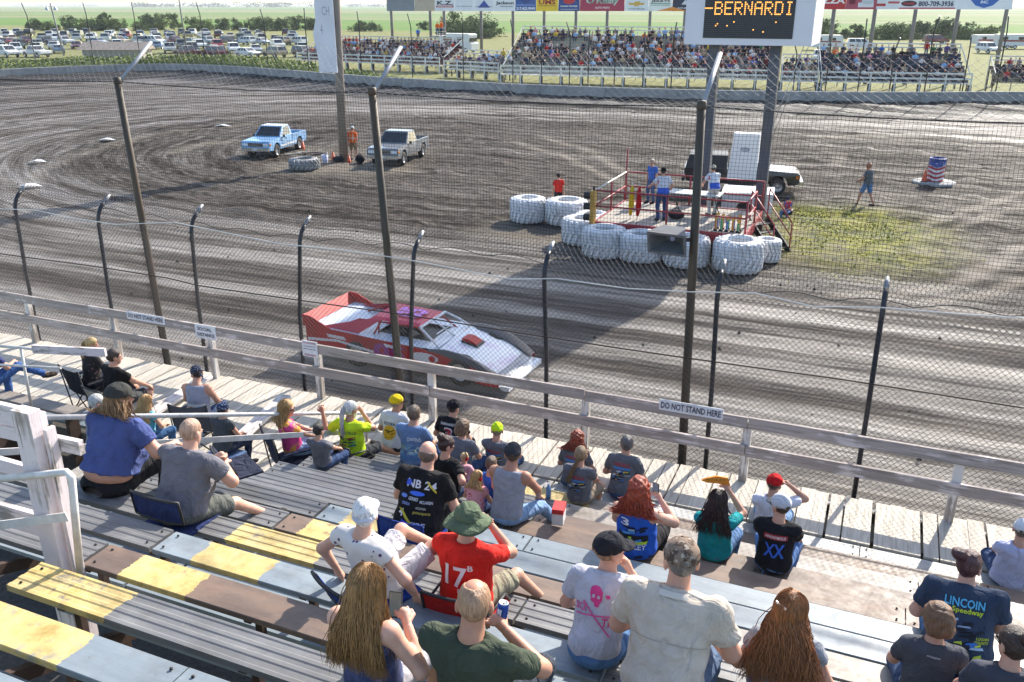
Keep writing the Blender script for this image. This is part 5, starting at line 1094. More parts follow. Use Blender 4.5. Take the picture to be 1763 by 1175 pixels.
tq = pickup((-24.0, 41.1, 0), RAD(-82), '6f7479', 'silver grey pickup truck parked beside the tall wooden pole', dirty=0.4, L=4.9); tq.scale = (0.93, 0.93, 0.97)
# wooden poles with white banner
wpz = empty('banner_pole', (-26.55, 39.75, 0)); tag(wpz, 'thick wooden pole carrying a tall white lettered board in the infield', 'pole')
PW = wood('pole_wood', '8f8478', '5d544b', 2); m = MB(); m.tube([(-0.1, 0, 0), (0.02, 0, 6), (0.2, 0, 12.5)], [0.235, 0.22, 0.21], 12); m.build('pole', PW, wpz)
m = MB(); m.box((-0.42, -0.36, 8.75), (1.1, 0.06, 8.4)); bo = m.build('board', mat('banner_white', (0.7, 0.7, 0.74, 1), 0.6, 0.08, 1), wpz)
m = MB(); m.add([(-0.89, -0.34, 12), (-1.0, -0.3, 9), (-0.98, -0.32, 7.2), (-1.32, -0.2, 6.4), (-1.05, -0.3, 5.3), (-0.89, -0.34, 4.6)], [(0, 1, 5), (1, 2, 5), (2, 3, 4), (2, 4, 5)]); m.v += [(x, y + 0.02, z) for x, y, z in m.v]; m.f += [tuple(i + 6 for i in f[::-1]) for f in m.f]; m.m += [0] * 4; m.sm += [False] * 4; m.build('torn_edge', mat('banner_white', (0.7, 0.7, 0.74, 1)), wpz)
for s, z, wd, hh in (('19', 8.05, 0.5, 0.5), ('CH', 7.3, 0.45, 0.42)): letters('lettering', s, (-0.55, -0.391, z), (1, 0, 0), (0, 0, 1), wd, hh, mat('faded_ink', (0.33, 0.33, 0.42, 1), 0.7), bo, 0.0)
letters('lettering', '4', (-0.7, -0.391, 6.4), (1, 0, 0), (0, 0, 1), 0.12, 0.5, mat('faded_ink', (0.33, 0.33, 0.42, 1)), bo, 0.0)
# half tyre fire ring, buckets, cones, tools by the pole
tractor_tyre(G(525, 291), 0.75, 0.55, 'single grey white tractor tyre lying by the wooden pole', 0.3, mat('tyre_grey', (0.3, 0.3, 0.3, 1), 0.8, 0.3, 4, dirt=(0.12, 0.1, 0.08, 1), dirtamt=0.6))
def cone(p, label, hh=0.5, col=(0.55, 0.09, 0.03, 1)):
    t = empty('traffic_cone', p); tag(t, label, 'cone'); m = MB(); m.box((0, 0, 0.015), (0.3, 0.3, 0.03)); m.build('base', TRIM, t); m = MB(); m.lathe([(0.12, 0.03), (0.03, hh), (0.0, hh)], 10); m.build('body', mat('cone_red', col, 0.5), t)
cone(G(574, 277), 'red cone beside the wooden pole base'); cone(G(601, 281), 'rusty red canister shaped cone in front of the wooden pole', 0.45, (0.35, 0.1, 0.05, 1)); cone(G(522, 258), 'pinkish cone behind the blue truck tailgate', 0.5, (0.4, 0.12, 0.12, 1))
bk = empty('bucket', G(560, 280)); tag(bk, 'pale plastic bucket beside the wooden pole', 'bucket'); m = MB(); m.lathe([(0.14, 0), (0.18, 0.4), (0.165, 0.4), (0.13, 0.03)], 12); m.build('pail', mat('pail', (0.5, 0.5, 0.62, 1), 0.5), bk); m = MB(); m.tube([(-.17, 0, .38), (-.1, 0.1, .5), (.1, 0.1, .5), (.17, 0, .38)], 0.01, 5); m.build('handle', GALV, bk)
dl = [(505, 268, 40, 0.9, (0.5, 0.45, 0.38, 1)), (518, 265, -20, 1.2, (0.3, 0.25, 0.2, 1)), (540, 266, 10, 1.0, (0.06, 0.05, 0.05, 1)), (548, 268, 60, 0.8, (0.1, 0.08, 0.07, 1))]
for i, (u, v, a, L, c) in enumerate(dl):
    q = G(u, v); d = Vector((math.cos(RAD(a)), math.sin(RAD(a)), 0)) * L / 2; m = MB(); m.bar(q - d + Vector((0, 0, 0.06)), q + d + Vector((0, 0, 0.12)), 0.12, 0.07); tag(m.build('timber_offcut', mat('offcut%d' % i, c, 0.8, 0.2, 6)), '%s timber offcut lying near the grey tyre' % ('pale', 'brown', 'blackened', 'charred')[i], 'timber')
bb = MB(); bb.blob((0, 0, 0.2), (0.28, 0.22, 0.24), 10, 6); bb.tube([(-.12, 0, .4), (0, 0, .52), (.12, 0, .4)], 0.02, 5); tag(bb.build('backpack', cloth('1b1b22'), None, G(620, 281)), 'black backpack on the ground at the vest wearing marshal\'s feet', 'bag')
bb = MB(); bb.blob((0, 0, 0.14), (0.35, 0.25, 0.16), 10, 6); tag(bb.build('dark_bag', cloth('26262e'), None, G(583, 279)), 'dark crumpled bag left of the wooden pole base', 'bag')
# paper scraps
for i, (u, v, s_) in enumerate([(184, 243, 0.55), (65, 281, 0.45), (384, 219, 0.6), (52, 323, 0.6)]):
    q = G(u, v); m = MB(); m.add([(-s_, -.2, .05), (s_ * .3, -.3, .16), (s_, .2, .06), (-.1, .35, .13), (0, 0, .2)], [(0, 1, 4), (1, 2, 4), (2, 3, 4), (3, 0, 4)]); tag(m.build('scrap_sheet', mat('scrap', (0.55, 0.56, 0.6, 1), 0.6, 0.2, 6), None, q), ('white crumpled sheet metal scrap in the left infield', 'pale scrap at the far left turn inside the tyre marks', 'white scrap above the blue truck on the track', 'grey bent scrap near the left edge of the track')[i], 'scrap')
# flag painted drum on a tyre island
dr = empty('drum', G(1606, 316)); tag(dr, 'oil drum painted with stars and stripes on a concrete disc', 'drum')
m = MB(); m.lathe([(0.95, 0.0), (0.95, 0.08), (0.85, 0.12), (0, 0.12)], 28); m.build('disc', conc.m, dr)
fm = NT('flag_paint'); o_ = fm.obj(); s3 = fm.n('SeparateXYZ'); fm.l(o_, s3.inputs[0]); ang = fm.math('ARCTAN2', s3.outputs['Y'], s3.outputs['X'])
zz = fm.math('ADD', s3.outputs['Z'], fm.math('MULTIPLY', fm.math('SINE', fm.math('MULTIPLY', ang, 3.0)), 0.04)); st_ = fm.math('GREATER_THAN', fm.math('FRACT', fm.math('MULTIPLY', zz, 5.0)), 0.5)
base = fm.mix(st_, (0.6, 0.6, 0.62, 1), (0.4, 0.03, 0.05, 1)); vo = fm.n('TexVoronoi'); vo.inputs['Scale'].default_value = 8.0; fm.l(o_, vo.inputs['Vector'])
star = fm.math('LESS_THAN', vo.outputs['Distance'], 0.22); base = fm.mix(fm.math('GREATER_THAN', zz, 0.82), base, fm.mix(star, (0.03, 0.06, 0.25, 1), (0.65, 0.65, 0.68, 1))); fm.col(base); fm.rough(0.45)
m = MB(); m.lathe([(0.36, 0.13), (0.36, 0.45), (0.375, 0.47), (0.36, 0.49), (0.36, 0.8), (0.375, 0.82), (0.36, 0.84), (0.36, 1.16), (0.37, 1.18), (0.35, 1.19), (0.34, 1.1), (0, 1.1)], 24); m.build('barrel', fm.m, dr)
dr.location.x += 0.05; cone(G(1590, 317) + Vector((0, 0, 0.12)), 'small red cone on the concrete disc beside the painted drum', 0.55)
# scoreboard
sb = empty('scoreboard', (-4.95, 32.6, 0)); tag(sb, 'white scoreboard with amber dot display on two dark steel posts', 'scoreboard')
m = MB(); m.box((0, 1.32, 9.4), (4.3, 3.4, 5.8)); bo = m.build('cabinet', mat('board_white', (0.66, 0.66, 0.70, 1), 0.5, 0.04, 1), sb)
for x, y_ in ((-1.14, 0.15), (0.96, 0.15)): m = MB(); m.box((x, y_, 3.3), (0.36, 0.42, 6.6)); m.build('post', mat('steel_post', (0.075, 0.085, 0.105, 1), 0.55, 0.3, 1.5, metal=0.2, dirt=(0.12, 0.1, 0.085, 1), dirtamt=0.5), sb)
a = GY(1210, 62, 32.2); b = GY(1371, 2, 32.2); cxs = (a.x + b.x) / 2 + 4.95; wl = b.x - a.x; z0 = 6.72; hl = 1.25
m = MB(); m.box((cxs, -0.385, z0 + hl / 2), (wl, 0.03, hl)); scn = m.build('screen', mat('screen_dark', (0.012, 0.013, 0.016, 1), 0.5, 0.2, 9), bo)
DOT = {'B': '1111010001100011111010001100011111 0', 'E': 0}
F57 = {'-': ['00000', '00000', '00000', '11111', '00000', '00000', '00000'], 'B': ['11110', '10001', '10001', '11110', '10001', '10001', '11110'], 'E': ['11111', '10000', '10000', '11110', '10000', '10000', '11111'], 'R': ['11110', '10001', '10001', '11110', '10100', '10010', '10001'], 'N': ['10001', '11001', '10101', '10101', '10011', '10001', '10001'], 'A': ['01110', '10001', '10001', '11111', '10001', '10001', '10001'], 'D': ['11110', '10001', '10001', '10001', '10001', '10001', '11110'], 'I': ['01110', '00100', '00100', '00100', '00100', '00100', '01110']}
nx_ = 54; ny_ = 20; px_ = wl / nx_; pz_ = hl / ny_; lit = set(); c0 = 0
for ch in '-BERNARDI':
    for r0 in range(7):
        for q0 in range(5):
            if F57[ch][r0][q0] == '1': lit.add((c0 + q0, 1 + r0))
    c0 += 6
for q in ((7, 13), (8, 12), (14, 13), (18, 11), (30, 15), (36, 16), (43, 11)): lit.add(q)
md = MB(); ml = MB()
for i in range(nx_):
    for j in range(ny_):
        x = cxs - wl / 2 + (i + 0.5) * px_; z = z0 + hl - (j + 0.5) * pz_; r2 = px_ * 0.36; tgt = ml if (i, j) in lit else md
        tgt.add([(x - r2, -0.404, z - r2), (x + r2, -0.404, z - r2), (x + r2, -0.404, z + r2), (x - r2, -0.404, z + r2)], [(0, 1, 2, 3)])
tag(md.build('unlit_dots', mat('dot_dark', (0.05, 0.055, 0.065, 1), 0.4), scn), kind='stuff')
em = NT('amber_led'); em.b.inputs['Emission Color'].default_value = (1, 0.42, 0.08, 1); em.b.inputs['Emission Strength'].default_value = 1.1; em.col((0.5, 0.2, 0.05, 1)); tag(ml.build('lit_dots', em.m, scn), kind='stuff')
m = MB()
for x in (-1.0, -0.85): m.tube([(x + 2.9, -0.2, 6.5), (x + 1.9, 0.1, 3.0)], 0.012, 5)
m.build('guy_wire', GALV, sb)

# ------------------------------------------------------------ race car
rc = empty('race_car', (-9.3, 16.6, 0.0), RAD(-1.5)); tag(rc, 'red and white dirt late model race car driving past the stand', 'race car')
RED = mat('race_red', (0.38, 0.008, 0.01, 1), 0.5, 0.1, 3, spec=0.2, dirt=(0.08, 0.04, 0.035, 1), dirtamt=0.45, local=True)
ht = NT('race_hood'); hp = ht.obj(); hs = ht.n('SeparateXYZ'); ht.l(hp, hs.inputs[0])
hb_ = ht.mix(ht.ramp(ht.noise(ht.mapping(hp, (1, 1.6, 1)), 1.4, 3, 0.5), [(0.54, (0, 0, 0)), (0.64, (0.55, 0.55, 0.55))]), (0.66, 0.69, 0.73, 1), (0.5, 0.34, 0.55, 1)); ht.col(hb_); ht.rough(0.28)
DECK = mat('race_deck', (0.52, 0.58, 0.66, 1), 0.3, 0.2, 3, local=True); SILV = mat('race_silver', (0.6, 0.62, 0.66, 1), 0.3, 0.1, 3, local=True)
PURP = mat('race_purple', (0.24, 0.02, 0.2, 1), 0.4, local=True); PINK = mat('race_pink', (0.48, 0.03, 0.07, 1), 0.45, 0.15, 2, spec=0.25, local=True)
hwid = 0.98
for s in (-1, 1):
    side = [(-2.62, 0.3)] + arch(-1.2, 0.43, 0.2) + arch(1.45, 0.44, 0.2) + [(2.1, 0.16), (2.45, 0.16), (2.5, 0.3), (2.0, 0.52), (0.95, 0.8), (0.3, 0.86), (-1.2, 0.92), (-2.62, 0.98)]
    m = MB(); m.prism(side, s * hwid - 0.015, s * hwid + 0.015); m.build('side_panel', RED, rc)
    for x_, z_, w_, c_ in ((-2.0, 0.74, 0.5, SILV), (-0.4, 0.74, 0.35, SILV), (0.2, 0.36, 0.3, PURP)): m = MB(); m.prism([(x_, z_), (x_ + w_, z_ - 0.02), (x_ + w_ - 0.06, z_ + 0.07), (x_ - 0.05, z_ + 0.08)], s * (hwid + 0.024) - 0.004, s * (hwid + 0.024) + 0.004); m.build('sponsor_decal', c_, rc)
    m = MB(); m.prism([(-2.6, 0.33), (-1.7, 0.42), (-0.5, 0.3), (0.7, 0.36), (0.95, 0.24), (-0.7, 0.2), (-1.7, 0.3)], s * (hwid + 0.02) - 0.006, s * (hwid + 0.02) + 0.006); m.build('side_stripe', mat('race_black', (0.03, 0.025, 0.035, 1), 0.35), rc)
    m = MB(); m.prism([(-2.6, 0.55), (-1.75, 0.64), (-0.75, 0.5), (-0.75, 0.56), (-1.75, 0.7), (-2.6, 0.63)], s * (hwid + 0.02) - 0.006, s * (hwid + 0.02) + 0.006); m.build('side_stripe', SILV, rc)
    m = MB(); m.prism([(0.62 + 0.36 * math.cos(a), 0.63 + 0.13 * math.sin(a)) for a in np.linspace(0, 6.28, 18)[:-1]], s * (hwid + 0.022) - 0.006, s * (hwid + 0.022) + 0.006); m.build('sponsor_oval', SILV, rc)
    m = MB(); m.prism([(0.82 + 0.09 * math.cos(a), 0.63 + 0.09 * math.sin(a)) for a in np.linspace(0, 6.28, 12)[:-1]], s * (hwid + 0.03) - 0.006, s * (hwid + 0.03) + 0.006); m.build('sponsor_dot', RED, rc)
    letters('number', '05', (-0.75 if s < 0 else 0.1, s * (hwid + 0.016), 0.42), (-s, 0, 0), (0, 0, 1), 0.85, 0.4, PURP, rc, 0.05, 0.006)
    # raised lip of the front fender
    m = MB(); pr = [(0.7, 0.86, 0.0), (1.1, 0.84, 0.08), (1.5, 0.78, 0.1), (1.9, 0.66, 0.09), (2.25, 0.48, 0.05), (2.5, 0.32, 0.0)]; vv = []
    for x, z, h in pr: vv += [(x, s * 0.99, z - 0.1), (x, s * 1.0, z + h - 0.02), (x, s * 0.93, z + h), (x, s * 0.74, z - 0.02)]
    ff = []
    for i in range(len(pr) - 1):
        for j in range(3): ff.append((i * 4 + j, i * 4 + j + 1, (i + 1) * 4 + j + 1, (i + 1) * 4 + j))
    m.add(vv, ff, 0, True); m.build('fender', mat('fender_black', (0.05, 0.055, 0.065, 1), 0.4, 0.2, 3), rc)
hd = [(0.55, 0.88, 0.94), (0.95, 0.84, 0.94), (1.5, 0.72, 0.9), (2.0, 0.55, 0.92), (2.35, 0.38, 0.95), (2.62, 0.24, 0.96), (2.74, 0.14, 0.95)]
m = MB(); vv = []
for x, z, w2 in hd:
    for t_ in np.linspace(-1, 1, 7): vv.append((x - 0.24 * t_ * t_ * max(0.0, (x - 1.9) / 0.84), w2 * t_, z + 0.035 * (1 - t_ * t_)))
m.add(vv, [(i * 7 + j, (i + 1) * 7 + j, (i + 1) * 7 + j + 1, i * 7 + j + 1) for i in range(5) for j in range(6)], 0, True)
m.add(vv, [(i * 7 + j, (i + 1) * 7 + j, (i + 1) * 7 + j + 1, i * 7 + j + 1) for i in (4, 5) for j in range(6)], 1, True); m.build('hood', [ht.m, SILV], rc)
m = MB(); m.box((2.6, 0, 0.13), (0.2, 1.86, 0.12)); m.build('front_valance', SILV, rc)
m = MB(); m.add([(-2.6, -0.96, 0.97), (-0.95, -0.96, 0.88), (-0.95, 0.96, 0.88), (-2.6, 0.96, 0.97)], [(0, 1, 2, 3)]); m.box((-0.2, 0, 0.55), (1.5, 1.9, 0.5), 1); m.build('rear_deck', [DECK, TRIM], rc)
for s in (-1, 1): m = MB(); m.add([(-0.95, s * 0.96, 0.885), (0.56, s * 0.96, 0.865), (0.56, s * 0.55, 0.875), (-0.95, s * 0.5, 0.885)], [(0, 1, 2, 3)]); m.build('side_deck', DECK, rc)
m = MB(); rfp = [(-1.05, 1.3), (0.3, 1.27), (0.36, 1.24), (-1.1, 1.26)]
m.add([(-1.05, -0.62, 1.28), (0.3, -0.6, 1.25), (0.3, 0.6, 1.25), (-1.05, 0.62, 1.28), (-1.0, -0.5, 1.33), (0.25, -0.48, 1.3), (0.25, 0.48, 1.3), (-1.0, 0.5, 1.33)], [(0, 1, 5, 4), (1, 2, 6, 5), (2, 3, 7, 6), (3, 0, 4, 7), (4, 5, 6, 7), (3, 2, 1, 0)]); rfo = m.build('roof', PINK, rc)
letters('number', '05', (0.1, -0.3, 1.345), (-0.02, 1, 0), (-1, 0, 0.02), 0.6, 0.75, mat('race_violet', (0.5, 0.1, 0.55, 1), 0.4), rfo, 0.04, 0.002)
for s in (-1, 1):
    m = MB(); m.add([(-1.05, s * 0.62, 1.28), (-0.75, s * 0.62, 1.28), (-1.25, s * 0.82, 0.9), (-2.3, s * 0.86, 0.95)], [(0, 1, 2, 3)]); m.add([(-1.05, s * 0.64, 1.28), (-0.75, s * 0.64, 1.28), (-1.25, s * 0.84, 0.9), (-2.3, s * 0.88, 0.95)], [(3, 2, 1, 0)]); m.build('sail_panel', PINK, rc)
    m = MB(); m.tube([(0.3, s * 0.6, 1.25), (0.62, s * 0.72, 1.06), (0.9, s * 0.8, 0.86)], 0.03, 6); m.build('windscreen_post', SILV, rc)
    m = MB(); m.tube([(-0.75, s * 0.6, 1.26), (-0.9, s * 0.72, 0.9)], 0.025, 6); m.build('door_post', RED, rc)
    m = MB(); vv = [(-2.72, s * 0.98, 0.95), (-1.9, s * 0.98, 0.94), (-2.1, s * 0.98, 1.04), (-2.5, s * 0.98, 1.24), (-2.74, s * 0.98, 1.26)]; m.add([(x, y + 0.012, z) for x, y, z in vv] + [(x, y - 0.012, z) for x, y, z in vv], [(0, 1, 2, 3, 4), (9, 8, 7, 6, 5)] + [(i, 5 + i, 5 + (i + 1) % 5, (i + 1) % 5) for i in range(5)]); m.build('spoiler_side', RED, rc)
m = MB(); m.bar((0.62, -0.4, 1.05), (0.62, 0.4, 1.05), 0.02, 0.02); m.bar((0.3, -0.6, 1.25), (0.3, 0.6, 1.25), 0.05, 0.05); m.tube([(0.3, 0.0, 1.25), (0.88, 0.0, 0.88)], 0.02, 6); m.tube([(0.9, -0.8, 0.87), (0.9, 0.8, 0.87)], 0.025, 6); m.build('windscreen_frame', SILV, rc)
m = MB(); m.add([(-2.55, -0.97, 0.98), (-2.55, 0.97, 0.98), (-2.74, 0.97, 1.23), (-2.74, -0.97, 1.23)], [(0, 1, 2, 3)]); m.add([(-2.57, -0.97, 0.98), (-2.57, 0.97, 0.98), (-2.76, 0.97, 1.23), (-2.76, -0.97, 1.23)], [(3, 2, 1, 0)]); m.build('spoiler', RED, rc)
m = MB(); m.box((-2.66, 0, 0.62), (0.06, 1.9, 0.66)); m.build('rear_panel', RED, rc)
m = MB(); m.prism([(1.15, 0.83), (1.55, 0.75), (1.5, 0.84), (1.3, 0.93), (1.15, 0.93)], -0.16, 0.16); m.build('hood_scoop', [RED], rc); m = MB(); m.prism([(1.13, 0.84), (1.56, 0.74), (1.56, 0.79), (1.13, 0.87)], -0.19, 0.19); m.build('scoop_base', TRIM, rc)
for ys in (-0.55, 0.55):
    m = MB(); m.tube([(-0.9, ys, 0.4), (-0.85, ys, 1.2), (0.2, ys * 0.95, 1.2), (0.75, ys, 0.8)], 0.025, 6); m.tube([(-1.9, ys, 0.92), (-1.4, ys, 1.18), (-0.85, ys, 1.2)], 0.025, 6); m.build('roll_cage', RED, rc)
m = MB(); m.box((-0.45, -0.25, 0.75), (0.12, 0.5, 0.8)); m.box((-0.25, -0.25, 0.45), (0.5, 0.5, 0.15)); m.build('seat', TRIM, rc)
tm, rm = wheel_mesh(0.36, 0.36, mat('rim_pale', (0.5, 0.48, 0.45, 1), 0.4, 0.2, 6, metal=0.4), 20)
for x in (-1.2, 1.45):
    for s in (-1, 1): e = link('wheel', tm, rc, (x, s * 0.8, 0.36), RAD(90)); link('rim', rm, e)
dv = MB(); dv.blob((-0.35, -0.25, 0.95), (0.15, 0.2, 0.28), 10, 6, 1); dv.blob((-0.32, -0.25, 1.12), (0.13, 0.12, 0.14), 10, 8, 0); dv.tube([(-0.3, -0.45, 1.0), (0.0, -0.45, 0.85), (0.2, -0.3, 0.92)], [0.06, 0.05, 0.04], 6, 1); dv.tube([(-0.3, -0.05, 1.0), (0.0, -0.05, 0.85), (0.2, -0.2, 0.92)], [0.06, 0.05, 0.04], 6, 1)
o = dv.build('person', [WPAINT, cloth('24242a')], None, (-9.3, 16.6, 0.0), RAD(-1.5)); tag(o, 'helmeted driver inside the red race car', 'person')

for ch in rc.children:
    if not ch.name.startswith('wheel'): ch.scale = (0.97, 0.97, 0.86)
    else: ch.scale = (0.92, 0.92, 0.92); ch.location.z = 0.33
o.scale = (0.97, 0.97, 0.86)
# ------------------------------------------------------------ stair railings at the left of the near stand
WT = wood('white_timber', 'a79d96', '6c625b', 2, 'd8cccc', 0.455); WTx = wood('white_timber_x', 'a79d96', '6c625b', 0, 'd8cccc', 0.47)
fr = empty('timber_barrier', (-5.6, 3.9, 2.9)); BI = Matrix.Translation((5.6, -3.9, -2.9)); tag(fr, 'peeling white timber barrier beside the bleacher stairs', 'barrier')
def bpz(m, name, mats): o = m.build(name, mats, fr); o.matrix_parent_inverse = BI; return o
bx_ = GY(82, 840, 3.88).x; zt_ = GY(58, 703, 3.88).z
m = MB(); m.box((bx_, 3.84, (zt_ + 3.0) / 2), (0.18, 0.1, zt_ - 3.0)); bpz(m, 'post', WT)
m = MB(); m.box((bx_ + 0.125, 3.9, (zt_ + 2.9) / 2 - 0.05), (0.035, 0.08, zt_ - 3.1)); bpz(m, 'post_batten', WT)
for (u0, v0, u1, v1, h_) in ((-60, 696, 78, 729, 0.17), (-60, 727, 141, 771, 0.11), (-60, 784, 60, 818, 0.14), (-60, 866, 76, 905, 0.2)):
    m = MB(); m.bar(tuple(GY(u0, v0, 3.97)), tuple(GY(u1, v1, 3.97)), 0.045, h_); bpz(m, 'rail_board', WTx)
hr = empty('handrail', (-6.9, 5.0, 2.5)); HI = Matrix.Translation((6.9, -5.0, -2.5)); tag(hr, 'white painted pipe handrail sloping down beside the bleacher stairs', 'handrail')
def hpz(m, name): o = m.build(name, WR, hr); o.matrix_parent_inverse = HI; return o
m = MB(); m.tube([tuple(GY(70, 719, 5.35)), tuple(GY(560, 712, 10.0)), tuple(GY(640, 711, 10.6))], 0.028, 10); hpz(m, 'top_pipe')
m = MB(); m.bar(tuple(GY(-20, 780, 5.2)), tuple(GY(650, 741, 10.4)), 0.015, 0.075); hpz(m, 'lower_bar')
for u_, v_, y in ((628, 711, 10.5),): q_ = GY(u_, v_, y); m = MB(); m.tube([tuple(q_), (q_.x, q_.y, 1.3)], 0.022, 8); hpz(m, 'upright')
h2 = empty('short_handrail', (-5.4, 3.74, 3.0)); HI2 = Matrix.Translation((5.4, -3.74, -3.0)); tag(h2, 'rusty white pipe handrail end in front of the peeling timber post', 'handrail')
a = GY(122, 815, 3.74); b = GY(-30, 828, 3.7); c = GY(138, 985, 3.74)
m = MB(); m.tube([tuple(b), tuple(a - Vector((0.04, 0, 0))), tuple(a - Vector((0.0, 0, 0.03))), tuple(c)], 0.027, 10); o = m.build('pipe', WR, h2); o.matrix_parent_inverse = HI2
a = GY(-20, 907, 3.72); b = GY(116, 890, 3.75); m = MB(); m.bar(tuple(a), tuple(b), 0.012, 0.07); o = m.build('flat_bar', WR, h2); o.matrix_parent_inverse = HI2
# loose white stringer boards on the boardwalk
for i, (p, q, lab) in enumerate([((262, 712), (358, 648), 'peeling white board propped across the boardwalk behind the man in the tank top'), ((398, 768), (492, 682), 'peeling white board lying across the boardwalk beside the camp chair')]):
    a = G(p[0], p[1], ZW + 0.1); b = G(q[0], q[1], ZW + 0.16); m = MB(); m.bar(tuple(a), tuple(b), 0.22, 0.05); tag(m.build('loose_board', wood('white_loose', 'b0a79f', '7a7068', 1, 'd9d2cd', 0.46)), lab, 'board')
# small left stand: benches and pipe rail
for i, (Y, z, xa, xb) in enumerate(((8.05, 1.95, -17, -11.7), (8.75, 1.72, -17, -11.1), (7.4, 2.2, -17, -11.0))):
    bn = empty('bench', (0, Y, 0)); tag(bn, '%s short bench of the left section by the boardwalk' % ('middle', 'front', 'rear')[i], 'bench', 'short benches at the far left')
    seat_mesh(xb - xa, 'flat').build('seat_board', board_mat('board_pale_None' if i < 2 else 'board_corr_None', 'pale'), bn, ((xa + xb) / 2, 0, z))
    m = MB(); m.prism([(0, 0), (0.3, 0), (0.3, 0.04), (0, 0.04)], -(xb - xa) / 2, (xb - xa) / 2, 0, 'yz'); m.build('foot_board', board_mat('foot_blue', 'blue'), bn, ((xa + xb) / 2, 0.34, z - 0.42))
    for x in (-15.6, -13.8, xb - 0.4): m = MB(); m.box((x, 0.14, z / 2 - 0.03), (0.07, 0.2, z - 0.07)); m.build('leg', BRK, bn)
lr = empty('left_pipe_rail', (-13.3, 8.4, 1.3)); LI = Matrix.Translation((13.3, -8.4, -1.3)); tag(lr, 'white pipe rail with a timber end beside the far left benches', 'handrail')
pz = lambda u, v, Y: tuple(GY(u, v, Y))
for pts, r0 in (([pz(-30, 594, 8.6), pz(35, 599, 8.6), pz(62, 602, 8.6)], 0.024), ([pz(-30, 627, 8.5), pz(105, 634, 8.6)], 0.02), ([pz(36, 600, 8.6), pz(54, 700, 8.55)], 0.022)):
    m = MB(); m.tube(pts, r0, 8); o = m.build('pipe', WR, lr); o.matrix_parent_inverse = LI
m = MB(); m.bar(pz(57, 601, 8.6), pz(182, 607, 8.9), 0.05, 0.13); o = m.build('timber_end', WTx, lr); o.matrix_parent_inverse = LI
# caution tape at the lower left corner
tp = MB(); a = G(-20, 1163, 3.6); b = G(48, 1180, 3.6); tp.bar(tuple(a), tuple(b), 0.003, 0.06); tag(tp.build('caution_tape', mat('tape_yellow', (0.65, 0.45, 0.02, 1), 0.4)), 'strip of yellow and black caution tape at the lower left corner', 'tape')
letters('lettering', 'CAUTION CAUTION', tuple(a + Vector((0, -0.004, -0.02))), tuple((b - a).normalized()), (0, 0, 1), 0.42, 0.04, TRIM, bpy.data.objects['caution_tape'], 0.02, 0.004)
# ------------------------------------------------------------ people in the near stand and on the infield
A3 = lambda *p: np.array(p, np.float32)
def rcone(P, a, b, ra, rb):
    a = np.asarray(a, np.float32); ab = np.asarray(b, np.float32) - a; t = np.clip(((P - a) @ ab) / max(1e-9, float(ab @ ab)), 0, 1)
    d = P - a - t[:, None] * ab; return np.sqrt((d * d).sum(1)) - (ra + (rb - ra) * t)
def ell(P, c, r):
    q = P - np.asarray(c, np.float32); r = np.asarray(r, np.float32); k0 = np.sqrt(((q / r) ** 2).sum(1)); k1 = np.sqrt(((q / (r * r)) ** 2).sum(1)) + 1e-6; return k0 * (k0 - 1) / k1
def smin(a, b, k):
    h = np.clip(0.5 + 0.5 * (b - a) / k, 0, 1); return b + (a - b) * h - k * h * (1 - h)
def snet(fn, lo, hi, h):
    lo = np.asarray(lo, np.float32); n = np.ceil((np.asarray(hi) - lo) / h).astype(int) + 2
    ax = [lo[i] + h * np.arange(n[i], dtype=np.float32) for i in range(3)]; P = np.stack(np.meshgrid(*ax, indexing='ij'), -1).reshape(-1, 3)
    D = fn(P).astype(np.float32).reshape(n); S = D < 0
    cs = [(i, j, k) for i in (0, 1) for j in (0, 1) for k in (0, 1)]; sl = lambda A, c: A[c[0]:n[0] - 1 + c[0], c[1]:n[1] - 1 + c[1], c[2]:n[2] - 1 + c[2]]
    cnt = sum(sl(S, c).astype(np.int8) for c in cs); mx = (cnt > 0) & (cnt < 8); ci = np.argwhere(mx)
    if len(ci) == 0: return np.zeros((0, 3)), np.zeros((0, 4), int)
    vid = np.full(mx.shape, -1, np.int32); vid[mx] = np.arange(len(ci)); acc = np.zeros((len(ci), 3), np.float32); num = np.zeros(len(ci), np.float32)
    val = {c: D[ci[:, 0] + c[0], ci[:, 1] + c[1], ci[:, 2] + c[2]] for c in cs}
    for c in cs:
        for a in range(3):
            if c[a] == 0:
                e = list(c); e[a] = 1; e = tuple(e); v0, v1 = val[c], val[e]; m = (v0 < 0) != (v1 < 0); t = np.where(m, v0 / np.where(m, v0 - v1, 1), 0)
                p = np.tile(np.array(c, np.float32), (len(ci), 1)); p[:, a] += t; acc[m] += p[m]; num[m] += 1
    V = lo + h * (ci + acc / num[:, None]); F = []
    for a in range(3):
        b, c = (a + 1) % 3, (a + 2) % 3; s0 = [slice(None)] * 3; s1 = [slice(None)] * 3; s0[a] = slice(0, -1); s1[a] = slice(1, None)
        e = np.argwhere(S[tuple(s0)] != S[tuple(s1)]); e = e[(e[:, b] > 0) & (e[:, c] > 0) & (e[:, b] < n[b] - 1) & (e[:, c] < n[c] - 1)]
        if len(e) == 0: continue
        ins_ = S[e[:, 0], e[:, 1], e[:, 2]]; o = np.zeros(3, int); ob = o.copy(); ob[b] = 1; oc = o.copy(); oc[c] = 1
        q = [vid[tuple((e - x).T)] for x in (o, ob, ob + oc, oc)]; f = np.stack(q, 1); f[~ins_] = f[~ins_][:, ::-1]; F.append(f)
    F = np.concatenate(F); return V, F[(F >= 0).all(1)]
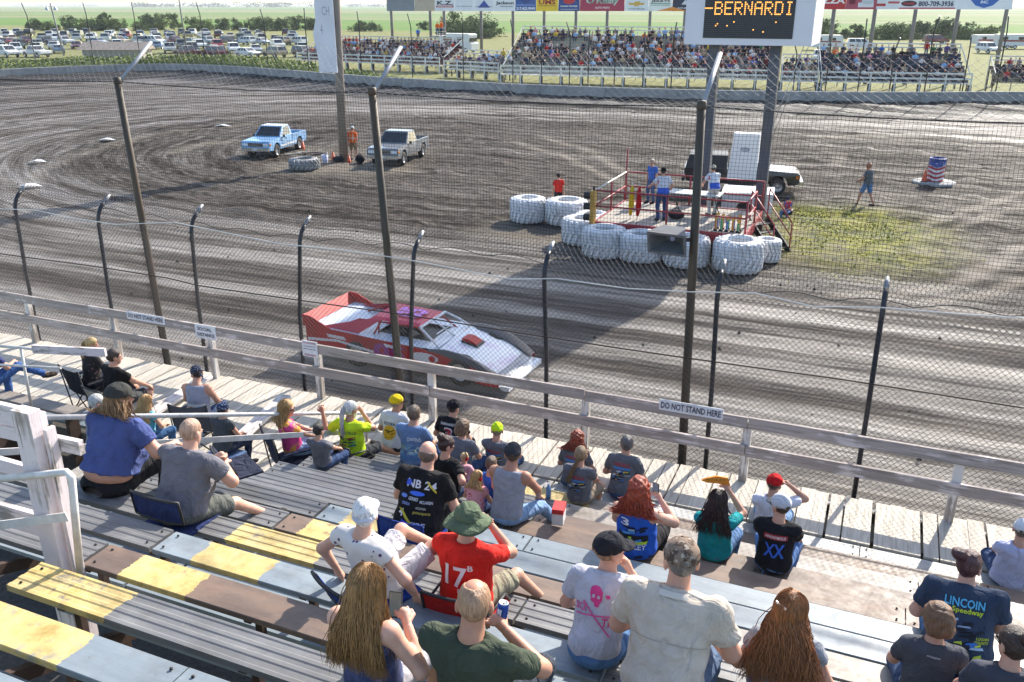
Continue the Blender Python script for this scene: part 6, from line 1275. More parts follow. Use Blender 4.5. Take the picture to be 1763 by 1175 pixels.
def vnormals(V, F):
    N = np.zeros_like(V); fn_ = np.cross(V[F[:, 2]] - V[F[:, 0]], V[F[:, 3]] - V[F[:, 1]])
    for k2 in range(4): np.add.at(N, F[:, k2], fn_)
    return N / (np.linalg.norm(N, axis=1)[:, None] + 1e-9)
def wrinkle(V, F, amp, seed, fr=1.0):
    N = vnormals(V, F); x, y, z = (V * fr).T; s = seed * 1.7
    w_ = np.sin(15 * x + 9 * z + 3 * np.sin(11 * z + s) + s) * np.sin(22 * z + 7 * x + 2 * np.sin(13 * y + s)) + 0.6 * np.sin(31 * z - 24 * x + 3 * np.sin(9 * x + s)) * np.sin(17 * y + s + 6 * x)
    return V + N * (w_ * amp)[:, None]
def rotx(a): c, s = math.cos(a), math.sin(a); return np.array([[1, 0, 0], [0, c, -s], [0, s, c]], np.float32)
def rotz(a): c, s = math.cos(a), math.sin(a); return np.array([[c, -s, 0], [s, c, 0], [0, 0, 1]], np.float32)
def roty(a): c, s = math.cos(a), math.sin(a); return np.array([[c, 0, s], [0, 1, 0], [-s, 0, c]], np.float32)
def ik(a, c, l1, l2, hint):
    d = c - a; L = np.linalg.norm(d)
    if L > (l1 + l2) * 0.995: c = a + d / L * (l1 + l2) * 0.995; d = c - a; L = np.linalg.norm(d)
    L = max(L, abs(l1 - l2) + 0.02); u = d / np.linalg.norm(d); x = (l1 * l1 - l2 * l2 + L * L) / (2 * L); hgt = math.sqrt(max(0, l1 * l1 - x * x)); h = hint - u * (hint @ u); h /= np.linalg.norm(h) + 1e-9
    return a + u * x + h * hgt, c
def skeleton(sp):
    S = sp.get('S', 1.0); L = RAD(sp.get('lean', 8)); w_ = sp.get('wide', 1.0); st = sp.get('stand', False); J = {'S': S}
    pel = A3(0, 0, 0.10 * S) if not st else A3(0, 0, 0.92 * S); t = A3(0, math.sin(L), math.cos(L)); t2 = A3(0, math.sin(L + RAD(6)), math.cos(L + RAD(6)))
    J['pel'] = pel; J['R'] = rotx(-L); nb = pel + S * (0.30 * t + 0.20 * t2); J['nb'] = nb; J['hc'] = nb + S * A3(0, 0.04, 0.155)
    tw = rotz(RAD(sp.get('twist', 0))); J['tw'] = tw
    sh = sp.get('shrug', 0.0); hands = sp.get('hands', [None, None]); feet = sp.get('feet', [None, None]); J['arm'] = []; J['leg'] = []
    for i, s in enumerate((-1, 1)):
        a = pel + J['R'] @ (A3(s * 0.165 * w_, -0.01, 0.455 + sh) * S); h = hands[i]
        if h is None: h = (s * 0.12, 0.36, 0.22) if not st else (s * 0.26, 0.08, 0.78)
        h = A3(*h) * S; hint = A3(s * 0.8, -0.5, -0.6); hh = sp.get('elbow', [None, None])[i]
        if hh: hint = A3(*hh)
        e, h = ik(a, h, 0.285 * S, 0.255 * S, hint); J['arm'].append((a, e, h))
        hip = pel + A3(s * 0.088 * (0.6 + 0.4 * sp.get('bulk', 1)), 0.02, -0.005) * S; f = feet[i]
        if f is None: f = (s * 0.14, 0.40, -0.335) if not st else (s * 0.11, 0.02 + 0.03 * s, 0.085)
        f = A3(*f) * S if not (f is not None and len(f) > 3) else A3(*f[:3]); k2, f = ik(hip, f, 0.43 * S, 0.415 * S, A3(s * 0.25, 1, 0.6)); J['leg'].append((hip, k2, f))
    hd = rotz(-RAD(sp.get('hyaw', 0))) @ rotx(-RAD(sp.get('hpitch', 8))) @ roty(RAD(sp.get('hroll', 0))); J['H'] = hd; return J
def torso_sdf(P, J, sp, inf=0.0, sw=1.0):
    S = J['S']; q = ((P - J['pel']) @ J['R']) / S; b = sp.get('bulk', 1.0); w_ = sp.get('wide', 1.0); bl = sp.get('belly', 0.0); i = inf
    d = ell(q, (0, -0.01, 0.03), (0.168 * b + i, 0.132 * b + i, 0.145 + i)); d = smin(d, ell(q, (0, 0.025 * b + bl * 0.5, 0.20), (0.142 * b + i, 0.108 * b + bl * 0.6 + i, 0.18 + i)), 0.06)
    d = smin(d, ell(q, (0, 0.0, 0.36), (0.166 * w_ * (0.75 + 0.25 * b) + i, 0.112 * (0.7 + 0.3 * b) + i, 0.165 + i)), 0.07)
    d = smin(d, rcone(q, (-0.135 * w_ * sw, -0.012, 0.45), (0.135 * w_ * sw, -0.012, 0.45), 0.058 + i, 0.058 + i), 0.06)
    d = smin(d, rcone(q, (0, -0.01, 0.47), (0, 0.0, 0.53), 0.07 + i * 0.6, 0.055 + i * 0.4), 0.05); return d * S
def bbox(pts, m): p = np.array(pts); return p.min(0) - m, p.max(0) + m
def hand_mesh(w_, e, J, S, curl, seed, spread=0.0):
    d = (w_ - e); d /= np.linalg.norm(d); up = A3(0, 0, 1); x = np.cross(d, up); x /= np.linalg.norm(x) + 1e-9; n_ = np.cross(x, d); s = 1 if seed % 2 else -1; pr = []
    base = w_ + d * 0.005 * S
    pr.append((base, base + d * 0.075 * S, 0.026 * S, 0.030 * S)); pr.append((base + d * 0.05 * S + x * 0.02 * S, base + d * 0.07 * S - x * 0.022 * S, 0.019 * S, 0.019 * S))
    for k2, (off, ln) in enumerate(((-0.033, 0.062), (-0.011, 0.075), (0.012, 0.072), (0.033, 0.056))):
        a = base + d * 0.082 * S + x * off * S * 1.05; c1 = RAD(curl); d1 = d * math.cos(c1) - n_ * math.sin(c1); m = a + d1 * ln * 0.55 * S; c2 = RAD(curl * 2.1); d2 = d * math.cos(c2) - n_ * math.sin(c2)
        pr.append((a - d * 0.02 * S, m, 0.0105 * S, 0.0095 * S)); pr.append((m, m + d2 * ln * 0.6 * S, 0.0095 * S, 0.0075 * S))
    ta = base + d * 0.025 * S + x * s * 0.026 * S; tm_ = ta + (d * 0.55 + x * s * 0.7 - n_ * 0.35) * 0.042 * S; pr.append((ta, tm_, 0.0135 * S, 0.0115 * S)); pr.append((tm_, tm_ + (d * 0.9 - n_ * 0.4) * 0.034 * S, 0.0115 * S, 0.009 * S))
    def fn(P):
        D = None
        for a, b, r1, r2 in pr:
            q = rcone(P, a, b, r1, r2); D = q if D is None else smin(D, q, 0.006 * S)
        return D
    lo, hi = bbox([p for q in pr for p in q[:2]], 0.03 * S); return snet(fn, lo, hi, 0.0062)
def head_sdf(Q):
    d = ell(Q, (0, -0.012, 0.03), (0.076, 0.097, 0.098)); d = smin(d, ell(Q, (0, 0.032, -0.045), (0.057, 0.066, 0.072)), 0.035); d = smin(d, ell(Q, (0, 0.05, -0.088), (0.03, 0.032, 0.024)), 0.03)
    d = smin(d, rcone(Q, (0, 0.088, 0.008), (0, 0.108, -0.028), 0.009, 0.0135), 0.014)
    for s in (-1, 1):
        d = smin(d, ell(Q, (s * 0.03, 0.083, 0.022), (0.024, 0.012, 0.008)), 0.012); d = np.maximum(d, -(rcone(Q, (s * 0.032, 0.105, 0.004), (s * 0.034, 0.11, 0.004), 0.016, 0.016) )) if False else d
        d = smin(d, ell(Q, (s * 0.082, -0.006, -0.008), (0.012, 0.024, 0.034)), 0.01)
    return d
def hairm(c, curly=False):
    nm_ = 'hair_%s%d' % (c, curly)
    if nm_ in _mats: return _mats[nm_]
    t = NT(nm_); p = t.obj(); k2 = t.noise(t.mapping(p, (60, 60, 9) if not curly else (40, 40, 40)), 1.0, 4, 0.7)
    cc = srgb(c); t.col(t.ramp(k2, [(0.3, mul(cc, 0.45)), (0.5, cc), (0.72, mul(cc, 1.55))])); t.rough(0.42); t.b.inputs['Specular IOR Level'].default_value = 0.5; t.bump(k2, 0.7, 0.02); _mats[nm_] = t.m; return t.m
def strands(paths, r0, name, mm, parent):
    """tapered three sided strands, paths: (n, k, 3)"""
    Pn = np.asarray(paths, np.float32); n_, k2, _ = Pn.shape; T = np.gradient(Pn, axis=1); T /= np.linalg.norm(T, axis=2)[..., None] + 1e-9
    a = np.cross(T, A3(0.3, 1, 0.1)); a /= np.linalg.norm(a, axis=2)[..., None] + 1e-9; b = np.cross(T, a); rr = r0 * np.sin(np.linspace(0.35, math.pi * 0.97, k2))[None, :, None] ** 0.6
    V = np.stack([Pn + (a * math.cos(q) + b * math.sin(q)) * rr for q in (0, 2.09, 4.19)], 2).reshape(-1, 3); base = (np.arange(n_)[:, None] * k2 + np.arange(k2 - 1)[None]).reshape(-1) * 3; F = []
    for q in range(3): F.append(np.stack([base + q, base + (q + 1) % 3, base + 3 + (q + 1) % 3, base + 3 + q], 1))
    return link(name, mesh_np(name, V, np.concatenate(F), [mm], True), parent)
def fall_strands(J, n_, length, seed, wave=0.012, spread=1.0, back=0.13, tail=None, side=0.35, low=False):
    r = np.random.RandomState(seed); S = J['S']; out = []; H = J['H']; hc = J['hc']; tdir = J['R'] @ A3(0, 0, 1); bdir = J['R'] @ A3(0, -1, 0)
    for _ in range(n_):
        if tail is None:
            th = r.uniform(-math.pi * (0.5 + side * 0.5), math.pi * (0.5 + side * 0.5)); ph = r.uniform(0.05, 1.0) ** 0.7; d = np.array([math.sin(th) * math.sin(ph * 1.6), -math.cos(th) * math.sin(ph * 1.6), math.cos(ph * 1.6)])
            k0 = r.uniform(0.98, 1.04) if low else r.uniform(1.03, 1.2); sk = lambda f: hc + S * (H @ (A3(0, -0.012, 0.03) + A3(math.sin(th) * math.sin(f), -math.cos(th) * math.sin(f), math.cos(f)) * A3(0.086, 0.107, 0.108) * k0))
            mer = [sk(f) for f in np.linspace(1.45 if low else ph * 1.3, 1.75, 5)]; root = A3(math.sin(th) * 0.085, -math.cos(th) * 0.105, 0)
            xx = np.clip(root[0] * (1.0 + 0.7 * spread) + r.randn() * 0.02 * spread, -0.2, 0.2); ln = length * r.uniform(0.72, 1.05)
            yy = -(back * r.uniform(0.75, 1.15)) if root[1] < 0.05 else 0.06
            if abs(xx) > 0.1 and r.rand() < 0.25: yy = -0.02
            p0 = mer[-1]; p1 = p0 + (mer[-1] - mer[-2]) * 1.2; p2 = J['nb'] + S * (bdir * (-yy * 1.0) + A3(xx, 0, 0.0)) - tdir * S * 0.02; p3 = J['nb'] + S * (A3(xx * 1.25 + r.randn() * 0.015, 0, 0)) + bdir * S * (-yy + 0.012 * r.rand()) - tdir * S * ln
        else:
            p0 = hc + S * (H @ (A3(0, -0.1, 0.05) + r.randn(3) * 0.012)); p1 = p0 + S * (H @ A3(0, -0.06, 0.0)) + r.randn(3) * 0.008; p2 = J['nb'] + bdir * S * (back + 0.03) + r.randn(3) * 0.014 * S + A3(tail * 0.5 * S, 0, 0); p3 = J['nb'] + bdir * S * (back + 0.01 * r.rand()) - tdir * S * length * r.uniform(0.7, 1.05) + A3(tail * S + r.randn() * 0.016, 0, 0)
        t = np.linspace(0, 1, 10 if tail is not None else 9)[:, None]; c = (1 - t) ** 3 * p0 + 3 * (1 - t) ** 2 * t * p1 + 3 * (1 - t) * t * t * p2 + t ** 3 * p3
        w2 = wave * S * np.sin(t[:, 0] * r.uniform(7, 13) + r.rand() * 6) * t[:, 0]; c[:, 0] += w2; c[:, 1] += w2 * r.uniform(-.7, .7)
        if tail is None:
            c = np.concatenate([np.array(mer[:-1]), c])
            if r.rand() < 0.07: c = c + (r.randn(3) * 0.03 * S)[None] * np.linspace(0, 1, len(c))[:, None] ** 1.5
        out.append(c)
    return out
def refine(pts, faces, th):
    pts = [tuple(p) for p in pts]; idx = {}; out = []; st = []
    for f in faces:
        for i in range(1, len(f) - 1): st.append((f[0], f[i], f[i + 1]))
    while st:
        t = st.pop(); d = [(pts[t[i]][0] - pts[t[(i + 1) % 3]][0]) ** 2 + (pts[t[i]][1] - pts[t[(i + 1) % 3]][1]) ** 2 for i in range(3)]; k2 = max(range(3), key=lambda i: d[i])
        if d[k2] < th * th: out.append(t); continue
        a, b, c = t[k2], t[(k2 + 1) % 3], t[(k2 + 2) % 3]; key = (min(a, b), max(a, b))
        if key not in idx: idx[key] = len(pts); pts.append(((pts[a][0] + pts[b][0]) / 2, (pts[a][1] + pts[b][1]) / 2))
        m = idx[key]; st += [(a, m, c), (m, b, c)]
    return pts, out
def decal(bvh, J, items, parent):
    """prints laid on the back of a garment; x right, y up along the spine from the pelvis, metres for a 1.75 m person"""
    S = J['S']; uy = Vector(J['R'] @ A3(0, 0, 1)); nn = Vector(J['R'] @ A3(0, 1, 0)); O = Vector(J['pel']); by = {}
    for it in items:
        kind, c = it[0], it[-1]
        if kind == 'text': v, f, _ = text_data(it[1], 0.02); x0, y0, w_, h_ = it[2:6]; sk = it[6] if len(it) > 7 else 0.0; pts = [(x0 + p[0] * w_ + sk * p[1], y0 + p[1] * h_ + (it[7] * p[0] if len(it) > 8 else 0)) for p in v]
        elif kind == 'poly': pts = it[1]; f = [tuple(range(len(pts)))]; cx_ = sum(p[0] for p in pts) / len(pts); cy_ = sum(p[1] for p in pts) / len(pts); pts = list(pts) + [(cx_, cy_)]; m_ = len(pts) - 1; f = [(i, (i + 1) % m_, m_) for i in range(m_)]
        else:
            x0, y0, w_, h_ = it[1:5]; nx2, ny2 = 6, 4; pts = [(x0 + w_ * i / nx2, y0 + h_ * j / ny2) for j in range(ny2 + 1) for i in range(nx2 + 1)]; f = [(j * (nx2 + 1) + i, j * (nx2 + 1) + i + 1, (j + 1) * (nx2 + 1) + i + 1, (j + 1) * (nx2 + 1) + i) for j in range(ny2) for i in range(nx2)]
        pts, f = refine(pts, f, 0.022); lay = by.setdefault(c, MB()); off = 0.0055 + 0.0022 * (list(by).index(c)); vv = []; ok = []
        for p in pts:
            o = O + Vector((p[0] * S, 0, 0)) + uy * (p[1] * S) - nn * 0.6; hit = bvh.ray_cast(o, nn, 1.2)
            if hit[0] is None: vv.append(o); ok.append(False)
            else: vv.append(hit[0] - nn * off); ok.append(True)
        lay.add(vv, [q for q in f if all(ok[i] for i in q)])
    for c, lay in by.items():
        if lay.f: lay.build('print', mat('print_' + c, c, 0.7, 0.1, 10, local=True), parent)
def art(x0, y0, w_, h_, seed, cols):
    """broken up race car artwork as slanted patches"""
    r = random.Random(seed); out = []
    for i in range(26):
        x = x0 + r.random() * w_ * 0.75; y = y0 + r.random() * h_ * 0.85; a = r.uniform(0.12, 0.4) * w_; b = r.uniform(0.03, 0.12) * h_; s = r.uniform(0.05, 0.2) * h_
        a = min(a, x0 + w_ - x); out.append(('poly', [(x, y), (x + a, y + s * 0.3), (x + a * 0.9, y + b + s * 0.3), (x + a * 0.15, y + b)], cols[i % len(cols)]))
    return out
PN = [0]
def person(label, seat, sp, grp='spectators in the near stand'):
    PN[0] += 1; seed = PN[0]; J = skeleton(sp); S = J['S']; b = sp.get('bulk', 1.0); res = sp.get('res', 0.0165); hres = sp.get('hres', 0.0095); skin = SKIN[sp.get('skin', 0)]; ab = 0.75 + 0.25 * b + sp.get('armfat', 0)
    yaw = RAD(sp.get('yaw', 0)); (aL, eL, hL), (aR, eR, hR) = J['arm']; st = sp.get('stand', False)
    top = sp.get('top', 'tee'); leg = sp.get('legs', 'jeans')
    def limbs(P):
        bare = top == 'tank'; D = torso_sdf(P, J, sp, -0.008 if bare else -0.024, 0.95 if bare else 0.85)
        for (a, e, h) in J['arm']:
            if bare: D = smin(D, rcone(P, a, a, 0.058 * S * ab, 0.058 * S * ab), 0.04)
            u = rcone(P, a, e, (0.053 if bare else 0.042) * S * ab, 0.042 * S * ab); u = smin(u, rcone(P, e, h, 0.043 * S * ab, 0.028 * S), 0.025); D = smin(D, u, 0.035 if bare else 0.012)
        D = smin(D, rcone(P, J['nb'] - A3(0, 0, 0.02), J['hc'] + A3(0, -0.01, -0.03), 0.06 * S * (0.85 + 0.15 * b), 0.056 * S), 0.03)
        for (hp_, k2, f) in J['leg']: D = smin(D, smin(rcone(P, hp_, k2, 0.078 * S * ab, 0.056 * S), rcone(P, k2, f, 0.054 * S, 0.036 * S), 0.03), 0.03)
        return D
    pts = [J['pel'], J['nb'], J['hc']] + [p for a in J['arm'] for p in a] + [p for a in J['leg'] for p in a]; lo, hi = bbox(pts, 0.0); lo = lo - [0.21 * b * S, 0.19 * b * S, 0.16]; hi = hi + [0.21 * b * S, 0.12, 0.08]
    V, F = snet(limbs, lo, hi, res)
    Hm = J['H']; hc = J['hc']
    def headf(P): Q = ((P - hc) @ Hm) / S; return head_sdf(Q) * S
    V2, F2 = snet(headf, hc - 0.16 * S, hc + 0.16 * S, hres); Vs, Fs = [V, V2], [F, F2 + len(V)]; nv = len(V) + len(V2)
    for i, (a, e, h) in enumerate(J['arm']):
        v3, f3 = hand_mesh(h, e, J, S * 0.98, sp.get('curl', [35, 35])[i], i); Vs.append(v3); Fs.append(f3 + nv); nv += len(v3)
    body = link('person', mesh_np('person', np.concatenate(Vs), np.concatenate(Fs), [skin], True), None, seat, yaw); tag(body, label, 'person', grp)
    # shirt
    sleeve = {'tee': 0.66, 'tank': 0.0, 'long': 2.0, 'cap': 0.35, 'jersey': 0.72}[top]; hem = sp.get('hem', -0.055)
    def shirt(P):
        q = ((P - J['pel']) @ J['R']) / S; D = torso_sdf(P, J, sp, 0.010, 0.72 if top == 'tank' else 1.0); D = smin(D, ell(q, (0, 0.0, 0.17), (0.158 * b + 0.004, 0.118 * b + 0.004, 0.26)) * S, 0.05)
        if top == 'tank':
            for (a, e, h) in J['arm']: D = np.maximum(D, -(rcone(P, a + (a - J['nb']) * 0.35, a + (a - J['nb']) * 0.35 + J['R'] @ A3(0, 0, -0.05) * S, 0.088 * S, 0.075 * S)))
        for (a, e, h) in J['arm']:
            if sleeve > 0:
                dn = (e - a) / np.linalg.norm(e - a); l = np.linalg.norm(e - a)
                if sleeve > 1: u = smin(rcone(P, a, e, 0.066 * S * ab, 0.054 * S * ab), rcone(P, e, h, 0.054 * S * ab, 0.038 * S), 0.02)
                else: u = np.maximum(rcone(P, a, a + dn * l * 0.95, 0.068 * S * ab, 0.064 * S * ab), (P - a) @ dn - sleeve * l)
                D = smin(D, u, 0.022)
        nk = np.sqrt(q[:, 0] ** 2 + (q[:, 1] - 0.02) ** 2) - (0.066 if top != 'tank' else 0.085); D = np.maximum(D, -np.maximum(nk * S, (0.475 - q[:, 2]) * S)); D = np.maximum(D, (q[:, 2] - (0.525 if top != 'tank' else 0.505)) * S)
        return np.maximum(D, (hem - q[:, 2]) * S)
    pts = [J['pel'], J['nb']] + [p for a in J['arm'] for p in (a[:2] if sleeve < 1 else a)]; lo, hi = bbox(pts, 0.0); lo = lo - [0.22 * b * S + 0.02, 0.2 * b * S, 0.17]; hi = hi + [0.22 * b * S + 0.02, 0.2 * b + sp.get('belly', 0) + 0.02, 0.1]
    V, F = snet(shirt, lo, hi, res); V = wrinkle(V, F, sp.get('wr', 0.0042) * S, seed); sc_ = sp.get('shirt', '6f7277'); sm_ = sc_ if not isinstance(sc_, str) else cloth(sc_)
    so = link('shirt', mesh_np('shirt', V, F, [sm_], True), body)
    if sp.get('print'): decal(BVHTree.FromPolygons([tuple(p) for p in V], [tuple(int(i) for i in f) for f in F]), J, sp['print'], so)
    # trousers
    lc = sp.get('pants', '3b4d70')
    def trous(P):
        q = (P - J['pel']) / S; D = ell(q, (0, -0.005, sp.get('pdrop', 0.0)), (0.168 * b + 0.008, 0.137 * b + 0.008, 0.105))
        for (hp_, k2, f) in J['leg']:
            l = np.linalg.norm(k2 - hp_); dn = (k2 - hp_) / l; u = rcone(P, hp_, k2, 0.094 * S * ab, 0.072 * S)
            if leg == 'shorts': u = np.maximum(rcone(P, hp_, k2, 0.096 * S * ab, 0.086 * S), (P - hp_) @ dn - 0.86 * l)
            else: d2 = (f - k2) / np.linalg.norm(f - k2); u = smin(u, np.maximum(rcone(P, k2, f, 0.068 * S, 0.056 * S), (P - f) @ d2 - 0.01), 0.03)
            D = smin(D, u, 0.03)
        return D
    pts = [J['pel']] + [p for a in J['leg'] for p in (a if leg != 'shorts' else a[:2])]; lo, hi = bbox(pts, 0.14 * max(1, b)); V, F = snet(trous, lo - 0.03, hi + 0.03, res); V = wrinkle(V, F, 0.004 * S, seed + 3); link('trousers' if leg != 'shorts' else 'shorts', mesh_np('trousers', V, F, [cloth(lc)], True), body)
    for i, (hp_, k2, f) in enumerate(J['leg']):
        fd = A3(0.12 * (-1, 1)[i], 1, -0.12 if not st else 0); fd /= np.linalg.norm(fd); m = MB()
        hl = f + A3(0, -0.03, -0.035) * S; m.tube([hl, hl + fd * 0.05 * S, hl + fd * 0.14 * S + A3(0, 0, -0.008), hl + fd * 0.23 * S + A3(0, 0, -0.014), hl + fd * 0.262 * S + A3(0, 0, -0.014)], [0.036 * S, 0.046 * S, 0.046 * S, 0.036 * S, 0.014 * S], 10); m.build('shoe', cloth(sp.get('shoe', '26262a')), body)
    head_parts(body, J, sp, seed, hres); return body, J
def head_parts(body, J, sp, seed, hres):
    S = J['S']; Hm = J['H']; hc = J['hc']; hk = sp.get('hair', 'short'); hcol = sp.get('hairc', '3a2a20')
    HM = Matrix([list(map(float, r)) for r in Hm]).to_4x4(); HM.translation = Vector([float(x) for x in hc]); HM = HM @ Matrix.Scale(S, 4)
    def hpart(mb, name, mm): o = mb.build(name, mm, body); o.matrix_local = HM; return o
    def hs(fn, name, mm, h=None, lo=(-0.2, -0.24, -0.2), hi=(0.2, 0.26, 0.24), wr=0.0):
        V, F = snet(fn, lo, hi, h or hres)
        if len(V) == 0: return None
        if wr: V = wrinkle(V, F, wr, seed, 2.2)
        o = link(name, mesh_np(name, V, F, [mm], True), body); o.matrix_local = HM; return o
    m = MB()
    for s in (-1, 1): m.blob((s * 0.031, 0.0865, 0.004), (0.012, 0.009, 0.008), 8, 6, 0); m.blob((s * 0.031, 0.0945, 0.004), (0.0048, 0.002, 0.0048), 6, 4, 1); m.bar((s * 0.018, 0.096, 0.022), (s * 0.046, 0.088, 0.023), 0.006, 0.006, 1)
    m.blob((0, 0.096, -0.055), (0.022, 0.006, 0.006), 8, 4, 2); hpart(m, 'face_features', [mat('eye_white', (0.6, 0.58, 0.55, 1), 0.3), mat('eye_dark', (0.03, 0.022, 0.018, 1), 0.4), mat('lips', (0.4, 0.17, 0.14, 1), 0.5)])
    thick = {'buzz': 0.0, 'fringe': 0.003, 'short': 0.011, 'thick': 0.022, 'long': 0.014, 'pony': 0.009, 'bun': 0.011, 'curly': 0.03, 'bald': None, 'spot': 0.0012}[hk]
    if sp.get('hat') and sp['hat'][0] in ('cap', 'bucket', 'bandana') and thick is not None: thick = min(thick, 0.001)
    def cut(Q, nape): c = (Q[:, 1] - 0.022) * 0.85 - (Q[:, 2] + 0.02) * 0.527; return np.maximum(c, nape - Q[:, 2])
    if thick is not None:
        def hf(Q):
            D = ell(Q, (0, -0.014, 0.033), (0.079 + thick, 0.101 + thick, 0.101 + thick)); nap = {'long': -0.12, 'pony': -0.07, 'bun': -0.07, 'curly': -0.11, 'thick': -0.085}.get(hk, -0.075)
            if nap < -0.08: D = smin(D, ell(Q, (0, -0.05, -0.05), (0.07 + thick, 0.06 + thick, 0.09)), 0.05)
            D = np.maximum(D, cut(Q, nap))
            if hk in ('short', 'buzz', 'spot', 'fringe', 'bun', 'pony'): D = np.maximum(D, -np.minimum(ell(Q, (0.086, 0.0, -0.012), (0.026, 0.034, 0.045)), ell(Q, (-0.086, 0.0, -0.012), (0.026, 0.034, 0.045))))
            if hk == 'fringe': D = np.maximum(D, (Q[:, 2] - 0.045) + (Q[:, 1] + 0.05) * 0.25)
            if hk == 'spot': D = np.maximum(D, -ell(Q, (0, 0.02, 0.13), (0.055, 0.09, 0.055)))
            if hk == 'bun': D = smin(D, ell(Q, sp.get('bun', (0.02, -0.125, 0.115)), (0.062, 0.055, 0.055)), 0.008)
            return D
        hs(hf, 'hair', hairm(hcol, hk == 'curly'), min(hres, 0.0085), wr={'curly': 0.008, 'thick': 0.004, 'short': 0.0022, 'bun': 0.003}.get(hk, 0.001))
    n_ = sp.get('nstr', 340)
    if hk == 'long': strands(fall_strands(J, n_, sp.get('hlen', 0.22), seed, sp.get('wave', 0.014), sp.get('spread', 1.0), sp.get('hback', 0.15), low=bool(sp.get('hat')) and sp['hat'][0] == 'cap'), sp.get('srad', 0.0052) * S, 'hair_strands', hairm(hcol), body)
    if hk == 'pony': strands(fall_strands(J, 110, sp.get('hlen', 0.18), seed, 0.012, 1, 0.14, sp.get('tail', 0.0)), 0.0055 * S, 'ponytail', hairm(hcol), body)
    if hk == 'curly': strands(fall_strands(J, 300, sp.get('hlen', 0.12), seed, 0.03, 1.2, 0.15), 0.0075 * S, 'hair_curls', hairm(hcol), body)
    hat = sp.get('hat')
    if hat:
        kind, c = hat[0], hat[1]; cm = cloth(c) if isinstance(c, str) else c; back = -1 if 'back' in hat[2:] else 1
        if kind == 'cap':
            hs(lambda Q: np.maximum(np.maximum(ell(Q, (0, -0.012, 0.045), (0.093, 0.115, 0.097)), 0.018 - Q[:, 2] + Q[:, 1] * 0.05), -np.maximum(ell(Q, (0, -0.012, 0.04), (0.086, 0.108, 0.09)), Q[:, 2] - 0.03)), 'cap', cm, wr=0.0012)
            bm = cloth(hat[3]) if len(hat) > 3 and hat[3] not in ('back',) else cm
            hs(lambda Q: np.maximum(ell(Q, (0, back * 0.10, 0.028 - 0.012), (0.080, 0.092, 0.05)), np.maximum(np.abs(Q[:, 2] - 0.030 + (np.abs(Q[:, 0]) / 0.08) ** 2 * 0.014 + (Q[:, 1] * back - 0.1) * 0.12) - 0.0045, -(Q[:, 1] * back - 0.06))), 'cap_brim', bm, 0.006)
            if back > 0:
                m = MB(); m.blob((0, -0.012, 0.142), (0.009, 0.009, 0.005), 8, 4); hpart(m, 'cap_button', cm); m = MB(); m.prism([(0.026 * math.cos(a), 0.026 + 0.02 * math.sin(a)) for a in np.linspace(0, math.pi, 10)], -0.1265, -0.112); hpart(m, 'cap_opening', hairm(hcol))
        elif kind == 'bucket':
            hs(lambda Q: np.maximum(ell(Q, (0, -0.01, 0.05), (0.098, 0.118, 0.10)), 0.03 - Q[:, 2]), 'hat_crown', cm, wr=0.003); m = MB(); pr = [(0.085, 0.05), (0.10, 0.045), (0.135, 0.028), (0.175, 0.006), (0.19, -0.008), (0.176, -0.001), (0.13, 0.02), (0.095, 0.036)]; m.lathe(pr, 28); m.v = [(x * 0.95, y * 1.05 - 0.01, z + 0.014 * math.sin(math.atan2(y, x) * 3 + 1)) for x, y, z in m.v]; hpart(m, 'hat_brim', cm)
            m = MB(); m.lathe([(0.099, 0.042), (0.1, 0.068), (0.097, 0.07)], 28); m.v = [(x * 0.98, y * 1.17 - 0.01, z) for x, y, z in m.v]; hpart(m, 'hat_band', cloth('4c5a48'))
        elif kind == 'visor':
            m = MB(); m.lathe([(0.094, -0.012), (0.096, 0.022), (0.093, 0.024), (0.091, -0.012)], 28); m.v = [(x * 0.98, y * 1.22 - 0.012, z + 0.008 - y * 0.06) for x, y, z in m.v]; hpart(m, 'visor_band', cm)
            hs(lambda Q: np.maximum(ell(Q, (0, 0.10, 0.016), (0.080, 0.092, 0.05)), np.maximum(np.abs(Q[:, 2] - 0.018) - 0.0045, -(Q[:, 1] - 0.06))), 'visor_brim', cm, 0.006)
        elif kind == 'bandana':
            hs(lambda Q: np.maximum(ell(Q, (0, -0.012, 0.038), (0.089, 0.111, 0.104)), 0.0 - Q[:, 2] - (Q[:, 1]) * 0.35), 'bandana', cm, wr=0.002); m = MB(); m.blob((0, -0.125, 0.0), (0.022, 0.018, 0.016), 8, 5); m.tube([(0, -0.125, 0), (0.02, -0.14, -0.05), (0.025, -0.135, -0.09)], [0.014, 0.016, 0.004], 6); hpart(m, 'bandana_knot', cm)
        elif kind == 'muffs':
            m = MB(); m.tube([(0.098 * math.cos(a), -0.01, 0.035 + 0.1 * math.sin(a)) for a in np.linspace(0, math.pi, 14)], 0.011, 8); hpart(m, 'headband', TRIM); m = MB()
            for s in (-1, 1): m.blob((s * 0.098, -0.006, 0.0), (0.026, 0.04, 0.048), 12, 8)
            hpart(m, 'ear_cups', cm)
    if sp.get('glasses'):
        m = MB()
        for s in (-1, 1): m.blob((s * 0.033, 0.1, 0.006), (0.026, 0.008, 0.019), 10, 6); m.bar((s * 0.06, 0.097, 0.012), (s * 0.084, 0.0, 0.01), 0.004, 0.008)
        m.bar((-0.02, 0.106, 0.011), (0.02, 0.106, 0.011), 0.005, 0.005); hpart(m, 'sunglasses', mat('dark_lens', (0.012, 0.012, 0.014, 1), 0.15, spec=0.7))
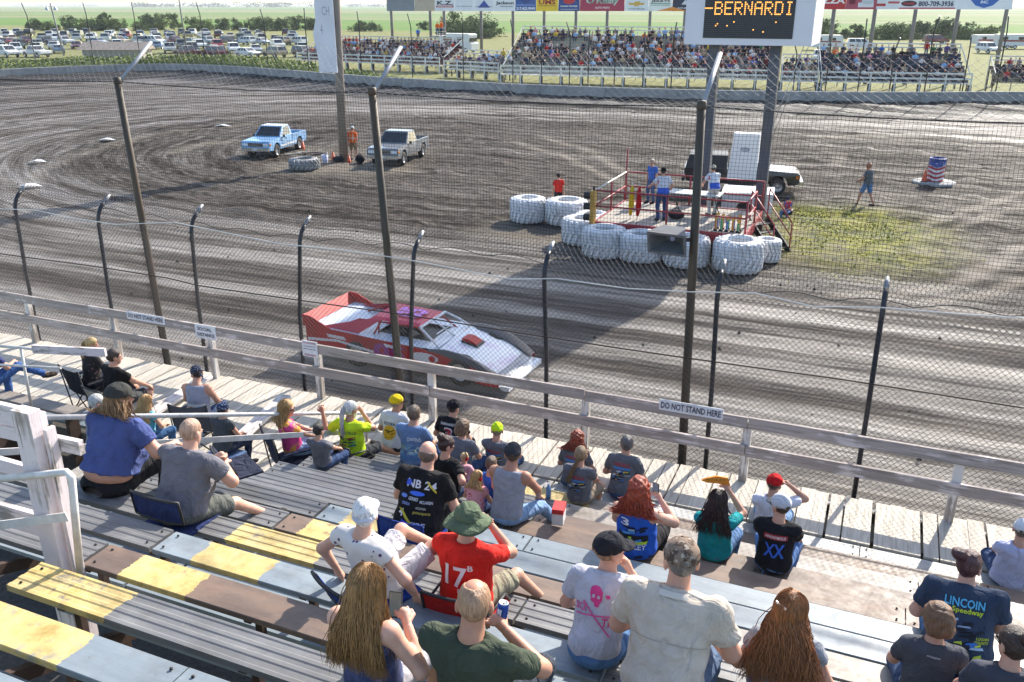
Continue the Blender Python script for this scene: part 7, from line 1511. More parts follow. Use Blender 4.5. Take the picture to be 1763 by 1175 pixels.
    if sp.get('beard'):
        hs(lambda Q: np.maximum(np.maximum(ell(Q, (0, 0.032, -0.05), (0.0605, 0.0695, 0.0755)), Q[:, 2] + 0.062 - np.abs(Q[:, 0]) * 0.7), -(Q[:, 1] - 0.0)), 'beard', hairm(sp['beard']))
def seat_at(u, v, k, sp, z=None):
    """ground position of a seated person whose head is seen at (u, v) from the camera; k = bench row"""
    zk = rowZ(k) if z is None else z; J = skeleton(dict(sp, hands=[None, None])); hc = J['hc']; y = RAD(sp.get('yaw', 0)); ox, oy = float(hc[0] * math.cos(y) - hc[1] * math.sin(y)), float(hc[0] * math.sin(y) + hc[1] * math.cos(y))
    p = G(u, v, zk + 0.004 + float(hc[2])); return Vector((p.x - ox, p.y - oy, zk + 0.004))
def sit(label, u, v, k, z=None, **sp):
    if 'lean' not in sp and z is None:
        best = None
        for L in range(-14, 34, 2):
            q = seat_at(u, v, k, dict(sp, lean=L)); e = abs(q.y - (rowY(k) + 0.13)) + 0.004 * abs(L - 8)
            if best is None or e < best[0]: best = (e, L)
        sp['lean'] = best[1]
    s = seat_at(u, v, k, sp, z); hd = list(sp.get('hands', [None, None])); y_ = RAD(sp.get('yaw', 0)); S_ = sp.get('S', 1.0)
    for i in (0, 1):        # a hand seen at a point of the photograph, at a height above the seat
        if hd[i] is not None and hd[i][0] == 'at':
            q = G(hd[i][1], hd[i][2], s.z + hd[i][3] * S_) - s; hd[i] = ((q.x * math.cos(y_) + q.y * math.sin(y_)) / S_, (-q.x * math.sin(y_) + q.y * math.cos(y_)) / S_, hd[i][3])
    sp['hands'] = hd; b, J = person(label, s, sp); b['_seat'] = 0; del b['_seat']; return b, J, s
# ------------------------------------------------------------ things people sit on and hold
def stadium_chair(p, yaw, c, label, zb=0.08, back=0.2, hgt=0.42, wd=0.46, frame=None, lean=12, text=None, tc='e0e0e8', arms=False):
    t = empty('stadium_seat', p, yaw); tag(t, label, 'chair'); cm = cloth(c); m = MB(); n_ = 8; vv = []
    for j in range(5):
        for i in range(n_ + 1):
            x = -wd / 2 + wd * i / n_; zz = zb + hgt * j / 4; vv.append((x, -back - 0.03 * (1 - (2 * x / wd) ** 2) - math.sin(RAD(lean)) * zz, zz))
    vv2 = [(x, y - 0.022, z) for x, y, z in vv]; N = len(vv); ff = [(j * (n_ + 1) + i, j * (n_ + 1) + i + 1, (j + 1) * (n_ + 1) + i + 1, (j + 1) * (n_ + 1) + i) for j in range(4) for i in range(n_)]
    m.add(vv, [f[::-1] for f in ff], 0, True); m.add(vv2, ff, 0, True); m.build('back_panel', cm, t)
    m = MB(); edge = [vv2[i] for i in range(0, n_ + 1)] + [vv2[(n_ + 1) * j + n_] for j in range(1, 5)] + [vv2[(n_ + 1) * 4 + i] for i in range(n_ - 1, -1, -1)] + [vv2[(n_ + 1) * j] for j in range(3, -1, -1)]; m.tube(edge, 0.014, 6); m.build('frame', frame or TRIM, t)
    m = MB(); m.box((0, 0.02, 0.012), (wd, 0.42, 0.022)); m.build('seat_pad', cm, t)
    for s in ((-1, 1) if arms else ()): m = MB(); m.tube([(s * wd / 2, -back - 0.06, 0.26), (s * (wd / 2 + 0.01), 0.04, 0.2), (s * (wd / 2), 0.2, 0.03)], 0.013, 6); m.build('arm_strap', TRIM, t)
    if text: letters('lettering', text, (-0.08, -back - 0.1, 0.2), (1, 0, 0), (0, -0.2, 1), 0.16, 0.1, mat('print_' + tc, tc, 0.7), t, 0.03, -0.012)
    return t
def camp_chair(p, yaw, c, label, logo=False):
    t = empty('camp_chair', p, yaw); tag(t, label, 'chair'); cm = cloth(c); m = MB(); sh = 0.40
    m.add([(-0.26, -0.2, sh - 0.03), (0.26, -0.2, sh - 0.03), (0.28, 0.25, sh + 0.02), (-0.28, 0.25, sh + 0.02), (0, 0, sh - 0.07)], [(0, 1, 4), (1, 2, 4), (2, 3, 4), (3, 0, 4)]); m.build('seat', cm, t)
    m = MB(); vv = []
    for j in range(4):
        for i in range(7): x = -0.3 + 0.1 * i; z = sh + 0.02 + 0.15 * j; vv.append((x, -0.24 - 0.05 * (1 - (x / 0.3) ** 2) - 0.1 * j / 3, z + (0.03 if j == 3 and i in (0, 6) else 0)))
    ff = [(j * 7 + i, j * 7 + i + 1, (j + 1) * 7 + i + 1, (j + 1) * 7 + i) for j in range(3) for i in range(6)]; m.add(vv, [f[::-1] for f in ff], 0, True); m.add([(x, y - 0.012, z) for x, y, z in vv], ff, 0, True); m.build('backrest', cm, t)
    for s in (-1, 1):
        for a, b in (((s * 0.3, -0.24, 0.0), (s * 0.28, 0.25, sh + 0.22)), ((s * 0.28, 0.28, 0.0), (s * 0.3, -0.26, sh + 0.02)), ((s * 0.3, -0.24, 0.0), (s * 0.3, -0.36, sh + 0.5)), ((s * 0.3, -0.24, 0.02), (-s * 0.28, -0.2, sh))):
            m = MB(); m.tube([a, b], 0.011, 6); m.build('leg', TRIM, t)
        m = MB(); m.box((s * 0.3, 0.0, sh + 0.22), (0.07, 0.48, 0.02)); m.build('armrest', cm, t)
    if logo: m = MB(); m.prism([(-0.05, sh + 0.26), (0.05, sh + 0.26), (0.0, sh + 0.34)], -0.36, -0.33); m.build('logo', mat('print_d8b060', 'd8b060', 0.7), t)
    return t
def hand_pos(b, J, i, ext=0.09):
    e, h = J['arm'][i][1], J['arm'][i][2]; d = (h - e) / np.linalg.norm(h - e); p = h + d * ext * J['S']; M_ = Matrix.Translation(b.location) @ Matrix.Rotation(b.rotation_euler.z, 4, 'Z'); return M_ @ Vector([float(x) for x in p])
def phone(p, rz, label, tilt=20):
    t = empty('smartphone', p, rz); t.rotation_euler = (RAD(tilt), 0, rz); tag(t, label, 'phone'); m = MB(); m.box((0, 0, 0.03), (0.078, 0.010, 0.16)); m.build('case', TRIM, t); m = MB(); m.box((0, -0.0056, 0.032), (0.07, 0.002, 0.146))
    s_ = NT('phone_screen' + label[:4]); s_.col((0.05, 0.06, 0.06, 1)); s_.rough(0.15); s_.b.inputs['Emission Color'].default_value = (0.25, 0.3, 0.3, 1); s_.b.inputs['Emission Strength'].default_value = 0.12; m.build('screen', s_.m, t); return t
def patterned(name, base, spots, scale, thr=0.4, third=None):
    t = NT(name); p = t.obj(); v = t.n('TexVoronoi'); v.inputs['Scale'].default_value = scale; t.l(p, v.inputs['Vector']); k2 = t.noise(p, scale * 0.8, 4, 0.7)
    c = t.mix(t.math('LESS_THAN', v.outputs['Distance'], thr), srgb(base), srgb(spots))
    if third: c = t.mix(t.ramp(k2, [(0.5, (0, 0, 0)), (0.56, (1, 1, 1))]), c, srgb(third))
    t.col(c); t.rough(0.9); t.bump(t.noise(p, 300, 2), 0.2, 0.01); return t.m
CAMO = patterned('camo', '7d6a5a', 'a89a8a', 22, 0.35, '4a3a30'); BUTTER = patterned('butterfly_tee', 'd9d2cc', '5c4468', 15, 0.2); TIE = patterned('tie_dye', 'd8468a', 'e8b050', 7, 0.3, 'd89040'); BAND = patterned('bandana_print', '24283c', 'a8b0c0', 40, 0.25); DARKCAMO = patterned('dark_camo', '2a2625', '7a5a5c', 14, 0.25, '1c1a1c'); PINKT = patterned('pink_spots', 'd89aa4', 'c05060', 22, 0.3)
GREYTEE = [('text', 'WHITSOLA', -0.115, 0.37, 0.23, 0.05, 'b23040'), ('rect', -0.12, 0.335, 0.24, 0.025, '3f7fc0')] + art(-0.13, 0.17, 0.26, 0.16, 4, ['d8c040', '3878c0', 'c0c4cc', '181a20', '20222a'])

# ------------------------------------------------------------ near spectators, left to right
# far left benches
b, J, s = sit('person in blue jeans and dark boot cut off by the left edge', -22, 588, 8, z=1.96, S=1.02, lean=8, hands=[None, (0.1, 0.4, 0.3)], feet=[None, (0.35, 0.72, 0.02)], shirt='3a3f6a', pants='3f5f96', hairc='3a2a20', hyaw=20, shoe='3a322c')
b, J, s = sit('blonde woman in a dark camouflage top on a black folding chair', 158, 594, 0, z=ZW + 0.43, S=0.97, lean=6, yaw=-12, shirt=DARKCAMO, top='tee', hair='pony', hairc='b89a66', hlen=0.05, hyaw=28, pants='2a3040', res=0.02)
camp_chair((s.x, s.y, ZW), RAD(-12), '24262c', 'black folding chair under the blonde woman')
b, J, s = sit('heavy man in a black t-shirt with short dark hair on a tan chair', 197, 615, 0, z=ZW + 0.43, S=1.05, lean=2, yaw=-10, bulk=1.25, belly=0.06, shirt='17171a', hairc='3a2c26', hair='short', hyaw=24, legs='shorts', pants='3a3a40', res=0.018, hands=[None, (0.2, 0.42, 0.2)])
stadium_chair((s.x, s.y - 0.02, s.z - 0.02), RAD(-10), '9a948a', 'tan padded folding chair behind the man in black', back=0.24, lean=18, hgt=0.36); 
cb_ = MB(); cb_.box((0, 0, 0.2), (0.42, 0.4, 0.38)); tag(cb_.build('seat_box', mat('tan_plastic', (0.32, 0.29, 0.25, 1), 0.6), None, (s.x, s.y, ZW)), 'tan box base under the padded folding chair', 'box')
sit('grey haired man in a grey shirt half hidden behind the woman in blue', 167, 694, 0, z=ZW + 0.44, lean=6, S=0.98, shirt='8a8c92', hairc='b4b2b0', hair='short', hyaw=30, pants='3b4d70')
blue_tee = '4a5688'
sit('large person in a blue t-shirt, dark cap and wavy brown hair', 206, 686, 3, S=1.2, lean=20, bulk=1.52, belly=0.10, armfat=0.16, wide=1.22, hem=0.045, shirt=blue_tee, pants='1d1d20', hair='long', hairc='8a6a48', hlen=-0.04, nstr=300, wave=0.03, hback=0.12, pdrop=-0.05, hat=('cap', '3a3a38'), hyaw=24, hands=[None, (0.3, 0.42, 0.25)], wr=0.006, res=0.016, print=[])
b, J, s = sit('girl with long blonde hair in a teal patterned top', 252, 692, 0, z=ZW + 0.62, S=0.8, lean=8, shirt=patterned('teal_floral', '4a9ab0', 'd8d0d8', 12, 0.35), top='cap', hair='long', hairc='c09a68', hlen=0.2, nstr=220, hyaw=10, pants='3a5a80')
cb_ = MB(); cb_.box((0, 0, 0.3), (0.5, 0.42, 0.6)); tag(cb_.build('storage_box', mat('grey_plastic', (0.2, 0.2, 0.21, 1), 0.6), None, (s.x, s.y, ZW)), 'grey box the blonde girl sits on', 'box')
b, J, s = sit('man in a grey tank top with a printed bandana', 339, 644, 0, z=ZW + 0.44, S=1.02, lean=4, yaw=18, wide=1.02, top='tank', shirt='9c9caa', hat=('bandana', BAND), hairc='2a2020', hyaw=-46, hpitch=22, pants='3a4a6a', print=[('rect', -0.13, 0.06, 0.27, 0.17, 'c8c4c0')] + art(-0.13, 0.06, 0.27, 0.17, 9, ['d06030', 'e0c050', '5090c0', '70a050', 'd8d8d8']), hands=[(-0.15, 0.35, 0.2), (0.15, 0.35, 0.2)])
camp_chair((s.x, s.y, ZW), RAD(18), '50525a', 'grey camp chair under the man in the tank top')
b, J, s = sit('child in a dark grey sleeveless shirt and blue bandana', 384, 706, 0, z=ZW + 0.40, S=0.86, lean=6, top='cap', shirt='4a4c50', hat=('bandana', patterned('bandana_blue', '2c3858', 'c8d0dc', 36, 0.28)), hairc='3a2c26', pants='2a3348')
cb_ = MB(); cb_.box((0, 0, 0.19), (0.5, 0.4, 0.38)); tag(cb_.build('cooler', mat('cooler_blue', (0.1, 0.16, 0.3, 1), 0.5), None, (s.x, s.y, ZW)), 'low blue cooler the child in the bandana sits on', 'cooler')
b, J, s = sit('big man in a grey t-shirt with a shaved head and sandals', 329, 746, 3, S=1.1, lean=20, bulk=1.42, belly=0.08, armfat=0.12, wide=1.28, shirt='6e6d74', hair='buzz', hairc='ab8a74', legs='shorts', pants='5a5c58', hyaw=0, hpitch=16, elbow=[(-0.6, -0.2, -1), (0.9, -0.2, -0.6)], hands=[('at', 368, 790, 0.4), ('at', 388, 800, 0.36)], feet=[None, (0.3, 0.72, -0.3)], wr=0.006, skin=2, shoe='2c2a2c', curl=[60, 60])
stadium_chair((s.x, s.y - 0.03, s.z - 0.01), 0, '26335c', 'navy folding stadium seat behind the man in grey', zb=0.17, back=0.2, hgt=0.24, wd=0.56, lean=6)
t = stadium_chair(tuple(G(405, 812, rowZ(4)) + Vector((0, 0, 0.02))), RAD(-30), '262a3c', 'empty folded navy seat with a small triangle logo beside the man in grey', back=0.0, hgt=0.16, wd=0.5, lean=35)
m = MB(); m.prism([(-0.04, 0.13), (0.04, 0.13), (0, 0.19)], -0.16, -0.1); m.build('logo', mat('print_d8b060', 'd8b060', 0.7), t)
b, J, s = sit('woman in sunglasses and a pink tie-dye shirt in a camp chair', 494, 704, 0, z=ZW + 0.44, S=0.97, lean=-12, yaw=-35, shirt=TIE, hair='long', hairc='b8905c', hlen=0.02, nstr=200, glasses=True, hyaw=30, pants='8aa0c0')
camp_chair((s.x, s.y - 0.02, ZW), RAD(-35), '20263c', 'navy camp chair with a small logo under the woman in tie-dye', True)
sit('small boy with dark hair in a grey shirt beside the neon shirt', 549, 742, 8, S=0.74, shirt='6a6a72', hairc='2a2420', hyaw=10)
b, J, s = sit('man in a neon yellow t-shirt with a long white ponytail', 604, 706, 10, S=1.03, lean=-6, bulk=1.1, shirt='cbe82c', hair='pony', hairc='cfccc8', hlen=0.2, tail=-0.06, hyaw=26, legs='shorts', pants='3a3c40', hands=[('at', 556, 712, 0.6), ('at', 625, 712, 0.62)], feet=[None, (0.3, 0.75, -0.25)], skin=1, beard='cfccc8', elbow=[(-1, 0.2, 0.0), (0.5, 0.6, -0.7)],
    print=[('text', 'KNOXVILLE', -0.13, 0.36, 0.28, 0.055, '2a5a40')] + art(-0.14, 0.14, 0.28, 0.2, 21, ['2f6a50', '1c2a2c', 'b03048', '4a9a8a', '1a1c20']))
stadium_chair((s.x, s.y - 0.05, s.z), RAD(-8), '1c1b20', 'black mesh stadium seat behind the neon shirted man', back=0.21, lean=14, hgt=0.3, wd=0.5, arms=True)
sit('man in a white t-shirt and yellow cap with a black brim', 683, 694, 11, S=1.03, lean=18, shirt='c9c9d0', hat=('cap', 'd8b81c', '', '16161a'), hairc='8a8078', hyaw=30, hpitch=4, pants='2a2c34', glasses=True, skin=1,
    print=[('text', 'ELDORA', -0.11, 0.33, 0.2, 0.045, '2a2a2e'), ('poly', [(0.0 + 0.11 * math.cos(a), 0.22 + 0.11 * math.sin(a)) for a in np.linspace(0, 6.28, 16)[:-1]], 'c89a20')] + art(-0.09, 0.13, 0.18, 0.16, 5, ['3a3020', 'd8a830', '5a4a20']))
sit('man in a washed blue OWENS t-shirt with short brown hair', 713, 714, 10, S=1.05, bulk=1.06, shirt='6e86ac', hair='short', hairc='6a5646', hyaw=-4, pants='3d5478', wide=1.08,
    print=[('text', 'OWENS', -0.02, 0.33, 0.19, 0.06, 'd8dce4', 0, -0.05, 'd8dce4')[:6] + ('d8dce4',), ('text', '20', 0.0, 0.16, 0.17, 0.09, 'c8d8c8'), ('rect', -0.14, 0.2, 0.12, 0.07, '7a9a8c'), ('text', 'OPERATIONS', -0.12, 0.07, 0.28, 0.04, '4a8ac0')] + art(-0.14, 0.1, 0.28, 0.28, 8, ['5a9ac8', '5e7aa4', '8ab0cc']))
sit('man in a black racing shirt and black cap by the railing', 781, 703, 11, S=1.02, lean=20, shirt='1b1b20', hat=('cap', '1c1c22'), hairc='2a2422', hyaw=14, pants='24262c', print=[('text', 'EARNHARDT', -0.13, 0.40, 0.26, 0.04, 'd0d0d4'), ('text', '3', -0.06, 0.2, 0.15, 0.17, 'd0d0d4'), ('text', '3', -0.045, 0.215, 0.12, 0.14, 'a02a30')])
sit('boy with bushy brown hair in a grey t-shirt', 797, 738, 10, S=0.95, shirt='6b6d76', hair='thick', hairc='6e543e', hyaw=20, pants='3b4d70')
b, J, s = sit('woman in black with dark hair in a loose bun looking at a phone', 768, 768, 8, S=0.97, shirt='1d1d20', hair='bun', hairc='3a2422', glasses=True, hyaw=38, hpitch=22, hands=[None, ('at', 795, 818, 0.4)], elbow=[None, (0.7, -0.2, -1)], curl=[35, 60]); phone(hand_pos(b, J, 1, 0.08) + Vector((0, 0, 0.0)), RAD(20), 'dark phone held by the woman with the loose bun')
b, J, s = sit('heavy balding man in a black NB 24 sponsor t-shirt', 737, 783, 5, S=1.1, lean=22, bulk=1.38, belly=0.06, wide=1.24, shirt='1f1e20', hair='fringe', hairc='6a5a50', hyaw=-6, pants='24242a', wr=0.006, skin=2,
    print=[('text', 'NB 24', -0.10, 0.36, 0.28, 0.075, 'd4d6de'), ('rect', -0.11, 0.375, 0.05, 0.05, '3a5ad0'), ('poly', [(0.02 + 0.075 * math.cos(a), 0.315 + 0.02 * math.sin(a)) for a in np.linspace(0, 6.28, 14)[:-1]], '3f6ad8'), ('text', 'GERBES', -0.05, 0.25, 0.1, 0.03, 'c8ccd4'), ('text', 'MCLAREN', 0.07, 0.235, 0.1, 0.028, 'c8ccd4'), ('poly', [(-0.11 + 0.04 * math.cos(a), 0.275 + 0.018 * math.sin(a)) for a in np.linspace(0, 6.28, 12)[:-1]], '6a8ad8'), ('text', 'ESSEX', -0.11, 0.20, 0.09, 0.025, '8aa0e0'), ('text', 'gotraceparts', 0.02, 0.13, 0.15, 0.03, 'b8a840'), ('text', 'ARIZONA', 0.04, 0.18, 0.09, 0.022, 'b8b8a8'), ('text', 'FIRE', 0.02, 0.03, 0.13, 0.032, 'd4d6de'), ('text', '4', -0.14, 0.09, 0.06, 0.07, 'd4d6de'), ('poly', [(-0.14, 0.16), (-0.10, 0.16), (0.06, 0.04), (0.02, 0.04)], 'c8b830'), ('poly', [(-0.08, 0.07), (0.0, 0.05), (0.0, 0.02), (-0.08, 0.04)], '3a5ad0'), ('poly', [(0.1, 0.44), (0.19, 0.36), (0.19, 0.34), (0.1, 0.42)], 'c8b830')])
stadium_chair((s.x, s.y - 0.05, s.z), 0, '2a4490', 'blue stadium seat with white letters behind the NB 24 shirt', zb=0.1, back=0.25, hgt=0.26, wd=0.5, lean=4, text='GS', frame=cloth('20357a'))
b, J, s = sit('toddler with red ear muffs held beside the phone user', 800, 788, 8, S=0.55, shirt='d8a0a8', hair='buzz', hairc='c8a878', hat=('muffs', 'b02024'), hyaw=30, res=0.014)
sit('little blonde girl in a pink top with red ear muffs', 822, 822, 7, S=0.62, lean=10, shirt=PINKT, top='cap', hair='long', hairc='c8a06c', hlen=0.03, nstr=160, hat=('muffs', 'b8242a'), hyaw=30, res=0.014)
sit('dark haired child in a blue shirt between the girl and the man in grey', 846, 800, 8, S=0.8, shirt='3a5fb0', hair='short', hairc='5a4636', hyaw=-10)
sit('man in a neon yellow cap and grey printed t-shirt', 856, 742, 11, S=0.97, shirt='6a6c74', hat=('cap', 'c8ec28'), hairc='8a7a6a', hyaw=-20, pants='3b4d70', print=GREYTEE)
b, J, s = sit('muscular man in a grey sleeveless shirt, black cap and faded jeans', 883, 783, 7, S=1.07, wide=1.08, top='tank', shirt='9a9ba4', hat=('cap', '3a3b40'), hairc='4a3a30', hyaw=-18, pants='7f9cc0', hands=[(-0.1, 0.4, 0.18), (0.2, 0.42, 0.14)], feet=[None, (0.34, 0.66, -0.3)], elbow=[None, (1, -0.2, 0)], skin=1, hres=0.009, beard='4a3a30')
t = empty('water_bottle', tuple(G(944, 858, rowZ(9)))); tag(t, 'clear blue water bottle on the bench beside the sleeveless man', 'bottle'); m = MB(); m.lathe([(0.0, 0), (0.034, 0.0), (0.035, 0.08), (0.031, 0.1), (0.035, 0.12), (0.034, 0.15), (0.013, 0.19)], 14); m.build('body', mat('bottle_blue', (0.16, 0.3, 0.5, 1), 0.1, spec=0.8), t); m = MB(); m.lathe([(0.014, 0.185), (0.014, 0.21), (0, 0.21)], 10); m.build('lid', mat('lid_blue', (0.1, 0.2, 0.5, 1), 0.4), t)
t = empty('drink_carton', tuple(G(962, 897, rowZ(7) + 0.01)), RAD(10)); tag(t, 'red and white carton standing beside the man in faded jeans', 'carton'); m = MB(); m.box((0, 0, 0.1), (0.13, 0.2, 0.2)); m.build('box', mat('carton_white', (0.6, 0.58, 0.58, 1), 0.6), t); m = MB(); m.box((0, 0, 0.175), (0.134, 0.204, 0.06)); m.build('red_band', mat('carton_red', (0.5, 0.03, 0.03, 1), 0.5), t)
sit('person with a curly red topknot and grey shirt near the railing', 994, 757, 11, S=0.93, lean=14, shirt='67696f', hair='curly', hairc='8a3a1e', hlen=-0.02, print=GREYTEE)
sit('girl with a long ash blonde ponytail in a grey printed t-shirt', 1000, 784, 10, S=0.95, shirt='66676d', hair='pony', hairc='8a7050', hlen=0.2, tail=-0.12, hyaw=-12, print=GREYTEE, legs='shorts', pants='8a7a6a')
sit('bearded man in a grey printed t-shirt with cropped grey hair', 1079, 766, 11, S=1.02, lean=16, shirt='66676d', hair='short', hairc='5a5654', beard='8a8480', hyaw=-24, pants='3b4d70', print=GREYTEE)
b, J, s = sit('woman with thick red hair in a blue SHIRLEY tank top', 1100, 846, 7, S=1.05, bulk=1.25, belly=0.04, armfat=0.12, wide=1.08, top='tank', shirt='2c5cc0', hair='curly', hairc='9a3a1c', hlen=-0.02, hyaw=0, pants='2c2a2c', hands=[(-0.2, 0.3, 0.2), ('at', 1138, 862, 0.6)], elbow=[None, (0.9, 0.1, -1)], curl=[30, 55], skin=2,
    print=[('text', 'SHIRLEY', -0.14, 0.10, 0.28, 0.06, 'd8dce4'), ('text', '3', -0.13, 0.36, 0.09, 0.08, 'd8dce4'), ('rect', -0.15, 0.17, 0.3, 0.1, '181c28')] + art(-0.15, 0.15, 0.3, 0.24, 31, ['10131c', '10131c', '9ab8d8', 'b8d838', '1a2030', '4a90d8']) + [('poly', [(-0.15, 0.18), (0.15, 0.2), (0.14, 0.17), (-0.13, 0.155)], 'b8d838')])
phone(hand_pos(b, J, 1, 0.1), RAD(-20), 'phone raised by the red haired woman', 5)
b, J, s = sit('woman in a teal t-shirt with a dark half ponytail', 1236, 864, 8, S=1.0, bulk=1.08, shirt='1f8f94', hair='long', hairc='33221e', hlen=0.16, nstr=260, wave=0.025, hyaw=2, pants='5a78a0', hands=[None, ('at', 1258, 850, 0.74)], elbow=[None, (0.8, 0.5, -0.8)], glasses=True)
t = empty('visor_fan', hand_pos(b, J, 1, 0.1) + Vector((-0.1, -0.03, 0.03)), RAD(20)); tag(t, 'orange foam visor held above the teal shirted woman\'s head', 'visor'); m = MB(); m.prism([(-0.17, 0.03), (-0.12, 0.06), (0.0, 0.09), (0.12, 0.07), (0.16, -0.06), (0.1, -0.02), (0.0, 0.0), (-0.1, 0.005)], -0.012, 0.012); m.build('foam_sheet', mat('foam_orange', (0.7, 0.24, 0.02, 1), 0.7, 0.1, 8), t); m = MB()
for k2 in range(5): m.blob((-0.1 + 0.045 * k2, -0.014, 0.045), (0.008, 0.004, 0.006), 6, 4)
m.build('print_dots', TRIM, t)
sit('man in a white t-shirt and red cap worn backwards', 1333, 834, 11, S=1.05, bulk=1.1, shirt='dcdce6', hat=('cap', 'c01c20'), hairc='4a3a30', hyaw=20, pants='7f9cc0', hands=[(-0.2, 0.35, 0.2), ('at', 1362, 838, 0.72)], elbow=[None, (0.9, 0.5, -0.6)])
sit('man in a black ANONYMOUS XX racing jersey and grey mesh cap', 1344, 872, 8, S=1.06, bulk=1.05, wide=1.04, top='jersey', shirt='222226', hat=('cap', 'c4c4ca', '', '4a4e58'), hairc='4a3a30', hyaw=-42, glasses=True, pants='5a78a8', hands=[(-0.16, 0.38, 0.2), (0.18, 0.36, 0.2)],
    print=[('rect', -0.115, 0.375, 0.23, 0.058, 'a02a34'), ('text', 'ANONYMOUS', -0.1, 0.388, 0.2, 0.032, 'dcdce0'), ('text', 'XX', -0.1, 0.16, 0.2, 0.17, '3a6ad8')])
# middle rows
b, J, s = sit('white haired woman in a visor and butterfly print top leaning back', 629, 886, 2, S=1.02, lean=-20, yaw=-14, bulk=1.25, wide=1.12, top='cap', shirt=BUTTER, hair='short', hairc='dcd8d4', hat=('visor', 'c8ccd8'), hyaw=-30, hpitch=0, legs='shorts', pants='c9c5c8', hands=[(-0.36, -0.12, 0.1), (0.34, 0.02, 0.1)], elbow=[(-1, -0.6, 0.1), (1, -0.4, 0.2)], feet=[(-0.1, 0.72, -0.02), (0.2, 0.7, -0.05)], res=0.014, hres=0.0085, skin=2, hem=-0.02)
stadium_chair((s.x + 0.02, s.y - 0.02, s.z), RAD(-24), '24418c', 'blue stadium seat under the white haired woman', back=0.3, hgt=0.22, wd=0.44, lean=30)
b, J, s = sit('man in a red t-shirt and olive bucket hat', 806, 896, 3, S=1.06, lean=-2, bulk=1.2, wide=1.2, shirt='cf2a22', hat=('bucket', '5a6650'), hairc='8a7a6a', hyaw=0, hpitch=4, legs='shorts', pants='8a8672', hands=[(0.0, 0.2, 0.62), (0.12, 0.2, 0.64)], elbow=[(-0.6, 0.4, -1), (0.7, 0.4, -1)], feet=[None, (0.34, 0.66, -0.25)], res=0.014, hres=0.0085,
    print=[('text', '17', -0.11, 0.20, 0.18, 0.17, 'e8e4e4'), ('text', 'B', 0.075, 0.35, 0.04, 0.045, 'e8e4e4'), ('text', 'Baker', 0.0, 0.155, 0.13, 0.035, 'e8e4e4'), ('text', 'Racing', 0.03, 0.11, 0.14, 0.035, 'e8e4e4'), ('poly', [(0.08, 0.25), (0.1, 0.27), (0.12, 0.25), (0.1, 0.235)], 'e8e4e4')])
stadium_chair((s.x + 0.05, s.y - 0.03, s.z), RAD(6), '9c1f1e', 'red stadium seat with dark armrests behind the bucket hat man', back=0.25, hgt=0.34, wd=0.52, lean=16, arms=True)
b, J, s = sit('young man in a light grey t-shirt with a pink skull and black cap', 1050, 948, 2, S=1.06, lean=26, wide=1.1, shirt='b9b8c2', hat=('cap', '24252b'), hairc='8a6a4c', hyaw=42, hpitch=2, pants='54749e', hands=[(-0.1, 0.4, 0.2), ('at', 1086, 985, 0.5)], elbow=[None, (0.5, 0.5, -1)], res=0.014, hres=0.0085,
    print=[('poly', [(-0.055, 0.42), (-0.06, 0.38), (-0.045, 0.35), (-0.05, 0.335), (-0.02, 0.32), (-0.015, 0.30), (0.012, 0.30), (0.018, 0.325), (0.03, 0.345), (0.028, 0.40), (0.0, 0.43), (-0.03, 0.435)], 'd03a80'), ('poly', [(-0.042, 0.372), (-0.024, 0.378), (-0.02, 0.358), (-0.036, 0.352)], 'b9b8c2'), ('poly', [(-0.005, 0.374), (0.014, 0.37), (0.012, 0.352), (-0.004, 0.354)], 'b9b8c2'), ('poly', [(-0.10, 0.32), (-0.09, 0.325), (0.12, 0.13), (0.105, 0.13)], 'd0508a'), ('poly', [(-0.14, 0.225), (-0.14, 0.235), (0.12, 0.262), (0.12, 0.252)], 'd0508a'), ('poly', [(0.045, 0.385), (0.075, 0.39), (0.08, 0.37), (0.06, 0.362)], 'd03a80'), ('text', 'SICK', -0.15, 0.255, 0.09, 0.05, 'd0508a'), ('text', 'Tree', 0.05, 0.185, 0.12, 0.055, 'd0407e')])
tanm = '#'
b, J, s = sit('broad man in a tan button shirt and camouflage cap', 1173, 968, 1, S=1.2, lean=26, bulk=1.25, wide=1.26, armfat=0.1, belly=0.04, shirt='c2b5a6', hat=('cap', CAMO), hairc='6a625c', hair='short', hyaw=-22, hpitch=14, pants='5a6c88', hands=[(-0.14, 0.42, 0.2), (0.14, 0.42, 0.2)], res=0.014, hres=0.0085, wr=0.0058, print=[('rect', -0.2, 0.262, 0.4, 0.006, 'a99c8e'), ('rect', -0.012, 0.235, 0.024, 0.05, 'b3a596'), ('rect', -0.075, 0.485, 0.15, 0.03, 'cdc1b3')])
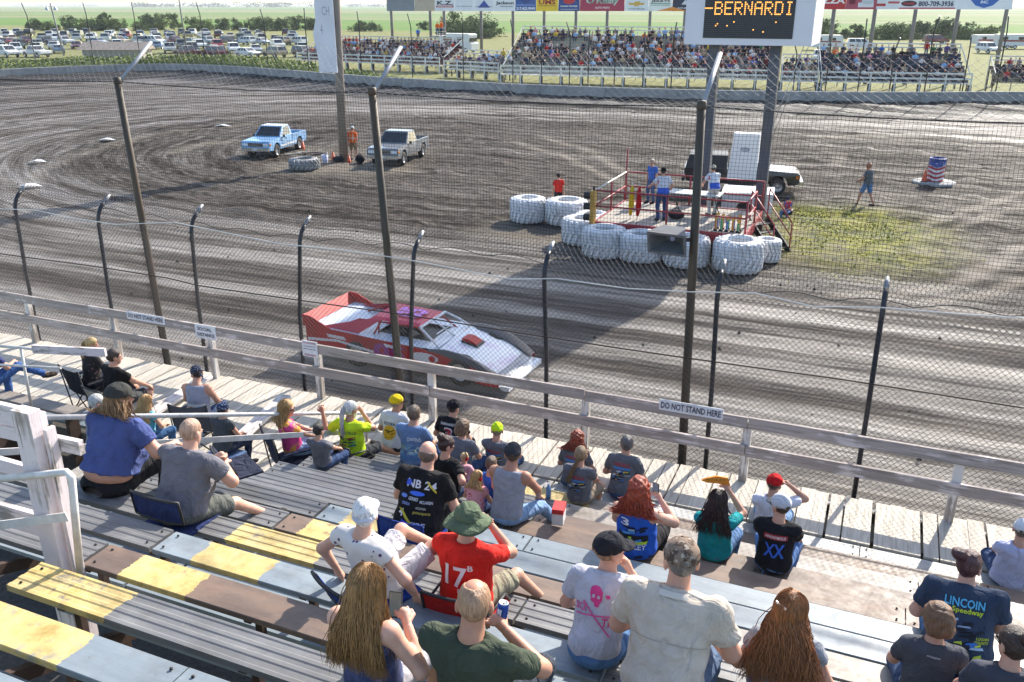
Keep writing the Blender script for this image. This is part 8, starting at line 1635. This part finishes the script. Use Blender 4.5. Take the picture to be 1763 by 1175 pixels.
# front of picture
tie = patterned('navy_tie', '3a4266', '59628c', 9, 0.3, '4a5278')
b, J, s = sit('woman with long light brown hair in a navy tank top holding a phone', 633, 1012, 0, S=1.02, top='tank', shirt=tie, hair='long', hairc='9a7244', hlen=0.27, nstr=1000, srad=0.0036, wave=0.024, spread=0.62, hback=0.16, hyaw=-2, hpitch=8, hands=[(-0.15, 0.35, 0.2), ('at', 702, 1078, 0.5)], elbow=[None, (0.8, 0.0, -1)], curl=[30, 62], res=0.012, hres=0.008, skin=2, pants='c9c4c8', legs='shorts',
    print=[('poly', [(0.055, 0.50), (0.064, 0.50), (0.10, 0.36), (0.09, 0.36)], 'd8d8e0')])
phone(hand_pos(b, J, 1, 0.09) + Vector((-0.05, 0.0, -0.01)), RAD(12), 'black phone held up by the woman in the navy tank top', -14)
b, J, s = sit('balding man in a dark olive t-shirt holding a blue can', 817, 1042, 0, S=1.12, bulk=1.15, wide=1.22, shirt='40473a', hair='spot', hairc='a07c60', hyaw=-18, hpitch=10, hands=[(-0.2, 0.4, 0.2), ('at', 872, 1086, 0.48)], elbow=[None, (1, -0.3, -0.5)], curl=[30, 58], res=0.012, hres=0.008, skin=1, pants='3a3f48', wr=0.006)
hp_ = hand_pos(b, J, 1, 0.1); t = empty('drink_can', hp_ + Vector((0.035, 0.03, -0.045)), 0); tag(t, 'blue aluminium drink can in the olive shirted man\'s hand', 'can'); t.rotation_euler = (RAD(-8), RAD(6), 0)
m = MB(); m.lathe([(0.0, 0.004), (0.027, 0.0), (0.033, 0.01), (0.033, 0.108), (0.027, 0.12)], 20); m.build('body', mat('can_blue', (0.02, 0.07, 0.35, 1), 0.25, 0.1, 20, metal=0.5, local=True), t); m = MB(); m.lathe([(0.028, 0.117), (0.028, 0.123), (0.025, 0.121), (0.0, 0.116)], 20); m.blob((0, 0.006, 0.12), (0.008, 0.012, 0.002), 8, 4); m.build('top', GALV, t); m = MB()
for k2, (a, wd) in enumerate(((-2.2, 0.04), (-1.75, 0.02))): m.add([(0.0336 * math.cos(a + q), 0.0336 * math.sin(a + q), z) for q in (0, 0.4) for z in (0.03, 0.09)], [(0, 2, 3, 1)])
m.build('label', mat('can_label', (0.6, 0.62, 0.7, 1), 0.3), t)
b, J, s = sit('woman with long wavy auburn hair and a black shoulder strap', 1362, 1052, 2, S=1.0, lean=20, shirt='8e9096', top='cap', hair='long', hairc='8f5a30', hlen=0.3, nstr=1050, srad=0.0036, wave=0.036, spread=1.15, hback=0.16, hyaw=26, hpitch=6, glasses=True, pants='54749e', res=0.013, hres=0.0085, print=[('poly', [(0.13, 0.44), (0.15, 0.43), (0.0, 0.04), (-0.03, 0.05)], '2a2a2c')])
m = MB(); m.bar((-0.05, -0.098, 0.085), (0.03, -0.105, 0.075), 0.008, 0.016); o = m.build('hair_clip', GALV, b); HM_ = Matrix([list(map(float, r)) for r in J['H']]).to_4x4(); HM_.translation = Vector([float(x) for x in J['hc']]); o.matrix_local = HM_ @ Matrix.Translation((0, -0.02, 0))
b, J, s = sit('large woman in a navy Speedway t-shirt with a dark red bun', 1668, 976, 6, S=1.1, lean=22, bulk=1.5, belly=0.08, armfat=0.16, wide=1.34, bun=(-0.06, -0.11, 0.12), shirt='3a465a', hair='bun', hairc='4a2a2c', hyaw=22, glasses=True, pants='54749e', res=0.014, wr=0.006, skin=2,
    print=[('text', 'LINCOIN', -0.15, 0.36, 0.29, 0.075, '1c2430'), ('text', 'LINCOIN', -0.145, 0.366, 0.28, 0.066, '58b8e0'), ('text', 'Speedway', -0.09, 0.315, 0.22, 0.05, 'c8d830'), ('text', 'LOGAN', 0.1, 0.15, 0.09, 0.022, 'c8d830'), ('text', 'COUNTY', 0.09, 0.12, 0.1, 0.022, 'c8d830')] + art(-0.12, 0.0, 0.28, 0.32, 44, ['15181f', '2f6ab8', '1a1d26', '9ab0c8', '15181f', 'b8c838', '0e1016']))
b, J, s = sit('boy with thick brown hair in a dark grey t-shirt', 1614, 1070, 4, S=0.98, lean=4, shirt='4b4d54', hair='thick', hairc='6b4c34', hyaw=-24, hpitch=16, pants='3a4a68', res=0.014, hres=0.0085, print=[('text', 'ATHLETIC', -0.045, 0.455, 0.09, 0.012, 'c8c8cc')])
sit('woman in sunglasses with pulled back dark hair at the lower right corner', 1744, 1112, 3, S=0.98, lean=6, shirt='43454f', hair='bun', hairc='33241e', glasses=True, hyaw=-30, print=[('text', 'DIRT TRACK', -0.1, 0.36, 0.2, 0.04, 'c8386a')], res=0.015)
sit('man in a pale lavender t-shirt and white cap at the right edge', 1760, 914, 11, S=1.08, bulk=1.15, shirt='b9bcd8', hat=('cap', 'd8d8dc'), hairc='5a4a40', hyaw=14)
# ------------------------------------------------------------ officials and others on the infield
def stand(label, u, v, z=0.0, grp='people on the infield', **sp):
    sp.setdefault('res', 0.024); sp.setdefault('hres', 0.014); sp['stand'] = True; sp.setdefault('lean', 3); p = G(u, v, z); return person(label, p, sp, grp)
stand('photographer in a grey t-shirt and denim shorts walking on the infield', 1489, 357, S=1.06, yaw=58, bulk=1.15, belly=0.05, shirt='5b6068', legs='shorts', pants='5a7aa8', hairc='8a5a3c', feet=[(-0.1, 0.3, 0.09), (0.12, -0.28, 0.14)], hands=[(-0.16, 0.3, 1.02), (0.1, 0.32, 1.0)], skin=1)
b, J = stand('marshal in an orange vest and white cap beside the wooden pole', 609, 276, S=1.04, yaw=10, shirt='e8641c', legs='shorts', pants='8a7a62', hat=('cap', 'd4d4d8'), hairc='6a5a4a', print=[('rect', -0.16, 0.2, 0.32, 0.03, 'd8dcc8'), ('rect', -0.1, 0.05, 0.03, 0.4, 'd8dcc8'), ('rect', 0.07, 0.05, 0.03, 0.4, 'd8dcc8')])
stand('person in a red shirt and dark cap standing behind the white tyres', 961, 365, S=0.9, yaw=30, shirt='c83028', pants='2a2c34', hat=('cap', '2a2024'))
def official(label, u, v, **sp): return stand(label, u, v, ZP, **sp)
OFF = [('rect', -0.22, -0.06, 0.44, 0.24, '2c55b8'), ('rect', -0.2, 0.3, 0.03, 0.12, 'b8303a')]
official('official in a white and blue shirt and black cap at the platform rail', 1138, 381, S=1.05, yaw=30, bulk=1.2, belly=0.05, shirt='c9ccd6', pants='33446a', hat=('cap', '16161a'), print=OFF, hands=[(-0.35, 0.3, 1.1), (0.25, 0.2, 1.0)])
official('official in a white and blue shirt with pale trousers bending over the table', 1226, 372, S=1.03, yaw=35, lean=18, bulk=1.15, shirt='d2d4dc', pants='b8b4b0', hat=('cap', 'b0a898'), print=OFF, hands=[(-0.25, 0.4, 1.0), (0.1, 0.4, 0.95)])
official('person in a blue and yellow shirt at the back of the platform', 1121, 350, S=0.95, yaw=150, shirt='3f66b4', pants='4a5a80', hairc='9a8a78', print=[('rect', -0.15, 0.35, 0.3, 0.06, 'c8a838')])
stand('person in a pale shirt and dark cap behind the platform rail', 1213, 352, 0.3, S=1.02, yaw=170, shirt='bdb5b5', pants='3a3a44', hat=('cap', '2a2228'))
b, J = person('small child in red and blue sitting by the platform steps', tuple(G(1356, 366, 0.12)), dict(S=0.72, lean=6, yaw=160, shirt=patterned('red_blue', 'b03040', '4060a8', 9, 0.4), pants='5a78a8', hat=('cap', '24304a'), res=0.02, hres=0.013), 'people on the infield')
m = MB(); m.box((0, 0, 0.06), (0.4, 0.4, 0.13)); tag(m.build('step_block', BRK, None, tuple(G(1356, 366, 0.0))), 'low dark block the child by the steps sits on', 'block')

# ------------------------------------------------------------ thin summer haze
hz = MB(); hz.box((0, 4300, 7.0), (11900, 9300, 17.0)); ho = hz.build('haze', [])
hm = bpy.data.materials.new('haze'); hm.use_nodes = True; hn = hm.node_tree; hn.nodes.remove(hn.nodes['Principled BSDF'])
pv = hn.nodes.new('ShaderNodeVolumePrincipled'); pv.inputs['Color'].default_value = (0.82, 0.88, 0.95, 1); pv.inputs['Density'].default_value = 0.00014; pv.inputs['Anisotropy'].default_value = 0.2
hn.links.new(pv.outputs[0], hn.nodes['Material Output'].inputs['Volume']); ho.data.materials.append(hm); tag(ho, kind='stuff')
